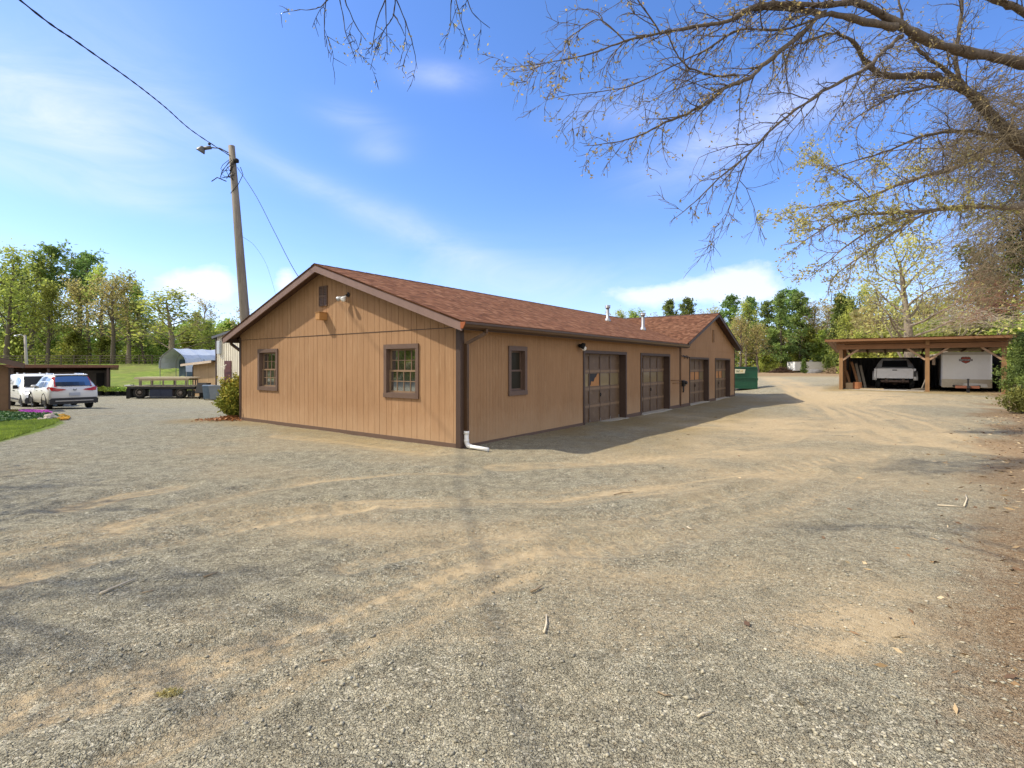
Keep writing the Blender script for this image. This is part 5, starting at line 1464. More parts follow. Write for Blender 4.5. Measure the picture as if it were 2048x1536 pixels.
# far white trailer, brush, mound
p = put(1624, 100)
FT = thing('semi_trailer', 'long white box trailer parked in front of the far woods', 'trailer', p, R(4))
m = MB(); m.cbox(-3.5, 3.5, 0, 2.5, .35, 2.15, .04); m.build('box_body', paint('bright white', (.78, .78, .78), .4, .04, 1), FT)
m = MB(); m.box(-3.52, 3.52, -.03, 2.53, 2.10, 2.2); m.build('roof_rail', M_GREYM, FT)
m = MB(); m.lathe([(.3, 0), (.28, .12), (.05, .18)], Matrix.Translation((.6, 1.2, 2.18)), 12); m.build('roof_vent', M_WHITE, FT)
for x in (.3, 1.1):
    m = MB(); m.lathe([(.2, -.2), (.4, -.2), (.4, 0), (.2, 0)], Matrix.Translation((x, .05, .4)) @ Matrix.Rotation(math.pi / 2, 4, 'X'), 16); m.build('wheel', M_BLACK, FT)

# ================================================================== utility pole and cables
PB = Vector((-9.44, 18.5, gzf(-9.44, 18.5))); PT = at(463, 292, 18.5)
POLE = thing('utility_pole', 'tall leaning wooden utility pole with lamp arm and tangled wires behind the workshop', 'utility pole', PB)
tv = PT - PB
M_POLEM = paint('dull lamp metal', (.12, .12, .115), .5, .2, 8, metal=.4)
M_POLE = wood('weathered pole', (.235, .205, .165), axis=2, var=.45)
m = MB(); m.tube([(0, 0, -.5), tv * .3, tv * .6, tv], [.185, .166, .143, .108], 18); m.build('pole_shaft', M_POLE, POLE, True)
def on_pole(t): return tv * t
q = on_pole(.985)
m = MB(); m.tube([q + Vector((-.1, -.05, -.12)), q + Vector((-.35, -.15, .0)), q + Vector((-.62, -.25, -.02))], .022, 8); m.bar(q + Vector((-.6, -.24, -.01)), q + Vector((-.82, -.32, -.08)), .10, .09); arm = m.build('lamp_arm', M_POLEM, POLE, True)
m = MB(); dirn = Matrix.Translation(q + Vector((-.86, -.33, -.06))) @ Matrix.Rotation(.55, 4, 'Y')
m.lathe([(.045, .05), (.08, .02), (.145, -.13), (.15, -.17), (.12, -.17)], dirn, 16); m.build('lamp_shade', M_POLEM, arm, True)
m = MB(); m.lathe([(.04, .05), (.05, .10), (.02, .13)], Matrix.Translation(q + Vector((-.66, -.26, .02))), 10); m.build('photo_cell', M_DARK, arm, True)
rng = random.Random(12); m = MB()
c1 = on_pole(.93)
for k in range(9):
    a = c1 + Vector((rng.uniform(-.15, .3), -.18, rng.uniform(-.15, .2))); b = c1 + Vector((rng.uniform(-.5, .35), -.25, rng.uniform(-.8, -.2))); e = c1 + Vector((rng.uniform(-.15, .25), -.18, rng.uniform(-.9, -.1)))
    ctl = [a, a.lerp(b, .6) + Vector((rng.uniform(-.12, .12), -.05, 0)), b, b.lerp(e, .5) + Vector((0, -.05, -.08)), e]
    m.tube([c1 + (q_ - c1) * .75 for q_ in ctl], .010, 5)
m.tube([c1 + Vector((-.6, -.3, -.72)), c1 + Vector((-.4, -.3, -.58)), c1 + Vector((-.1, -.25, -.7))], .018, 5)
m.cbox(c1.x + .10, c1.x + .26, c1.y - .2, c1.y - .05, c1.z + .02, c1.z + .16, .02)
m.tube([c1 + Vector((.35, -.15, -.15)), c1 + Vector((.42, -.1, -.4)), c1 + Vector((.25, -.1, -.75)), c1 + Vector((0, -.16, -1.1))], .012, 5)
m.build('wire_tangle', M_BLACK, POLE, True)
def cable(pts, r, label, sub=10, twist=0.0):
    P = [Vector(p) for p in pts]; out = []
    for i in range(len(P) - 1):
        a = P[max(i - 1, 0)]; b = P[i]; c = P[i + 1]; d = P[min(i + 2, len(P) - 1)]
        for k in range(sub):
            t = k / sub
            out.append(.5 * ((2 * b) + (c - a) * t + (2 * a - 5 * b + 4 * c - d) * t * t + (3 * b - a - 3 * c + d) * t ** 3))
    out.append(P[-1])
    m = MB(); m.tube(out, r, 8)
    if twist:
        for ph in (0, math.pi):
            w_ = []
            for i, q_ in enumerate(out):
                t = (out[min(i + 1, len(out) - 1)] - out[max(i - 1, 0)]).normalized(); a = t.cross(Vector((0, 0, 1))).normalized(); b = a.cross(t)
                for s_ in (0,): w_.append(q_ + (a * math.cos(i * 1.1 + ph) + b * math.sin(i * 1.1 + ph)) * twist)
            m.tube(w_, r * .8, 5)
    o = m.build('overhead_cable', M_BLACK, None, True); tag(o, label, 'cable', 'cables strung from the utility pole')
wt = PB + on_pole(.955) + Vector((.02, -.16, 0))
CABLE_MID = [at(268, 165, 11.9), at(160, 88, 9.2), at(40, 0, 7.6)]
cable([wt] + [at(385, 262, 16.2), at(330, 214, 14.0)] + CABLE_MID + [Vector((-5.85, 3.0, 6.3)), Vector((-4.2, -4, 5.6)), Vector((-2.6, -10, 5.4))], .011, 'thick twisted black cable rising from the pole to the top left', 14, .010)
rh = HOUSE_M @ Vector((.9, 6.3, roofz(.9, 6.3) + .02))
cable([PB + on_pole(.915) + Vector((.2, -.1, 0)), at(512, 392, 17.6), at(548, 462, 16.5), at(592, 546, 15.0), rh], .009, 'black service wire sloping from the pole down to the roof ridge', 8)
cable([PB + on_pole(.66) + Vector((.1, .1, 0)), at(512, 495, 23), at(537, 540, 28), at(559, 618, 35)], .005, 'very thin faint wire dropping behind the roof, right of the pole', 6)
# ================================================================== trees
M_LSPR = leafmat('spring yellow-green leaves', (.42, .465, .105), .4, .5)
M_LGRN = leafmat('fresh green leaves', (.35, .44, .10), .4, .5)
M_LOLV = leafmat('olive spring buds', (.47, .43, .16), .4, .5)
M_LPINE = leafmat('pine needles', (.20, .29, .085), .45, .45)
M_LCED = leafmat('cedar foliage', (.16, .25, .06), .45, .4)
M_LYEL = leafmat('yellow-green buds', (.52, .48, .17), .35, .5)


class Wood:
    """collects tapering branch tubes quickly"""
    def __init__(s): s.br = []
    def add(s, pts, rad): s.br.append((np.asarray(pts, float), np.asarray(rad, float)))
    def build(s, name, mat, parent=None, n_big=6, thin=.012):
        V = []; Fq = []; base = 0
        for P, r in s.br:
            n = n_big if r[0] > thin * 3 else (4 if r[0] > thin else 3)
            T = np.gradient(P, axis=0); T /= np.linalg.norm(T, axis=1)[:, None] + 1e-9
            ref = np.array([0.0, 0, 1]) if abs(T[0, 2]) < .9 else np.array([1.0, 0, 0])
            A = np.cross(T, ref); A /= np.linalg.norm(A, axis=1)[:, None] + 1e-9; B = np.cross(T, A)
            q = np.arange(n) * 2 * math.pi / n
            ring = P[:, None] + (A[:, None] * np.cos(q)[None, :, None] + B[:, None] * np.sin(q)[None, :, None]) * r[:, None, None]
            V.append(ring.reshape(-1, 3)); m = len(P)
            i = np.arange(m - 1)[:, None] * n; k = np.arange(n)[None]; k2 = (k + 1) % n
            Fq.append(np.stack([base + i + k, base + i + k2, base + i + n + k2, base + i + n + k], -1).reshape(-1, 4)); base += m * n
        V = np.concatenate(V); Q = np.concatenate(Fq)
        me = bpy.data.meshes.new(name)
        me.vertices.add(len(V)); me.loops.add(Q.size); me.polygons.add(len(Q))
        me.vertices.foreach_set('co', V.astype(np.float32).reshape(-1)); me.loops.foreach_set('vertex_index', Q.astype(np.int32).reshape(-1))
        me.polygons.foreach_set('loop_start', np.arange(0, Q.size, 4, dtype=np.int32)); me.polygons.foreach_set('loop_total', np.full(len(Q), 4, dtype=np.int32))
        me.polygons.foreach_set('use_smooth', np.ones(len(Q), bool)); me.materials.append(mat); me.update(); me.validate()
        o = bpy.data.objects.new(name, me); COL.objects.link(o)
        if parent: o.parent = parent
        return o


def unit(v): return v / (np.linalg.norm(v) + 1e-9)


def branch(rng, p, d, L, n, jit, lift):
    pts = [np.array(p, float)]; d = unit(np.array(d, float))
    for k in range(n):
        d = unit(d + rng.normal(size=3) * jit + np.array([0, 0, lift]))
        pts.append(pts[-1] + d * L / n)
    return np.array(pts)


def side_dir(rng, t, ang):
    r = rng.normal(size=3); r = unit(r - t * (r @ t))
    return unit(t * math.cos(ang) + r * math.sin(ang))


def broadleaf(seed, h, spread, leafmat_, nl=3200, lsz=.34, trunk_r=None, fork=.32, bare=.0, bark=None, mess=.16, lowskirt=0):
    """spring tree: trunk, limbs and twigs with loose clumps of small leaves; returns (trunk object, crown object)"""
    rng = np.random.default_rng(seed); w = Wood(); tips = []
    tr = trunk_r or h * .018
    T = branch(rng, (0, 0, -.3), (rng.normal() * .05, rng.normal() * .05, 1), h * .8 + .3, 9, .05, .12)
    w.add(T, np.linspace(tr * 1.25, tr * .22, len(T)))
    nl1 = int(13 + h * .6)
    for k in range(nl1):
        f = fork + (.98 - fork) * (k / (nl1 - 1)) ** .9
        i = f * (len(T) - 1); a = int(i); p = T[a] + (T[min(a + 1, len(T) - 1)] - T[a]) * (i - a)
        az = k * 2.4 + rng.normal() * .4; el = .25 + .75 * f + rng.normal() * .12
        d = np.array([math.cos(az) * math.cos(el), math.sin(az) * math.cos(el), math.sin(el)])
        L1 = spread * (1.05 - .6 * max(0, f - fork) / (1 - fork)) * rng.uniform(.75, 1.15)
        B1 = branch(rng, p, d, L1, 6, mess, .06)
        r1 = tr * (.42 - .25 * f); w.add(B1, np.linspace(r1, r1 * .25, len(B1)))
        for q in range(7):
            j = rng.uniform(1.2, 5.9); a = int(j); pp = B1[a] + (B1[min(a + 1, 6)] - B1[a]) * (j - a)
            t = unit(B1[min(a + 1, 6)] - B1[max(a - 1, 0)])
            L2 = L1 * rng.uniform(.25, .5); B2 = branch(rng, pp, side_dir(rng, t, rng.uniform(.5, 1.0)), L2, 4, mess * 1.2, .06)
            w.add(B2, np.linspace(r1 * .3, r1 * .10, len(B2)))
            tips += [B2[2], B2[3], B2[4]]
            for z in range(3):
                a2 = rng.integers(1, 5); t2 = unit(B2[a2] - B2[a2 - 1])
                B3 = branch(rng, B2[a2], side_dir(rng, t2, rng.uniform(.4, 1.0)), L2 * rng.uniform(.3, .6), 3, .2, .03)
                w.add(B3, np.linspace(r1 * .12, r1 * .05, len(B3))); tips += [B3[2], B3[3], B3[3]]
    tips = np.array(tips)
    keep = rng.random(len(tips)) > bare
    # leave whole clumps out so that the sky shows through
    keep &= fbm(tips[:, 0] * .9 + seed, tips[:, 2] * .9 + tips[:, 1] * .6, seed, 3) > .30
    tp = tips[keep]
    idx = rng.integers(0, len(tp), nl); C = tp[idx] + rng.normal(size=(nl, 3)) * (.055 * spread + .12)
    if lowskirt:
        n2 = lowskirt; a = rng.random(n2) * 6.283; rr = spread * np.sqrt(rng.random(n2)) * .8
        C = np.concatenate([C, np.stack([np.cos(a) * rr, np.sin(a) * rr, rng.random(n2) ** 1.4 * h * .4], 1)])
    cl = fbm(C[:, 0] * .8, C[:, 2] * .8 + C[:, 1], seed + 5, 3)
    tint = np.clip(.15 + 1.2 * (cl - .25) + .35 * (rng.random(len(C)) - .5), 0, 1)
    Q = leaf_quads(C, lsz, rng, 1.35, .35)
    return w.build('trunk', bark or M_BARK), quads_obj('crown', Q, leafmat_, None, tint)


def pine(seed, h, spread, base=.5, nl=3000, lsz=.34, cone=False):
    rng = np.random.default_rng(seed); w = Wood(); C = []
    tr = h * .013
    T = branch(rng, (0, 0, -.3), (rng.normal() * .03, rng.normal() * .03, 1), h + .3, 12, .018, .1)
    w.add(T, np.linspace(tr * 1.3, tr * .2, len(T)))
    nb = 34
    for k in range(nb):
        f = base + (.985 - base) * k / (nb - 1)
        i = f * (len(T) - 1); a = int(i); p = T[a] + (T[min(a + 1, len(T) - 1)] - T[a]) * (i - a)
        az = k * 2.4 + rng.normal() * .5; el = -.05 + .7 * (f - base) / (1 - base) + rng.normal() * .18
        shp = math.sin(math.pi * min(1, (.12 + .88 * (1 - (f - base) / (1 - base))) ** .8)) ** .6 * .75 + .25
        if cone: shp = (1.03 - (f - base) / (1 - base)) ** .6
        L1 = spread * shp * rng.uniform(.55, 1.15)
        B1 = branch(rng, p, (math.cos(az) * math.cos(el), math.sin(az) * math.cos(el), math.sin(el)), L1, 5, .15, .06)
        w.add(B1, np.linspace(tr * .28, tr * .06, len(B1)))
        for q in range(6):
            a = rng.integers(2, 6); c = B1[a] + rng.normal(size=3) * L1 * .14
            C.append(c); C.append(c + rng.normal(size=3) * .15)
    C = np.array(C); idx = rng.integers(0, len(C), nl)
    X = C[idx] + rng.normal(size=(nl, 3)) * np.array([.30, .30, .20]) * (spread / 2.6) ** .5
    tint = np.clip(.5 + 1.6 * (fbm(C[idx][:, 0] * 1.1, C[idx][:, 2] * 1.1 + C[idx][:, 1], seed, 2) - .5) + .35 * (rng.random(nl) - .5), 0, 1)
    return w.build('trunk', M_BARK), quads_obj('crown', leaf_quads(X, lsz, rng, 1.9, .2), M_LPINE, None, tint)


def conifer(seed, h, rad, mat, nl=3800, lsz=.22):
    """dense evergreen, broad below and rounded above, ragged outline"""
    rng = np.random.default_rng(seed); w = Wood(); C = []
    w.add(np.array([(0, 0, -.2), (0, 0, h * .5), (0, 0, h * .97)]), np.array([h * .02, h * .012, h * .004]))
    nb = int(70)
    for k in range(nb):
        f = .03 + .95 * k / nb; az = k * 2.4 + rng.normal() * .5
        L = rad * (1.02 - f) ** .62 * rng.uniform(.65, 1.2) * (1 if f > .1 else .8)
        el = .15 + .5 * f
        B = branch(rng, (0, 0, f * h), (math.cos(az) * math.cos(el), math.sin(az) * math.cos(el), math.sin(el)), L, 4, .12, .05)
        w.add(B, np.linspace(h * .006, h * .0015, len(B)))
        for q in range(9): a = rng.uniform(1.2, 4); i = int(min(a, 3.999)); C.append(B[i] + (B[i + 1] - B[i]) * (a - i) + rng.normal(size=3) * rad * .09)
    C = np.array(C); idx = rng.integers(0, len(C), nl); X = C[idx] + rng.normal(size=(nl, 3)) * rad * .075
    X[:, 2] = np.maximum(X[:, 2], .05)
    tint = np.clip(.5 + 1.7 * (fbm(X[:, 0] * 2 / rad, X[:, 2] * 2 / rad + X[:, 1], seed, 3) - .5) + .3 * (rng.random(nl) - .5), 0, 1)
    return w.build('trunk', M_BARK), quads_obj('crown', leaf_quads(X, lsz, rng, 1.9, .1), mat, None, tint)


PROT = {}
def proto(key, pair):
    """prototype kept until its first placing"""
    PROT[key] = [pair, None]


def plant(key, name, cat, label, loc, sc, rz, group):
    pair, root = PROT[key]
    if root is None:
        t = thing(name, label, cat, loc, rz, group); t.scale = sc if isinstance(sc, tuple) else (sc, sc, sc)
        for o in pair: o.parent = t
        PROT[key][1] = t
        return t
    r = dup(root, loc, rz, sc if isinstance(sc, tuple) else (sc, sc, sc), label)
    r.name = name; r['category'] = cat
    if group: r['group'] = group
    return r


# prototypes (unit: metres at scale 1)
proto('oakA', broadleaf(1, 18, 5.2, M_LSPR, 2900, .30, fork=.28, lowskirt=200))
proto('oakB', broadleaf(2, 17, 5.0, M_LGRN, 3300, .31, fork=.25, lowskirt=400))
proto('oakC', broadleaf(3, 18, 5.6, M_LOLV, 2200, .28, fork=.30))
proto('oakD', broadleaf(4, 15, 4.6, M_LSPR, 1700, .30, fork=.22, bare=.2, bark=M_BARKG))
proto('bareA', broadleaf(5, 15, 4.4, M_LOLV, 900, .24, fork=.25, bare=.3, bark=M_BARKG))
proto('bushA', broadleaf(6, 7, 3.4, M_LGRN, 4200, .30, fork=.10, lowskirt=900))
proto('bushB', broadleaf(7, 7, 3.4, M_LSPR, 4200, .30, fork=.10, lowskirt=900))
proto('pineA', pine(8, 21, 3.2, .60, 2700, .34))
proto('pineB', pine(9, 18, 4.4, .14, 4400, .34, True))
proto('cedA', conifer(10, 12, 3.0, M_LCED, 5200, .30))
proto('cedB', conifer(11, 12, 3.3, M_LGRN, 5200, .32))
HGT = dict(oakA=17, oakB=16, oakC=17.5, oakD=14.5, bareA=14.5, bushA=7, bushB=7, pineA=21.3, pineB=18.3, cedA=12, cedB=12)
NM = dict(oakA=('leafy_tree', 'tree', 'yellow-green spring tree'), oakB=('leafy_tree', 'tree', 'fresh green leafy tree'), oakC=('budding_tree', 'tree', 'olive-brown budding tree'),
          oakD=('budding_tree', 'tree', 'pale-branched thin tree'), bareA=('bare_tree', 'tree', 'nearly bare grey tree'), bushA=('shrub', 'shrub', 'low green bushy shrub'), bushB=('shrub', 'shrub', 'low yellow-green shrub'),
          pineA=('pine_tree', 'tree', 'tall dark pine'), pineB=('pine_tree', 'tree', 'dark green pine'), cedA=('evergreen_tree', 'tree', 'dense dark evergreen'), cedB=('evergreen_tree', 'tree', 'dense bright green evergreen'))
# (kind, px, top row, distance)
LEFT = [('oakA', 12, 492, 72), ('oakA', 60, 500, 84), ('pineA', 110, 497, 86), ('pineB', 46, 540, 90), ('oakB', 95, 560, 74), ('oakC', 150, 545, 78), ('pineA', 182, 513, 88), ('oakA', 205, 530, 80), ('oakC', 225, 540, 71),
        ('oakB', 262, 560, 84), ('oakD', 258, 535, 74), ('oakB', 290, 600, 76), ('oakD', 342, 570, 68), ('bareA', 400, 585, 78), ('oakB', 385, 620, 84), ('oakB', 425, 636, 72), ('bareA', 492, 600, 70), ('oakA', -30, 500, 80), ('pineB', 250, 610, 92), ('pineB', 20, 560, 92),
        ('bushA', 30, 660, 80), ('bushB', 90, 668, 82), ('bushA', 150, 665, 78), ('bushA', 215, 670, 80), ('bushB', 270, 662, 78), ('bushA', 325, 668, 82), ('bushB', 380, 660, 76), ('bushA', 420, 655, 80), ('bushA', 460, 640, 84), ('oakC', 320, 640, 88), ('pineA', 150, 520, 96), ('oakC', 85, 520, 95)]
ROOFT = [('bareA', 1180, 622, 130), ('oakD', 1150, 618, 132), ('oakA', 1236, 620, 128), ('oakB', 1266, 618, 126), ('bareA', 1305, 618, 132), ('pineB', 1339, 601, 120), ('pineB', 1375, 598, 122), ('bareA', 1398, 612, 128), ('oakC', 1425, 606, 126), ('bareA', 1212, 616, 136)]
RIGHT = [('pineB', 1462, 592, 116), ('oakA', 1492, 602, 106), ('pineB', 1500, 596, 124), ('oakC', 1478, 625, 100), ('pineB', 1534, 604, 112), ('pineB', 1560, 588, 104), ('pineA', 1580, 583, 112), ('pineB', 1598, 586, 108), ('oakC', 1612, 596, 118), ('bareA', 1625, 594, 108), ('bareA', 1646, 592, 112),
         ('cedB', 1619, 652, 108), ('cedB', 1643, 662, 106), ('cedA', 1683, 592, 96), ('cedA', 1700, 604, 100), ('oakA', 1728, 570, 92), ('oakC', 1745, 575, 80), ('oakA', 1700, 625, 88), ('oakC', 1660, 600, 122),
         ('oakC', 1518, 640, 98), ('bushA', 1500, 690, 110), ('bushB', 1560, 700, 106), ('bushA', 1585, 690, 110), ('bushB', 1530, 705, 104), ('bushA', 1655, 690, 108), ('bushB', 1690, 690, 98), ('oakC', 1560, 640, 112), ('oakB', 1540, 650, 116),
         ('oakC', 1765, 610, 62), ('oakA', 1800, 590, 70), ('oakC', 1870, 570, 58), ('oakA', 1905, 590, 52), ('oakA', 1845, 600, 75), ('bushB', 1720, 668, 60), ('bushA', 1890, 640, 44), ('bushB', 1935, 635, 40), ('oakC', 1940, 540, 48), ('oakC', 1990, 520, 44), ('oakA', 2030, 470, 42), ('bushA', 1985, 650, 38), ('bushB', 2035, 640, 36), ('bushB', 1830, 655, 56), ('bushB', 1775, 660, 58)]


def placing(lst, where, group):
    cnt = {}
    order = sorted(range(len(lst)), key=lambda i: lst[i][1])
    tot = {}
    for i in order: tot[NM[lst[i][0]][2]] = tot.get(NM[lst[i][0]][2], 0) + 1
    rank = {}
    for i in order:
        k = NM[lst[i][0]][2]; rank[i] = cnt.get(k, 0); cnt[k] = rank[i] + 1
    for i, (key, px, top, Y) in enumerate(lst):
        p = put(px, Y); h = H + (HY - top) / F * Y - p.z
        s = h / HGT[key]; rr = random.Random(i * 7 + 1)
        nm, cat, desc = NM[key]
        lab = '%s %s' % (desc, where) if tot[desc] == 1 else '%s %s from the left %s' % (ords[rank[i]], desc, where)
        wdt = s * (1.0 if s > .75 else min(1.25, .75 / s * 1.0) if key.startswith('bush') else 1.08)
        if (key, px) == ('oakD', 342): wdt *= 1.75
        plant(key, nm, cat, lab, p, (wdt, wdt, s), rr.random() * 6.28, group)


placing(LEFT, 'in the woods beyond the fence', 'trees and shrubs of the left wood')
placing(ROOFT, 'above the workshop roof', 'trees above the workshop roof')
placing(RIGHT, 'in the woods behind the carport', 'trees and shrubs of the right woods')


# far woodland that reads as one mass behind the trees
def wood_mass(name, label, spans, seed, mat):
    rng = np.random.default_rng(seed); Cs = []
    for (pxa, pxb, Y, top, n) in spans:
        px = rng.uniform(pxa, pxb, n); yy = Y * rng.uniform(.96, 1.12, n); x = (px - CX) / F * yy
        zt_ = H + (HY - top) / F * Y; g_ = gz(x, yy)
        edge = g_ + (zt_ - g_) * (.55 + .6 * fbm(px * .03 + seed, px * 0 + .5, seed, 4))
        Cs.append(np.stack([x, yy, g_ + (edge - g_) * rng.random(n) ** .9], 1))
    C = np.concatenate(Cs)
    tint = np.clip(.1 + 1.3 * (fbm(C[:, 0] * .25, C[:, 2] * .35, seed + 3, 4) - .2) + .3 * (rng.random(len(C)) - .5), 0, 1)
    tag(quads_obj(name, leaf_quads(C, .62, rng, 1.3, .2), mat, None, tint), label, 'woodland', kind='stuff')


wood_mass('woodland', 'far green woodland filling in behind the trees on the left', [(-120, 520, 98, 640, 15000)], 3, M_LGRN)
wood_mass('woodland', 'far olive woodland filling in behind the trees on the right', [(1440, 1800, 128, 640, 9000), (1700, 2200, 84, 610, 9000)], 8, M_LOLV)

# unseen woodland added past the left side so the windows reflect dark trees
rng = np.random.default_rng(77); n_ = 9000; yy = rng.uniform(-35, 32, n_); xx = -50 + rng.normal(size=n_) * 3 - np.abs(yy) * .1; zz = gz(xx, yy) + (15 + 5 * fbm(yy * .2, yy * 0, 7)) * rng.random(n_)
tag(quads_obj('woodland', leaf_quads(np.stack([xx, yy, zz], 1), 1.3, rng, 1.3, .2), M_LGRN, None, rng.random(n_)), 'unseen green woodland added along the left side to darken the window reflections', 'woodland', kind='stuff')
# the large budding tree standing right behind the carport
pr = broadleaf(41, 11.6, 5.6, M_LYEL, 3600, .16, .34, fork=.10, bark=M_BARKG, mess=.17)
t = thing('oak_tree', 'broad budding tree with a thick pale trunk directly behind the carport roof', 'tree', put(1822, 38)); 
for o in pr: o.parent = t

# small cedars before the far trailer, brush and mound
for px, s, lab in ((1608, 1.0, 'small green cedar in front of the white box trailer, nearer its left end'), (1655, 1.05, 'small green cedar at the right end of the white box trailer')):
    plant('cedA', 'evergreen_tree', 'tree', lab, put(px, 90), (.2 * s * 1.3, .2 * s * 1.3, .215 * s), px, 'small cedars by the white trailer')
def brush_pile(name, label, cat, loc, sx, sy, sz, n, seed, mat, grp=None):
    rng = np.random.default_rng(seed); w = Wood()
    for k in range(n):
        a = rng.random() * 6.283; r = math.sqrt(rng.random()); p = np.array([math.cos(a) * r * sx, math.sin(a) * r * sy, 0])
        top_ = sz * (1 - r ** 2)
        p[2] = rng.random() * top_ ; B = branch(rng, p, rng.normal(size=3) * (1, 1, .35), sx * rng.uniform(.2, .5), 3, .25, 0)
        B[:, 2] = np.maximum(B[:, 2], .02); w.add(B, np.linspace(.05, .015, 4))
    o = w.build(name, mat); o.location = loc; return tag(o, label, cat, grp)
brush_pile('brush_pile', 'dark brown pile of cut brush left of the white box trailer', 'brush pile', put(1562, 96), 2.2, 1.2, 1.0, 420, 2, paint('brush', (.085, .048, .03), .9, .4, 5))
brush_pile('brush_pile', 'low brown brush heap behind the right small cedar and beside the carport', 'brush pile', put(1672, 88), 2.0, 1.2, 1.3, 300, 6, paint('tan brush', (.26, .18, .10), .9, .4, 5))
m = MB(); rng_ = random.Random(3)
m.lathe([(1.1, -.2), (1.05, .25), (.8, .55), (.4, .72), (.02, .75)], Matrix.Scale(1.0, 4), 12)
for i in range(len(m.v)): v_ = m.v[i]; k_ = 1 + .3 * (rng_.random() - .5); m.v[i] = (v_[0] * k_ * 1.3, v_[1] * k_, v_[2] * (.8 + .3 * rng_.random()))
o = m.build('boulder', paint('grey boulder', (.16, .15, .14), .9, .3, 3, bump=.6, bscale=4), None, True); o.location = put(1631, 93); tag(o, 'low grey boulder in front of the white box trailer', 'boulder')

# ------------------------------------------------------------------ the near tree at the right edge
def px3(l): return np.array([tuple(at(a, b, c)) for a, b, c in l])


def smooth(P, sub=5):
    out = []
    for i in range(len(P) - 1):
        a = P[max(i - 1, 0)]; b = P[i]; c = P[i + 1]; d = P[min(i + 2, len(P) - 1)]
        for k in range(sub):
            t = k / sub; out.append(.5 * ((2 * b) + (c - a) * t + (2 * a - 5 * b + 4 * c - d) * t * t + (3 * b - a - 3 * c + d) * t ** 3))
    out.append(P[-1]); return np.array(out)


def limbs_tree(name, label, base, limbs, seed, dens, leafm, leafsz, nleaf, bark, droop=-.05, l2=(.5, 1.6), twr=.006, tipbias=.0, leafbias=None, rmul=1.0):
    rng = np.random.default_rng(seed); big = Wood(); tw = Wood(); tips = []
    root = thing(name, label, 'tree', base)
    b = np.array(base)
    for L in limbs:
        P, r = L['P'], np.asarray(L['r'], float) * rmul
        S = smooth(P, 5); rr = np.interp(np.linspace(0, 1, len(S)), np.linspace(0, 1, len(r)), r)
        rr = rr * (1 + .14 * rng.normal(size=len(rr)).clip(-1.5, 1.5))
        S = S + rng.normal(size=S.shape) * np.minimum(rr, .03)[:, None] * .35
        big.add(S - b, rr)
        seg = np.linalg.norm(np.diff(S, axis=0), axis=1); tot = seg.sum(); cum = np.concatenate([[0], np.cumsum(seg)])
        n2 = int(tot * dens * L.get('d', 1))
        for k in range(n2):
            s = tot * (L.get('from', .08) + (1 - L.get('from', .08)) * (k + rng.random()) / max(1, n2))
            i = min(len(S) - 2, int(np.searchsorted(cum, s) - 1)); f = (s - cum[i]) / (seg[i] + 1e-9)
            p = S[i] + (S[i + 1] - S[i]) * f; t = unit(S[i + 1] - S[i]); rl_ = rr[i]
            L2 = rng.uniform(*l2) * (.45 + .75 * (1 - s / tot)) * (.6 if rl_ > .08 else 1)
            d = side_dir(rng, t, rng.uniform(.35, .95)); d = unit(d + np.array(L.get('bias', (0, 0, 0))))
            B2 = branch(rng, p, d, L2, 6, .17, droop)
            r2 = min(rl_ * .55, .012 + .004 * rng.random()); tw.add(B2 - b, np.linspace(r2, twr * .7, len(B2)))
            n3 = int(4 + L2 * 5)
            for q in range(n3):
                a = rng.integers(1, 7); t2 = unit(B2[a] - B2[a - 1]); L3 = L2 * rng.uniform(.15, .45)
                B3 = branch(rng, B2[a], side_dir(rng, t2, rng.uniform(.35, .9)), L3, 4, .2, droop * .8)
                tw.add(B3 - b, np.linspace(twr * .85, twr * .45, len(B3))); tips += [(B3[j], L.get('leaf', 1)) for j in (2, 3, 4)]
                if L3 > .3:
                    for u in range(2):
                        a3 = rng.integers(1, 5); B4 = branch(rng, B3[a3], side_dir(rng, unit(B3[a3] - B3[a3 - 1]), rng.uniform(.4, .9)), L3 * .4, 3, .2, droop)
                        tw.add(B4 - b, np.linspace(twr * .6, twr * .4, len(B4))); tips += [(B4[j], L.get('leaf', 1)) for j in (2, 3)]
    big.build('trunk', bark, root, 9, .01); tw.build('twigs', bark, root, 5, .008)
    T = np.array([q[0] for q in tips]); wt_ = np.array([q[1] for q in tips], float)
    wt_ *= (fbm(T[:, 0] * 1.3, T[:, 2] * 1.3, seed, 3) > .36)
    wt_ /= wt_.sum()
    idx = rng.choice(len(T), nleaf, p=wt_); C = T[idx] + rng.normal(size=(nleaf, 3)) * .045 - b
    quads_obj('leaves', leaf_quads(C, leafsz, rng, 1.6, .0), leafm, root, rng.random(nleaf))
    return root


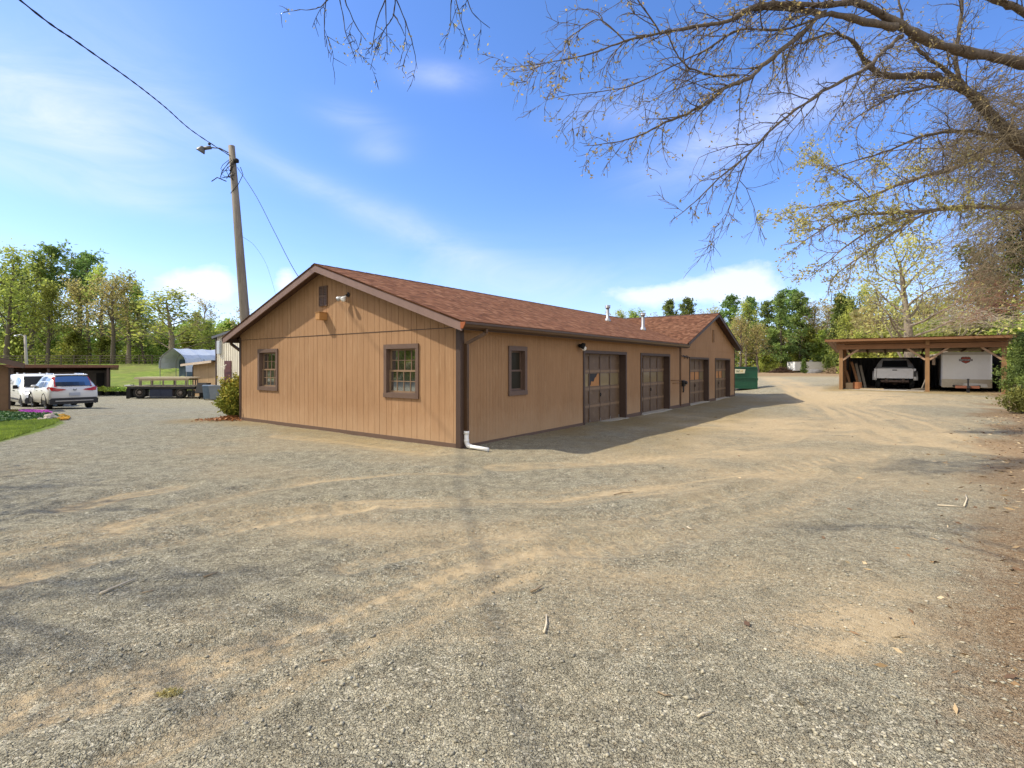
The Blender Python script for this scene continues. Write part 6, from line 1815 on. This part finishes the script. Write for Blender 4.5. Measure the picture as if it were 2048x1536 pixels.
TB = (14.5, 12.5, .25)
L0 = dict(P=px3([(2100, 140, 11.8), (2010, 118, 11.3), (1930, 103, 11.0), (1850, 78, 10.7), (1790, 45, 10.4), (1720, 8, 10.1), (1650, 10, 9.9), (1560, 8, 9.7), (1505, 14, 9.5), (1455, 42, 9.3), (1400, 50, 9.1), (1320, 66, 8.9), (1250, 82, 8.7), (1180, 108, 8.5), (1110, 122, 8.3), (1045, 134, 8.1)]),
          r=[.20, .175, .155, .14, .125, .10, .085, .075, .066, .056, .046, .036, .027, .019, .012, .005], leaf=.5)
L1 = dict(P=px3([(1790, 55, 10.4), (1715, 40, 10.1), (1650, 28, 9.9), (1600, 70, 9.7), (1545, 115, 9.5), (1500, 155, 9.3), (1460, 172, 9.2), (1400, 214, 9.0), (1330, 246, 8.8), (1265, 276, 8.6), (1205, 288, 8.5), (1168, 292, 8.4)]),
          r=[.085, .075, .055, .05, .044, .038, .034, .026, .019, .013, .008, .004], leaf=.9, **{'from': .2})
L1b = dict(P=px3([(1650, 28, 9.9), (1600, 20, 9.9), (1550, 17, 9.8), (1500, 18, 9.7)]), r=[.06, .05, .045, .03], leaf=.4)
L2 = dict(P=px3([(1802, 72, 10.6), (1765, 105, 10.3), (1735, 135, 10.1), (1660, 175, 9.8), (1600, 214, 9.6), (1545, 258, 9.4), (1495, 310, 9.2), (1440, 355, 9.0), (1390, 404, 8.9), (1345, 440, 8.8)]), r=[.05, .046, .042, .036, .031, .027, .022, .016, .011, .004], leaf=.25, d=.8)
L2b = dict(P=px3([(1495, 310, 9.2), (1482, 350, 9.1), (1455, 425, 9.0), (1432, 488, 8.9)]), r=[.016, .013, .008, .003], leaf=.2)
L3 = dict(P=np.concatenate([np.array([TB, (14.3, 12.45, 2.2), (13.9, 12.4, 4.2)]), px3([(2085, 345, 12.4), (1995, 245, 12.2), (1945, 192, 12.0), (1895, 165, 11.8), (1860, 152, 11.6), (1800, 152, 11.4), (1760, 148, 11.2), (1732, 122, 11.1), (1702, 82, 11.0), (1665, 68, 10.9), (1610, 84, 10.7), (1540, 108, 10.5)])]),
          r=[.36, .33, .31, .28, .21, .18, .14, .12, .105, .095, .08, .062, .045, .032, .012], leaf=1.0, **{'from': .35})
L4 = dict(P=px3([(1950, 196, 12.0), (1918, 160, 11.9), (1914, 100, 11.8), (1920, 40, 11.7), (1925, -60, 11.6)]), r=[.09, .075, .062, .052, .04], leaf=.6)
L5 = dict(P=px3([(1975, 215, 12.1), (1905, 150, 11.9), (1850, 112, 11.7), (1826, 82, 11.6), (1806, 40, 11.5), (1790, -40, 11.4)]), r=[.10, .085, .07, .05, .04, .03], leaf=1.0)
L6 = dict(P=px3([(2100, 60, 12.2), (2040, 20, 12.0), (1990, 0, 11.9), (1930, -30, 11.8)]), r=[.16, .13, .11, .09], leaf=.5)
L7 = dict(P=px3([(1905, 172, 11.8), (1850, 176, 11.6), (1790, 192, 11.4), (1745, 214, 11.2), (1700, 245, 11.0), (1672, 280, 10.9)]), r=[.035, .03, .024, .018, .011, .004], leaf=.8)
L8 = dict(P=px3([(2050, 290, 12.4), (1940, 262, 12.0), (1850, 272, 11.8), (1780, 300, 11.6), (1700, 325, 11.4), (1640, 345, 11.2)]), r=[.06, .045, .032, .022, .012, .004], leaf=.5)
L9 = dict(P=px3([(1660, 28, 9.9), (1560, 60, 9.6), (1480, 60, 9.4), (1410, 100, 9.2), (1330, 140, 9.0), (1250, 175, 8.8), (1140, 190, 8.6), (1090, 200, 8.5)]), r=[.03, .026, .02, .016, .012, .009, .006, .003], leaf=.5)
L10 = dict(P=px3([(1320, 66, 8.9), (1290, 20, 8.8), (1250, -30, 8.7)]), r=[.022, .016, .012], leaf=.8)
L11 = dict(P=px3([(1250, 82, 8.7), (1200, 40, 8.6), (1160, 60, 8.5), (1130, 90, 8.4), (1118, 160, 8.3)]), r=[.014, .012, .009, .006, .003], leaf=1.4)
L12 = dict(P=px3([(1475, 150, 9.2), (1420, 150, 9.1), (1370, 130, 9.0), (1345, 90, 8.9), (1330, 60, 8.8)]), r=[.022, .02, .018, .015, .01], leaf=.4)
for L_q, f_q in ((L0, .64), (L3, .62), (L4, .62), (L5, .64), (L6, .64), (L1, .9), (L2, .85)): L_q['r'] = [q * f_q for q in L_q['r']]
limbs_tree('oak_tree', 'large budding tree at the right edge, its long dark limbs arching over the yard', TB, [L0, L1, L1b, L2, L2b, L3, L4, L5, L6, L7, L8, L9, L10, L11, L12], 21, 6.0, M_LYEL, .036, 5200, M_BARK, -.07, (.45, 1.6), .0062)
TB2 = (15.2, 14.6, .4)
K1 = dict(P=np.concatenate([np.array([TB2, (15.1, 14.6, 2.5)]), px3([(2075, 425, 14.4), (2022, 416, 14.2), (1930, 414, 13.9), (1852, 421, 13.6), (1787, 426, 13.4), (1722, 428, 13.2), (1670, 446, 13.0), (1626, 470, 12.9), (1585, 500, 12.8)])]), r=[.2, .18, .12, .085, .07, .058, .046, .036, .025, .014, .005], leaf=1.2, **{'from': .45})
K2 = dict(P=px3([(2075, 290, 14.3), (1990, 300, 14.0), (1904, 338, 13.7), (1850, 352, 13.5), (1800, 368, 13.3), (1735, 394, 13.1), (1690, 404, 12.9), (1640, 412, 12.8), (1585, 418, 12.7)]), r=[.08, .07, .058, .05, .042, .032, .022, .013, .005], leaf=2.0, **{'from': .2})
K3 = dict(P=px3([(1930, 414, 13.9), (1865, 422, 13.6), (1800, 456, 13.3), (1735, 503, 13.1), (1670, 552, 12.9), (1655, 590, 12.8)]), r=[.05, .045, .035, .026, .015, .005], leaf=1.0)
K4 = dict(P=px3([(1852, 421, 13.6), (1826, 428, 13.5), (1761, 450, 13.2), (1696, 490, 13.0), (1644, 534, 12.8), (1610, 562, 12.7)]), r=[.036, .033, .027, .02, .012, .005], leaf=1.4)
K5 = dict(P=px3([(1740, 394, 13.1), (1700, 360, 12.9), (1650, 335, 12.8), (1610, 330, 12.7)]), r=[.02, .016, .01, .004], leaf=2.2)
K6 = dict(P=px3([(1690, 404, 12.9), (1640, 440, 12.8), (1590, 440, 12.7), (1562, 425, 12.6)]), r=[.016, .012, .008, .004], leaf=2.2)
K7 = dict(P=px3([(2000, 330, 14.0), (1900, 300, 13.7), (1800, 300, 13.4), (1720, 320, 13.2)]), r=[.03, .022, .014, .005], leaf=.8)
limbs_tree('oak_tree', 'tree at right with yellow-green buds on level limbs, below the long dark arching limbs', TB2, [K1, K2, K3, K4, K5, K6, K7], 22, 6.2, M_LYEL, .046, 8000, M_BARKG, -.06, (.45, 1.45), .0075, rmul=.9)

# twigs hanging into the top of the picture from a limb over the camera
D_ = 5.5
HANG = [[(680, -40), (652, 4), (626, 19), (594, 19)], [(655, -30), (648, 44), (651, 94)], [(680, -30), (705, 38), (733, 82)], [(670, -30), (684, 20), (693, 70), (712, 118)], [(782, -30), (755, 38), (749, 67), (742, 111)], [(792, -30), (787, 29), (772, 53), (755, 88), (740, 140)],
        [(782, -30), (811, 44), (825, 88), (834, 138)], [(787, 29), (800, 50), (811, 73)], [(770, -20), (772, 40), (775, 110)], [(904, -30), (902, 10), (901, 52)], [(905, -30), (920, 35), (937, 88)], [(925, -30), (945, 25), (980, 56)]]
hl = []
for q in HANG:
    hl.append(dict(P=px3([(a, b, D_ + .1 * math.sin(i + a)) for i, (a, b) in enumerate(q)]), r=np.linspace(.009, .003, len(q)), leaf=1, d=1.0, **{'from': .3}))
limbA = np.array([(-4.4, -3.2, -.1), (-4.2, -3.0, 3.2), (-3.4, -1.2, 6.0), (-2.6, 1.2, 7.2), (-2.0, 3.2, 7.0), (-1.75, 4.6, 6.5), (-1.6, 5.4, 5.9)])
limbB = np.array([(-2.0, 3.2, 7.0), (-1.4, 4.4, 6.7), (-1.25, 5.3, 6.0), (-.65, 5.5, 5.95), (-.6, 5.5, 5.8)])
limbC = np.array([(-3.4, -1.2, 6.0), (-1.5, 2.0, 7.6), (.6, 4.0, 8.2), (2.0, 5.2, 8.6)])
limbD = np.array([(-2.6, 1.2, 7.2), (-.8, 3.6, 7.6), (0.0, 5.0, 7.4), (.4, 6.0, 7.8)])
hl += [dict(P=limbA, r=[.26, .2, .12, .06, .035, .02, .012], leaf=.3, d=.25, **{'from': .6}), dict(P=limbB, r=[.03, .022, .015, .012, .009], leaf=.3, d=.2), dict(P=limbC, r=[.09, .06, .03, .01], leaf=.6, d=2.2, **{'from': .3}), dict(P=limbD, r=[.07, .05, .03, .01], leaf=.6, d=2.4, **{'from': .3})]
limbs_tree('overhanging_tree', 'bare tree whose thin dark twigs hang into the top edge of the sky', (-4.4, -3.2, 0), hl, 31, 3.0, M_LOLV, .02, 500, paint('dark twig bark', (.04, .032, .028), .9, .3, 5), -.10, (.25, .6), .0045)

# thin-branched tree left of the camera that throws the soft shade on the gravel
pr = broadleaf(51, 10.5, 3.6, M_LOLV, 520, .10, .20, fork=.35, bark=M_BARKG, mess=.2)
t = thing('bare_tree', 'thin budding tree left of the yard, outside the picture, shading the foreground gravel', 'tree', (-10.8, 4.2, 0))
for o in pr: o.parent = t
r_ = dup(t, (-13.2, 7.2, 0), 2.0, (.8, .8, .75), 'second thin budding tree left of the yard, outside the picture'); 


# ------------------------------------------------------------------ brushy bank at the right edge
def vines(label, strands, seed, bark, rad=.008, minz=-9):
    rng = np.random.default_rng(seed); w = Wood()
    base = None; root = None
    for (pxa, pya, pxb, pyb, Ya, Yb, n, sprx, spry, sag) in strands:
        for k in range(n):
            f = rng.normal(size=4)
            a = np.array(at(pxa + f[0] * sprx, pya + f[1] * spry, Ya * rng.uniform(.92, 1.1))); b = np.array(at(pxb + f[2] * sprx, pyb + f[3] * spry, Yb * rng.uniform(.92, 1.1)))
            m_ = (a + b) / 2 + np.array([0, 0, sag * rng.uniform(.3, 1.2)]) + rng.normal(size=3) * .25
            P = smooth(np.array([a, m_, b]), 4); P[1:-1] += rng.normal(size=P[1:-1].shape) * .05
            P[:, 2] = np.maximum(P[:, 2], gz(P[:, 0], P[:, 1]) + .02)
            if P[:, 2].min() < minz: continue
            w.add(P, np.linspace(rad * rng.uniform(.7, 1.6), rad * .4, len(P)))
            for q in range(4):
                i = rng.integers(2, len(P) - 1); B = branch(rng, P[i], unit(P[i] - P[i - 1]) + rng.normal(size=3) * .5, rng.uniform(.2, .7), 3, .25, -.05); w.add(B, np.linspace(rad * .6, rad * .3, 4))
    o = w.build('vine_thicket', bark, None, 5, .01)
    return tag(o, label, 'thicket', 'tangled vines on the right bank')


M_VINE = paint('brown vine', (.22, .175, .105), .9, .4, 4); M_VINEG = paint('grey vine', (.34, .28, .20), .9, .4, 4); M_VINER = paint('reddish vine', (.26, .13, .08), .9, .4, 4)
vines('tangled grey-brown vines sweeping down from the big tree, upper right edge', [(2080, 200, 1900, 300, 11.6, 11.9, 150, 30, 60, .35), (2090, 270, 1900, 340, 13.8, 14.2, 170, 40, 60, .4), (2060, 330, 1930, 400, 14, 14.5, 120, 40, 50, .4)], 61, M_VINE, .007, 5.0)
vines('dense brown vine tangle right of the broad tree behind the carport', [(2090, 470, 1900, 560, 17, 18, 190, 50, 70, .5), (2080, 560, 1930, 640, 17, 18, 170, 50, 60, .4), (2090, 420, 1960, 520, 16, 17, 120, 40, 60, .4)], 62, M_VINE, .009, 3.6)
vines('reddish bramble tangle above the right end of the carport roof', [(2080, 600, 1960, 660, 21, 22, 110, 50, 40, .3), (2000, 560, 1930, 630, 22, 23, 90, 40, 40, .3)], 63, M_VINER, .009, 3.4)
vines('pale grey arching canes directly above the carport roof at right', [(2010, 640, 1880, 668, 23, 27, 60, 40, 15, .5), (1960, 640, 1840, 670, 25, 29, 40, 40, 12, .6)], 64, M_VINEG, .009, 3.3)


def ivy(label, pts, rad, n, seed, mat, lsz=.13):
    rng = np.random.default_rng(seed); P = smooth(px3(pts), 8); w = Wood()
    b = P[0].copy(); b[2] = gzf(b[0], b[1])
    w.add(np.concatenate([[b - b], P - b]), np.linspace(.14, .06, len(P) + 1))
    i = rng.integers(0, len(P), n); a = rng.random(n) * 6.283; rr = rad * np.sqrt(rng.random(n)) * (.7 + .6 * fbm(i * .15, i * 0 + seed, seed, 3))
    C = P[i] + np.stack([np.cos(a) * rr, np.sin(a) * rr, rng.normal(size=n) * .25], 1) - b
    root = thing('ivy_clad_trunk', label, 'ivy', tuple(b), 0, 'ivy-covered trunks on the right bank')
    w.build('trunk', M_BARK, root); quads_obj('foliage', leaf_quads(C, lsz, rng, 1.2, .3), mat, root, np.clip(.5 + 1.5 * (fbm(C[:, 0] * 2, C[:, 2] * 2, seed, 3) - .5) + .3 * (rng.random(n) - .5), 0, 1))
M_IVY = leafmat('ivy leaves', (.085, .12, .022), .55, .2)
ivy('dark ivy-covered trunk leaning left above the carport end', [(2000, 640, 38), (1985, 595, 38), (1968, 545, 38), (1940, 495, 38)], 1.1, 2400, 71, M_IVY, .22)
ivy('ivy-covered trunk at the very right edge, beside the brown vines', [(2062, 540, 17), (2054, 500, 17), (2048, 430, 17), (2044, 345, 17)], .7, 5200, 72, M_IVY, .065)

# cedar beside the carport, leafy weeds on the bank
def near_cedar(name, label, p, h, rad, n, seed, mat, cat, lsz, grp=None):
    pr = conifer(seed, h, rad, mat, n, lsz); t_ = thing(name, label, cat, p, 0, grp)
    for o_ in pr: o_.parent = t_
    return t_
near_cedar('cedar_shrub', 'feathery green cedar shrub against the right post of the carport', put(2052, 22.3), 2.6, 1.15, 16000, 81, leafmat('feathery cedar', (.13, .165, .045), .5, .3), 'shrub', .05)
near_cedar('weed_clump', 'low yellow-green leafy weeds on the bank below the cedar shrub', put(2050, 17.2), .6, .9, 3000, 82, leafmat('weed leaves', (.20, .22, .05), .4, .3), 'weeds', .055)

# round shrub at the far corner of the workshop
def round_shrub():
    p = HOUSE_M @ Vector((.25, 9.62, 0)); rng = np.random.default_rng(91)
    t_ = thing('round_shrub', 'round green shrub with orange-brown tips against the left corner of the workshop', 'shrub', (p.x, p.y, gzf(p.x, p.y)))
    w = Wood(); C = []
    for k in range(130):
        a = rng.random() * 6.283; f = rng.random(); el = .35 + f * 1.1
        L = (.40 + .92 * math.sin(el) ** 2) * (.8 + .25 * rng.random())
        B = branch(rng, (0, 0, .05), (math.cos(a) * math.cos(el) * .9, math.sin(a) * math.cos(el) * .9, math.sin(el)), L, 5, .10, .03); w.add(B, np.linspace(.012, .003, 6))
        for q in range(110): i = rng.uniform(1.2, 5); j = int(min(i, 4.99)); C.append(B[j] + (B[j + 1] - B[j]) * (i - j) + rng.normal(size=3) * .045)
    w.build('stems', M_BARK, t_); C = np.array(C)
    rad_ = np.linalg.norm(C - np.array([0, 0, .7]), axis=1); tint = np.clip((C[:, 2] - .2) * .25 + rng.random(len(C)) * .55 + .25 * (rad_ > .75), 0, 1)
    m, nt, b = nodes('shrub leaves'); g = G(nt); a_ = g.n('ShaderNodeAttribute', attribute_name='tint').outputs['Fac']
    g.l(g.ramp(a_, [(0, (.12, .16, .025)), (.4, (.28, .30, .045)), (.7, (.46, .37, .055)), (1, (.60, .35, .07))]), b.inputs['Base Color']); b.inputs['Roughness'].default_value = .75; b.inputs['Specular IOR Level'].default_value = .15
    quads_obj('foliage', leaf_quads(C, .05, rng, 2.0, .2), m, t_, tint)
round_shrub()


# ------------------------------------------------------------------ flower bed and verge at left
def in_poly(X, Y, poly):
    ins = np.zeros(X.shape, bool); j = len(poly) - 1
    for i in range(len(poly)):
        xi, yi = poly[i]; xj, yj = poly[j]
        ins ^= ((yi > Y) != (yj > Y)) & (X < (xj - xi) * (Y - yi) / (yj - yi + 1e-12) + xi); j = i
    return ins


def ground_poly(pp): return [tuple(gp(a, b, z)[:2]) for a, b, z in pp]


def cover(name, label, cat, pp, n, size, hgt, mat, seed, elong, blade=False):
    rng = np.random.default_rng(seed); poly = ground_poly(pp); A = np.array(poly)
    x = rng.uniform(A[:, 0].min(), A[:, 0].max(), n * 3); y = rng.uniform(A[:, 1].min(), A[:, 1].max(), n * 3)
    k = in_poly(x, y, poly); x, y = x[k][:n], y[k][:n]; n = len(x)
    z = gz(x, y)
    if blade:
        a = rng.random(n) * 6.283; wv = size * .08; h_ = hgt * (.5 + rng.random(n)); dx = np.cos(a) * wv; dy = np.sin(a) * wv; lx = rng.normal(size=n) * hgt * .5; ly = rng.normal(size=n) * hgt * .5
        Q = np.stack([np.stack([x - dx, y - dy, z], 1), np.stack([x + dx, y + dy, z], 1), np.stack([x + lx + dx * .3, y + ly + dy * .3, z + h_], 1), np.stack([x + lx - dx * .3, y + ly - dy * .3, z + h_], 1)], 1)
    else:
        bump_ = .35 + .65 * fbm(x * 2, y * 2, seed, 3)
        C = np.stack([x, y, z + hgt * bump_ * (.3 + .7 * rng.random(n))], 1); Q = leaf_quads(C, size, rng, elong, .8)
    t_ = np.clip(.5 + 1.2 * (fbm(x * 2.2, y * 2.2, seed + 1, 3) - .5) + .5 * (rng.random(n) - .5), 0, 1)
    tag(quads_obj(name, Q, mat, None, t_), label, cat, kind='stuff')


cover('lawn_grass', 'bright short grass of the verge at the left edge', 'grass', [(-80, 900, 0), (0, 882, 0), (60, 866, -.02), (108, 852, -.05), (122, 844, -.08), (60, 846, -.08), (-80, 858, -.05)], 15000, .12, .05, leafmat('grass blades', (.225, .30, .055), .35, .4), 101, 1, True)
cover('ground_cover', 'dark green leafy ground cover below the purple flowers', 'ground cover', [(-80, 858, -.05), (0, 852, -.08), (60, 848, -.09), (118, 842, -.1), (112, 836, -.14), (80, 833, -.17), (40, 832, -.18), (15, 829, -.2), (-80, 829, -.2)], 9000, .08, .10, leafmat('ground cover leaves', (.045, .12, .028), .55, .2), 102, 1.2)
cover('purple_flowers', 'mound of purple-pink creeping flowers by the brown hut', 'flowers', [(40, 832, -.18), (80, 834, -.17), (104, 832, -.18), (96, 827, -.22), (60, 824.5, -.24), (38, 826, -.22)], 9000, .06, .12, leafmat('purple petals', (.55, .12, .48), .35, .35), 103, 1)
cover('orange_flowers', 'low patch of orange-yellow flowers at the tip of the flower bed', 'flowers', [(116, 846, -.08), (136, 845, -.08), (140, 840, -.1), (128, 836, -.12), (116, 837, -.12)], 2200, .06, .09, leafmat('orange petals', (.52, .30, .05), .35, .3), 104, 1)
cover('dry_grass', 'low dry yellowish growth between the purple flowers and the hut', 'ground cover', [(15, 829, -.2), (40, 828, -.22), (36, 822, -.26), (16, 820, -.28)], 900, .07, .10, leafmat('yellowed leaves', (.30, .24, .06), .4, .3), 105, 1)
rk = random.Random(5)
for k, (px, py, r, lab) in enumerate([(101, 842, .20, 'largest pale rock edging the flower bed, near the orange flowers'), (93, 845, .13, 'small rock left of the largest pale rock in the flower bed edging'), (82, 846.5, .11, 'flat rock at the left end of the flower bed edging')]):
    p = gp(px, py, -.09); m = MB(); m.lathe([(r * .8, -.05), (r, r * .25), (r * .7, r * .6), (r * .25, r * .8), (.01, r * .82)], None, 9)
    for i in range(len(m.v)): v_ = m.v[i]; m.v[i] = (v_[0] * (1 + .4 * (rk.random() - .5)), v_[1] * (1 + .4 * (rk.random() - .5)), v_[2] * (.7 + .5 * rk.random()))
    o = m.build('rock', paint('pale rock', (.42, .36, .29), .9, .25, 6, bump=.5, bscale=9)); o.location = (p.x, p.y, gzf(p.x, p.y)); tag(o, lab, 'rock', 'rocks edging the flower bed')
# clump of moss in the left foreground
p = gp(340, 1376); rng = np.random.default_rng(111); C = rng.normal(size=(420, 3)) * (.020, .013, .005) + (0, 0, .006)
o = quads_obj('moss_clump', leaf_quads(C, .014, rng, 2.0, .2), leafmat('dry moss', (.42, .35, .18), .5, .1), None, rng.random(420)); o.location = (p.x, p.y, float(ground_z(p.x, p.y)[0])); tag(o, 'small tuft of dry moss on a pale track in the left foreground', 'moss')
# dead leaves gathered at the foot of the shrub
rng = np.random.default_rng(112); q = HOUSE_M @ Vector((-.15, 9.3, 0)); n_ = 900
C = np.stack([q.x + rng.normal(size=n_) * .35, q.y + rng.normal(size=n_) * .25, np.zeros(n_)], 1); C[:, 2] = gz(C[:, 0], C[:, 1]) + .01 + .10 * rng.random(n_) * np.exp(-((C[:, 0] - q.x) / .3) ** 2)
tag(quads_obj('fallen_leaves', leaf_quads(C, .06, rng, 1.5, 1.0), leafmat('rusty dead leaves', (.30, .15, .055), .4, .2), None, rng.random(n_)), 'rusty fallen leaves at the foot of the round shrub', 'leaf litter', kind='stuff')
# ================================================================== light, sky, camera
SUN_AZ, SUN_EL = R(-86.0), R(47.0)       # azimuth from +Y towards +X
to_sun = Vector((math.sin(SUN_AZ) * math.cos(SUN_EL), math.cos(SUN_AZ) * math.cos(SUN_EL), math.sin(SUN_EL)))
ld = bpy.data.lights.new('Sun', 'SUN'); ld.energy = 3.2; ld.angle = R(.8); ld.color = (1.0, .92, .77)
so = bpy.data.objects.new('Sun', ld); COL.objects.link(so)
so.rotation_euler = (-to_sun).to_track_quat('-Z', 'Y').to_euler(); so.location = (-30, 0, 40)

w = bpy.data.worlds.new('World'); SC.world = w; w.use_nodes = True
nt = w.node_tree; g = G(nt); bg = nt.nodes['Background']
sky = g.n('ShaderNodeTexSky', sky_type='NISHITA'); sky.sun_disc = False
sky.sun_elevation = SUN_EL; sky.sun_rotation = SUN_AZ; sky.air_density = 1.0; sky.dust_density = .6; sky.ozone_density = 2.2; sky.altitude = 150
hs = g.n('ShaderNodeHueSaturation'); hs.inputs['Saturation'].default_value = 1.22; hs.inputs['Hue'].default_value = .506; hs.inputs['Value'].default_value = 1.0
g.l(sky.outputs[0], hs.inputs['Color'])
D = g.n('ShaderNodeTexCoord').outputs['Generated']
s = g.n('ShaderNodeSeparateXYZ'); g.l(D, s.inputs[0])
az = g.math('ARCTAN2', s.outputs[0], s.outputs[1]); el = g.math('ARCSINE', s.outputs[2])


def dirs(px, py):
    v = Vector(((px - CX) / F, 1, (HY - py) / F)).normalized()
    return math.atan2(v.x, v.y), math.asin(v.z)


# cloud layers are laid out on the sky dome in azimuth and elevation
cv = g.n('ShaderNodeCombineXYZ'); g.l(az, cv.inputs[0]); g.l(el, cv.inputs[1])
wisp = g.noise(g.scalev(cv.outputs[0], (2.2, 6.5, 1)), 1.6, 8, .62, .8)
puff = g.noise(g.scalev(cv.outputs[0], (5.0, 9.0, 1)), 1.7, 9, .58, .25)
edge = g.noise(g.scalev(cv.outputs[0], (14.0, 20.0, 1)), 1.5, 7, .62, .3)


def blob(px, py, rx, ry, rot=0.0):
    a, e = dirs(px, py); c, s_ = math.cos(rot), math.sin(rot)
    u = g.math('SUBTRACT', az, a); v = g.math('SUBTRACT', el, e)
    U = g.math('ADD', g.math('MULTIPLY', u, c), g.math('MULTIPLY', v, s_)); V = g.math('SUBTRACT', g.math('MULTIPLY', v, c), g.math('MULTIPLY', u, s_))
    U = g.math('DIVIDE', U, rx); V = g.math('DIVIDE', V, ry)
    q = g.math('ADD', g.math('MULTIPLY', U, U), g.math('MULTIPLY', V, V))
    return g.math('POWER', 2.718, g.math('MULTIPLY', q, -1.0))


def total(l):
    t = None
    for b, k in l:
        x = g.math('MULTIPLY', b, k); t = x if t is None else g.math('ADD', t, x)
    return t


thin = total([(blob(60, 215, .16, .065), .95), (blob(130, 255, .15, .05, -.3), .55), (blob(60, 335, .16, .028, -.1), .5), (blob(240, 120, .14, .09, -.4), .3), (blob(888, 152, .075, .020), .55), (blob(715, 240, .07, .022, -.1), .5), (blob(755, 300, .05, .02), .35), (blob(1500, 255, .17, .045, .35), .6),
              (blob(1240, 225, .10, .03), .45), (blob(880, 480, .17, .030, -.35), .42), (blob(720, 420, .18, .028, -.35), .25), (blob(240, 398, .09, .014, -.05), .35), (blob(1060, 560, .22, .04, -.05), .5), (blob(1650, 215, .10, .03), .4), (blob(1380, 300, .12, .03, .3), .35), (blob(560, 330, .2, .02, -.4), .25)])
skyc = g.mix(1.0, hs.outputs[0], g.mix(g.mapr(el, .05, .75, 0, 1), (.91, .915, 1.15), (1.0, 1.0, 1.07)), 'MULTIPLY')
thinf = g.math('MULTIPLY', thin, g.mapr(wisp, .30, .72, .15, 1.0), clamp=True)
hz = g.mapr(el, 0.0, .30, .16, 0.0)
low = g.math('MULTIPLY', hz, g.mapr(wisp, .35, .7, .3, 1.2))
cum = total([(blob(405, 580, .05, .032), .8), (blob(425, 556, .03, .026), .6), (blob(572, 566, .024, .034), .8), (blob(340, 560, .04, .022), .4), (blob(1380, 585, .07, .028), .68), (blob(1460, 568, .055, .036), .62), (blob(1525, 556, .045, .04), .55), (blob(1290, 595, .06, .022), .6), (blob(1240, 580, .05, .02), .3), (blob(1600, 600, .09, .035), .4)])
cf = g.math('ADD', g.math('MULTIPLY', cum, 1.05), g.math('ADD', g.math('MULTIPLY', g.math('SUBTRACT', puff, .5), 1.1), g.math('MULTIPLY', g.math('SUBTRACT', edge, .5), .7)))
cumf = g.math('MULTIPLY', g.mapr(cf, .38, .80, 0, 1), g.mapr(cum, .06, .3, 0, 1))
white = g.n('ShaderNodeRGB'); white.outputs[0].default_value = (4.3, 4.6, 6.3, 1)
white2 = g.n('ShaderNodeRGB'); white2.outputs[0].default_value = (4.6, 4.9, 5.7, 1)
c = g.mix(g.math('ADD', g.math('MULTIPLY', thinf, .74), low, clamp=True), skyc, white.outputs[0])
c = g.mix(g.math('MULTIPLY', cumf, .82), c, white2.outputs[0])
# unseen bright cloud added behind the camera to fill the shaded wall and ground
back = g.math('MULTIPLY', g.mapr(s.outputs[1], .02, -.45, 0, 1), g.mapr(s.outputs[2], .0, .12, 0, 1))
bk = g.math('MULTIPLY', back, g.mapr(puff, .30, .52, .25, 1.0))
white3 = g.n('ShaderNodeRGB'); white3.outputs[0].default_value = (6.0, 5.8, 5.5, 1)
c = g.mix(bk, c, white3.outputs[0])
g.l(c, bg.inputs['Color']); bg.inputs['Strength'].default_value = .138

cam = bpy.data.cameras.new('Camera'); cam.sensor_width = 36.0; cam.lens = F / 2048 * 36.0
cam.shift_y = -(768 - HY) / 2048.0; cam.clip_end = 3000; cam.clip_start = .05
co = bpy.data.objects.new('Camera', cam); COL.objects.link(co)
co.location = (0, 0, H); co.rotation_euler = (math.pi / 2, 0, 0); SC.camera = co
SC.view_settings.view_transform = 'Standard'; SC.view_settings.look = 'None'; SC.view_settings.exposure = .76; SC.view_settings.gamma = 1.0
SC.cycles.max_bounces = 5; SC.cycles.diffuse_bounces = 2; SC.cycles.transparent_max_bounces = 8
SC.cycles.use_denoising = True
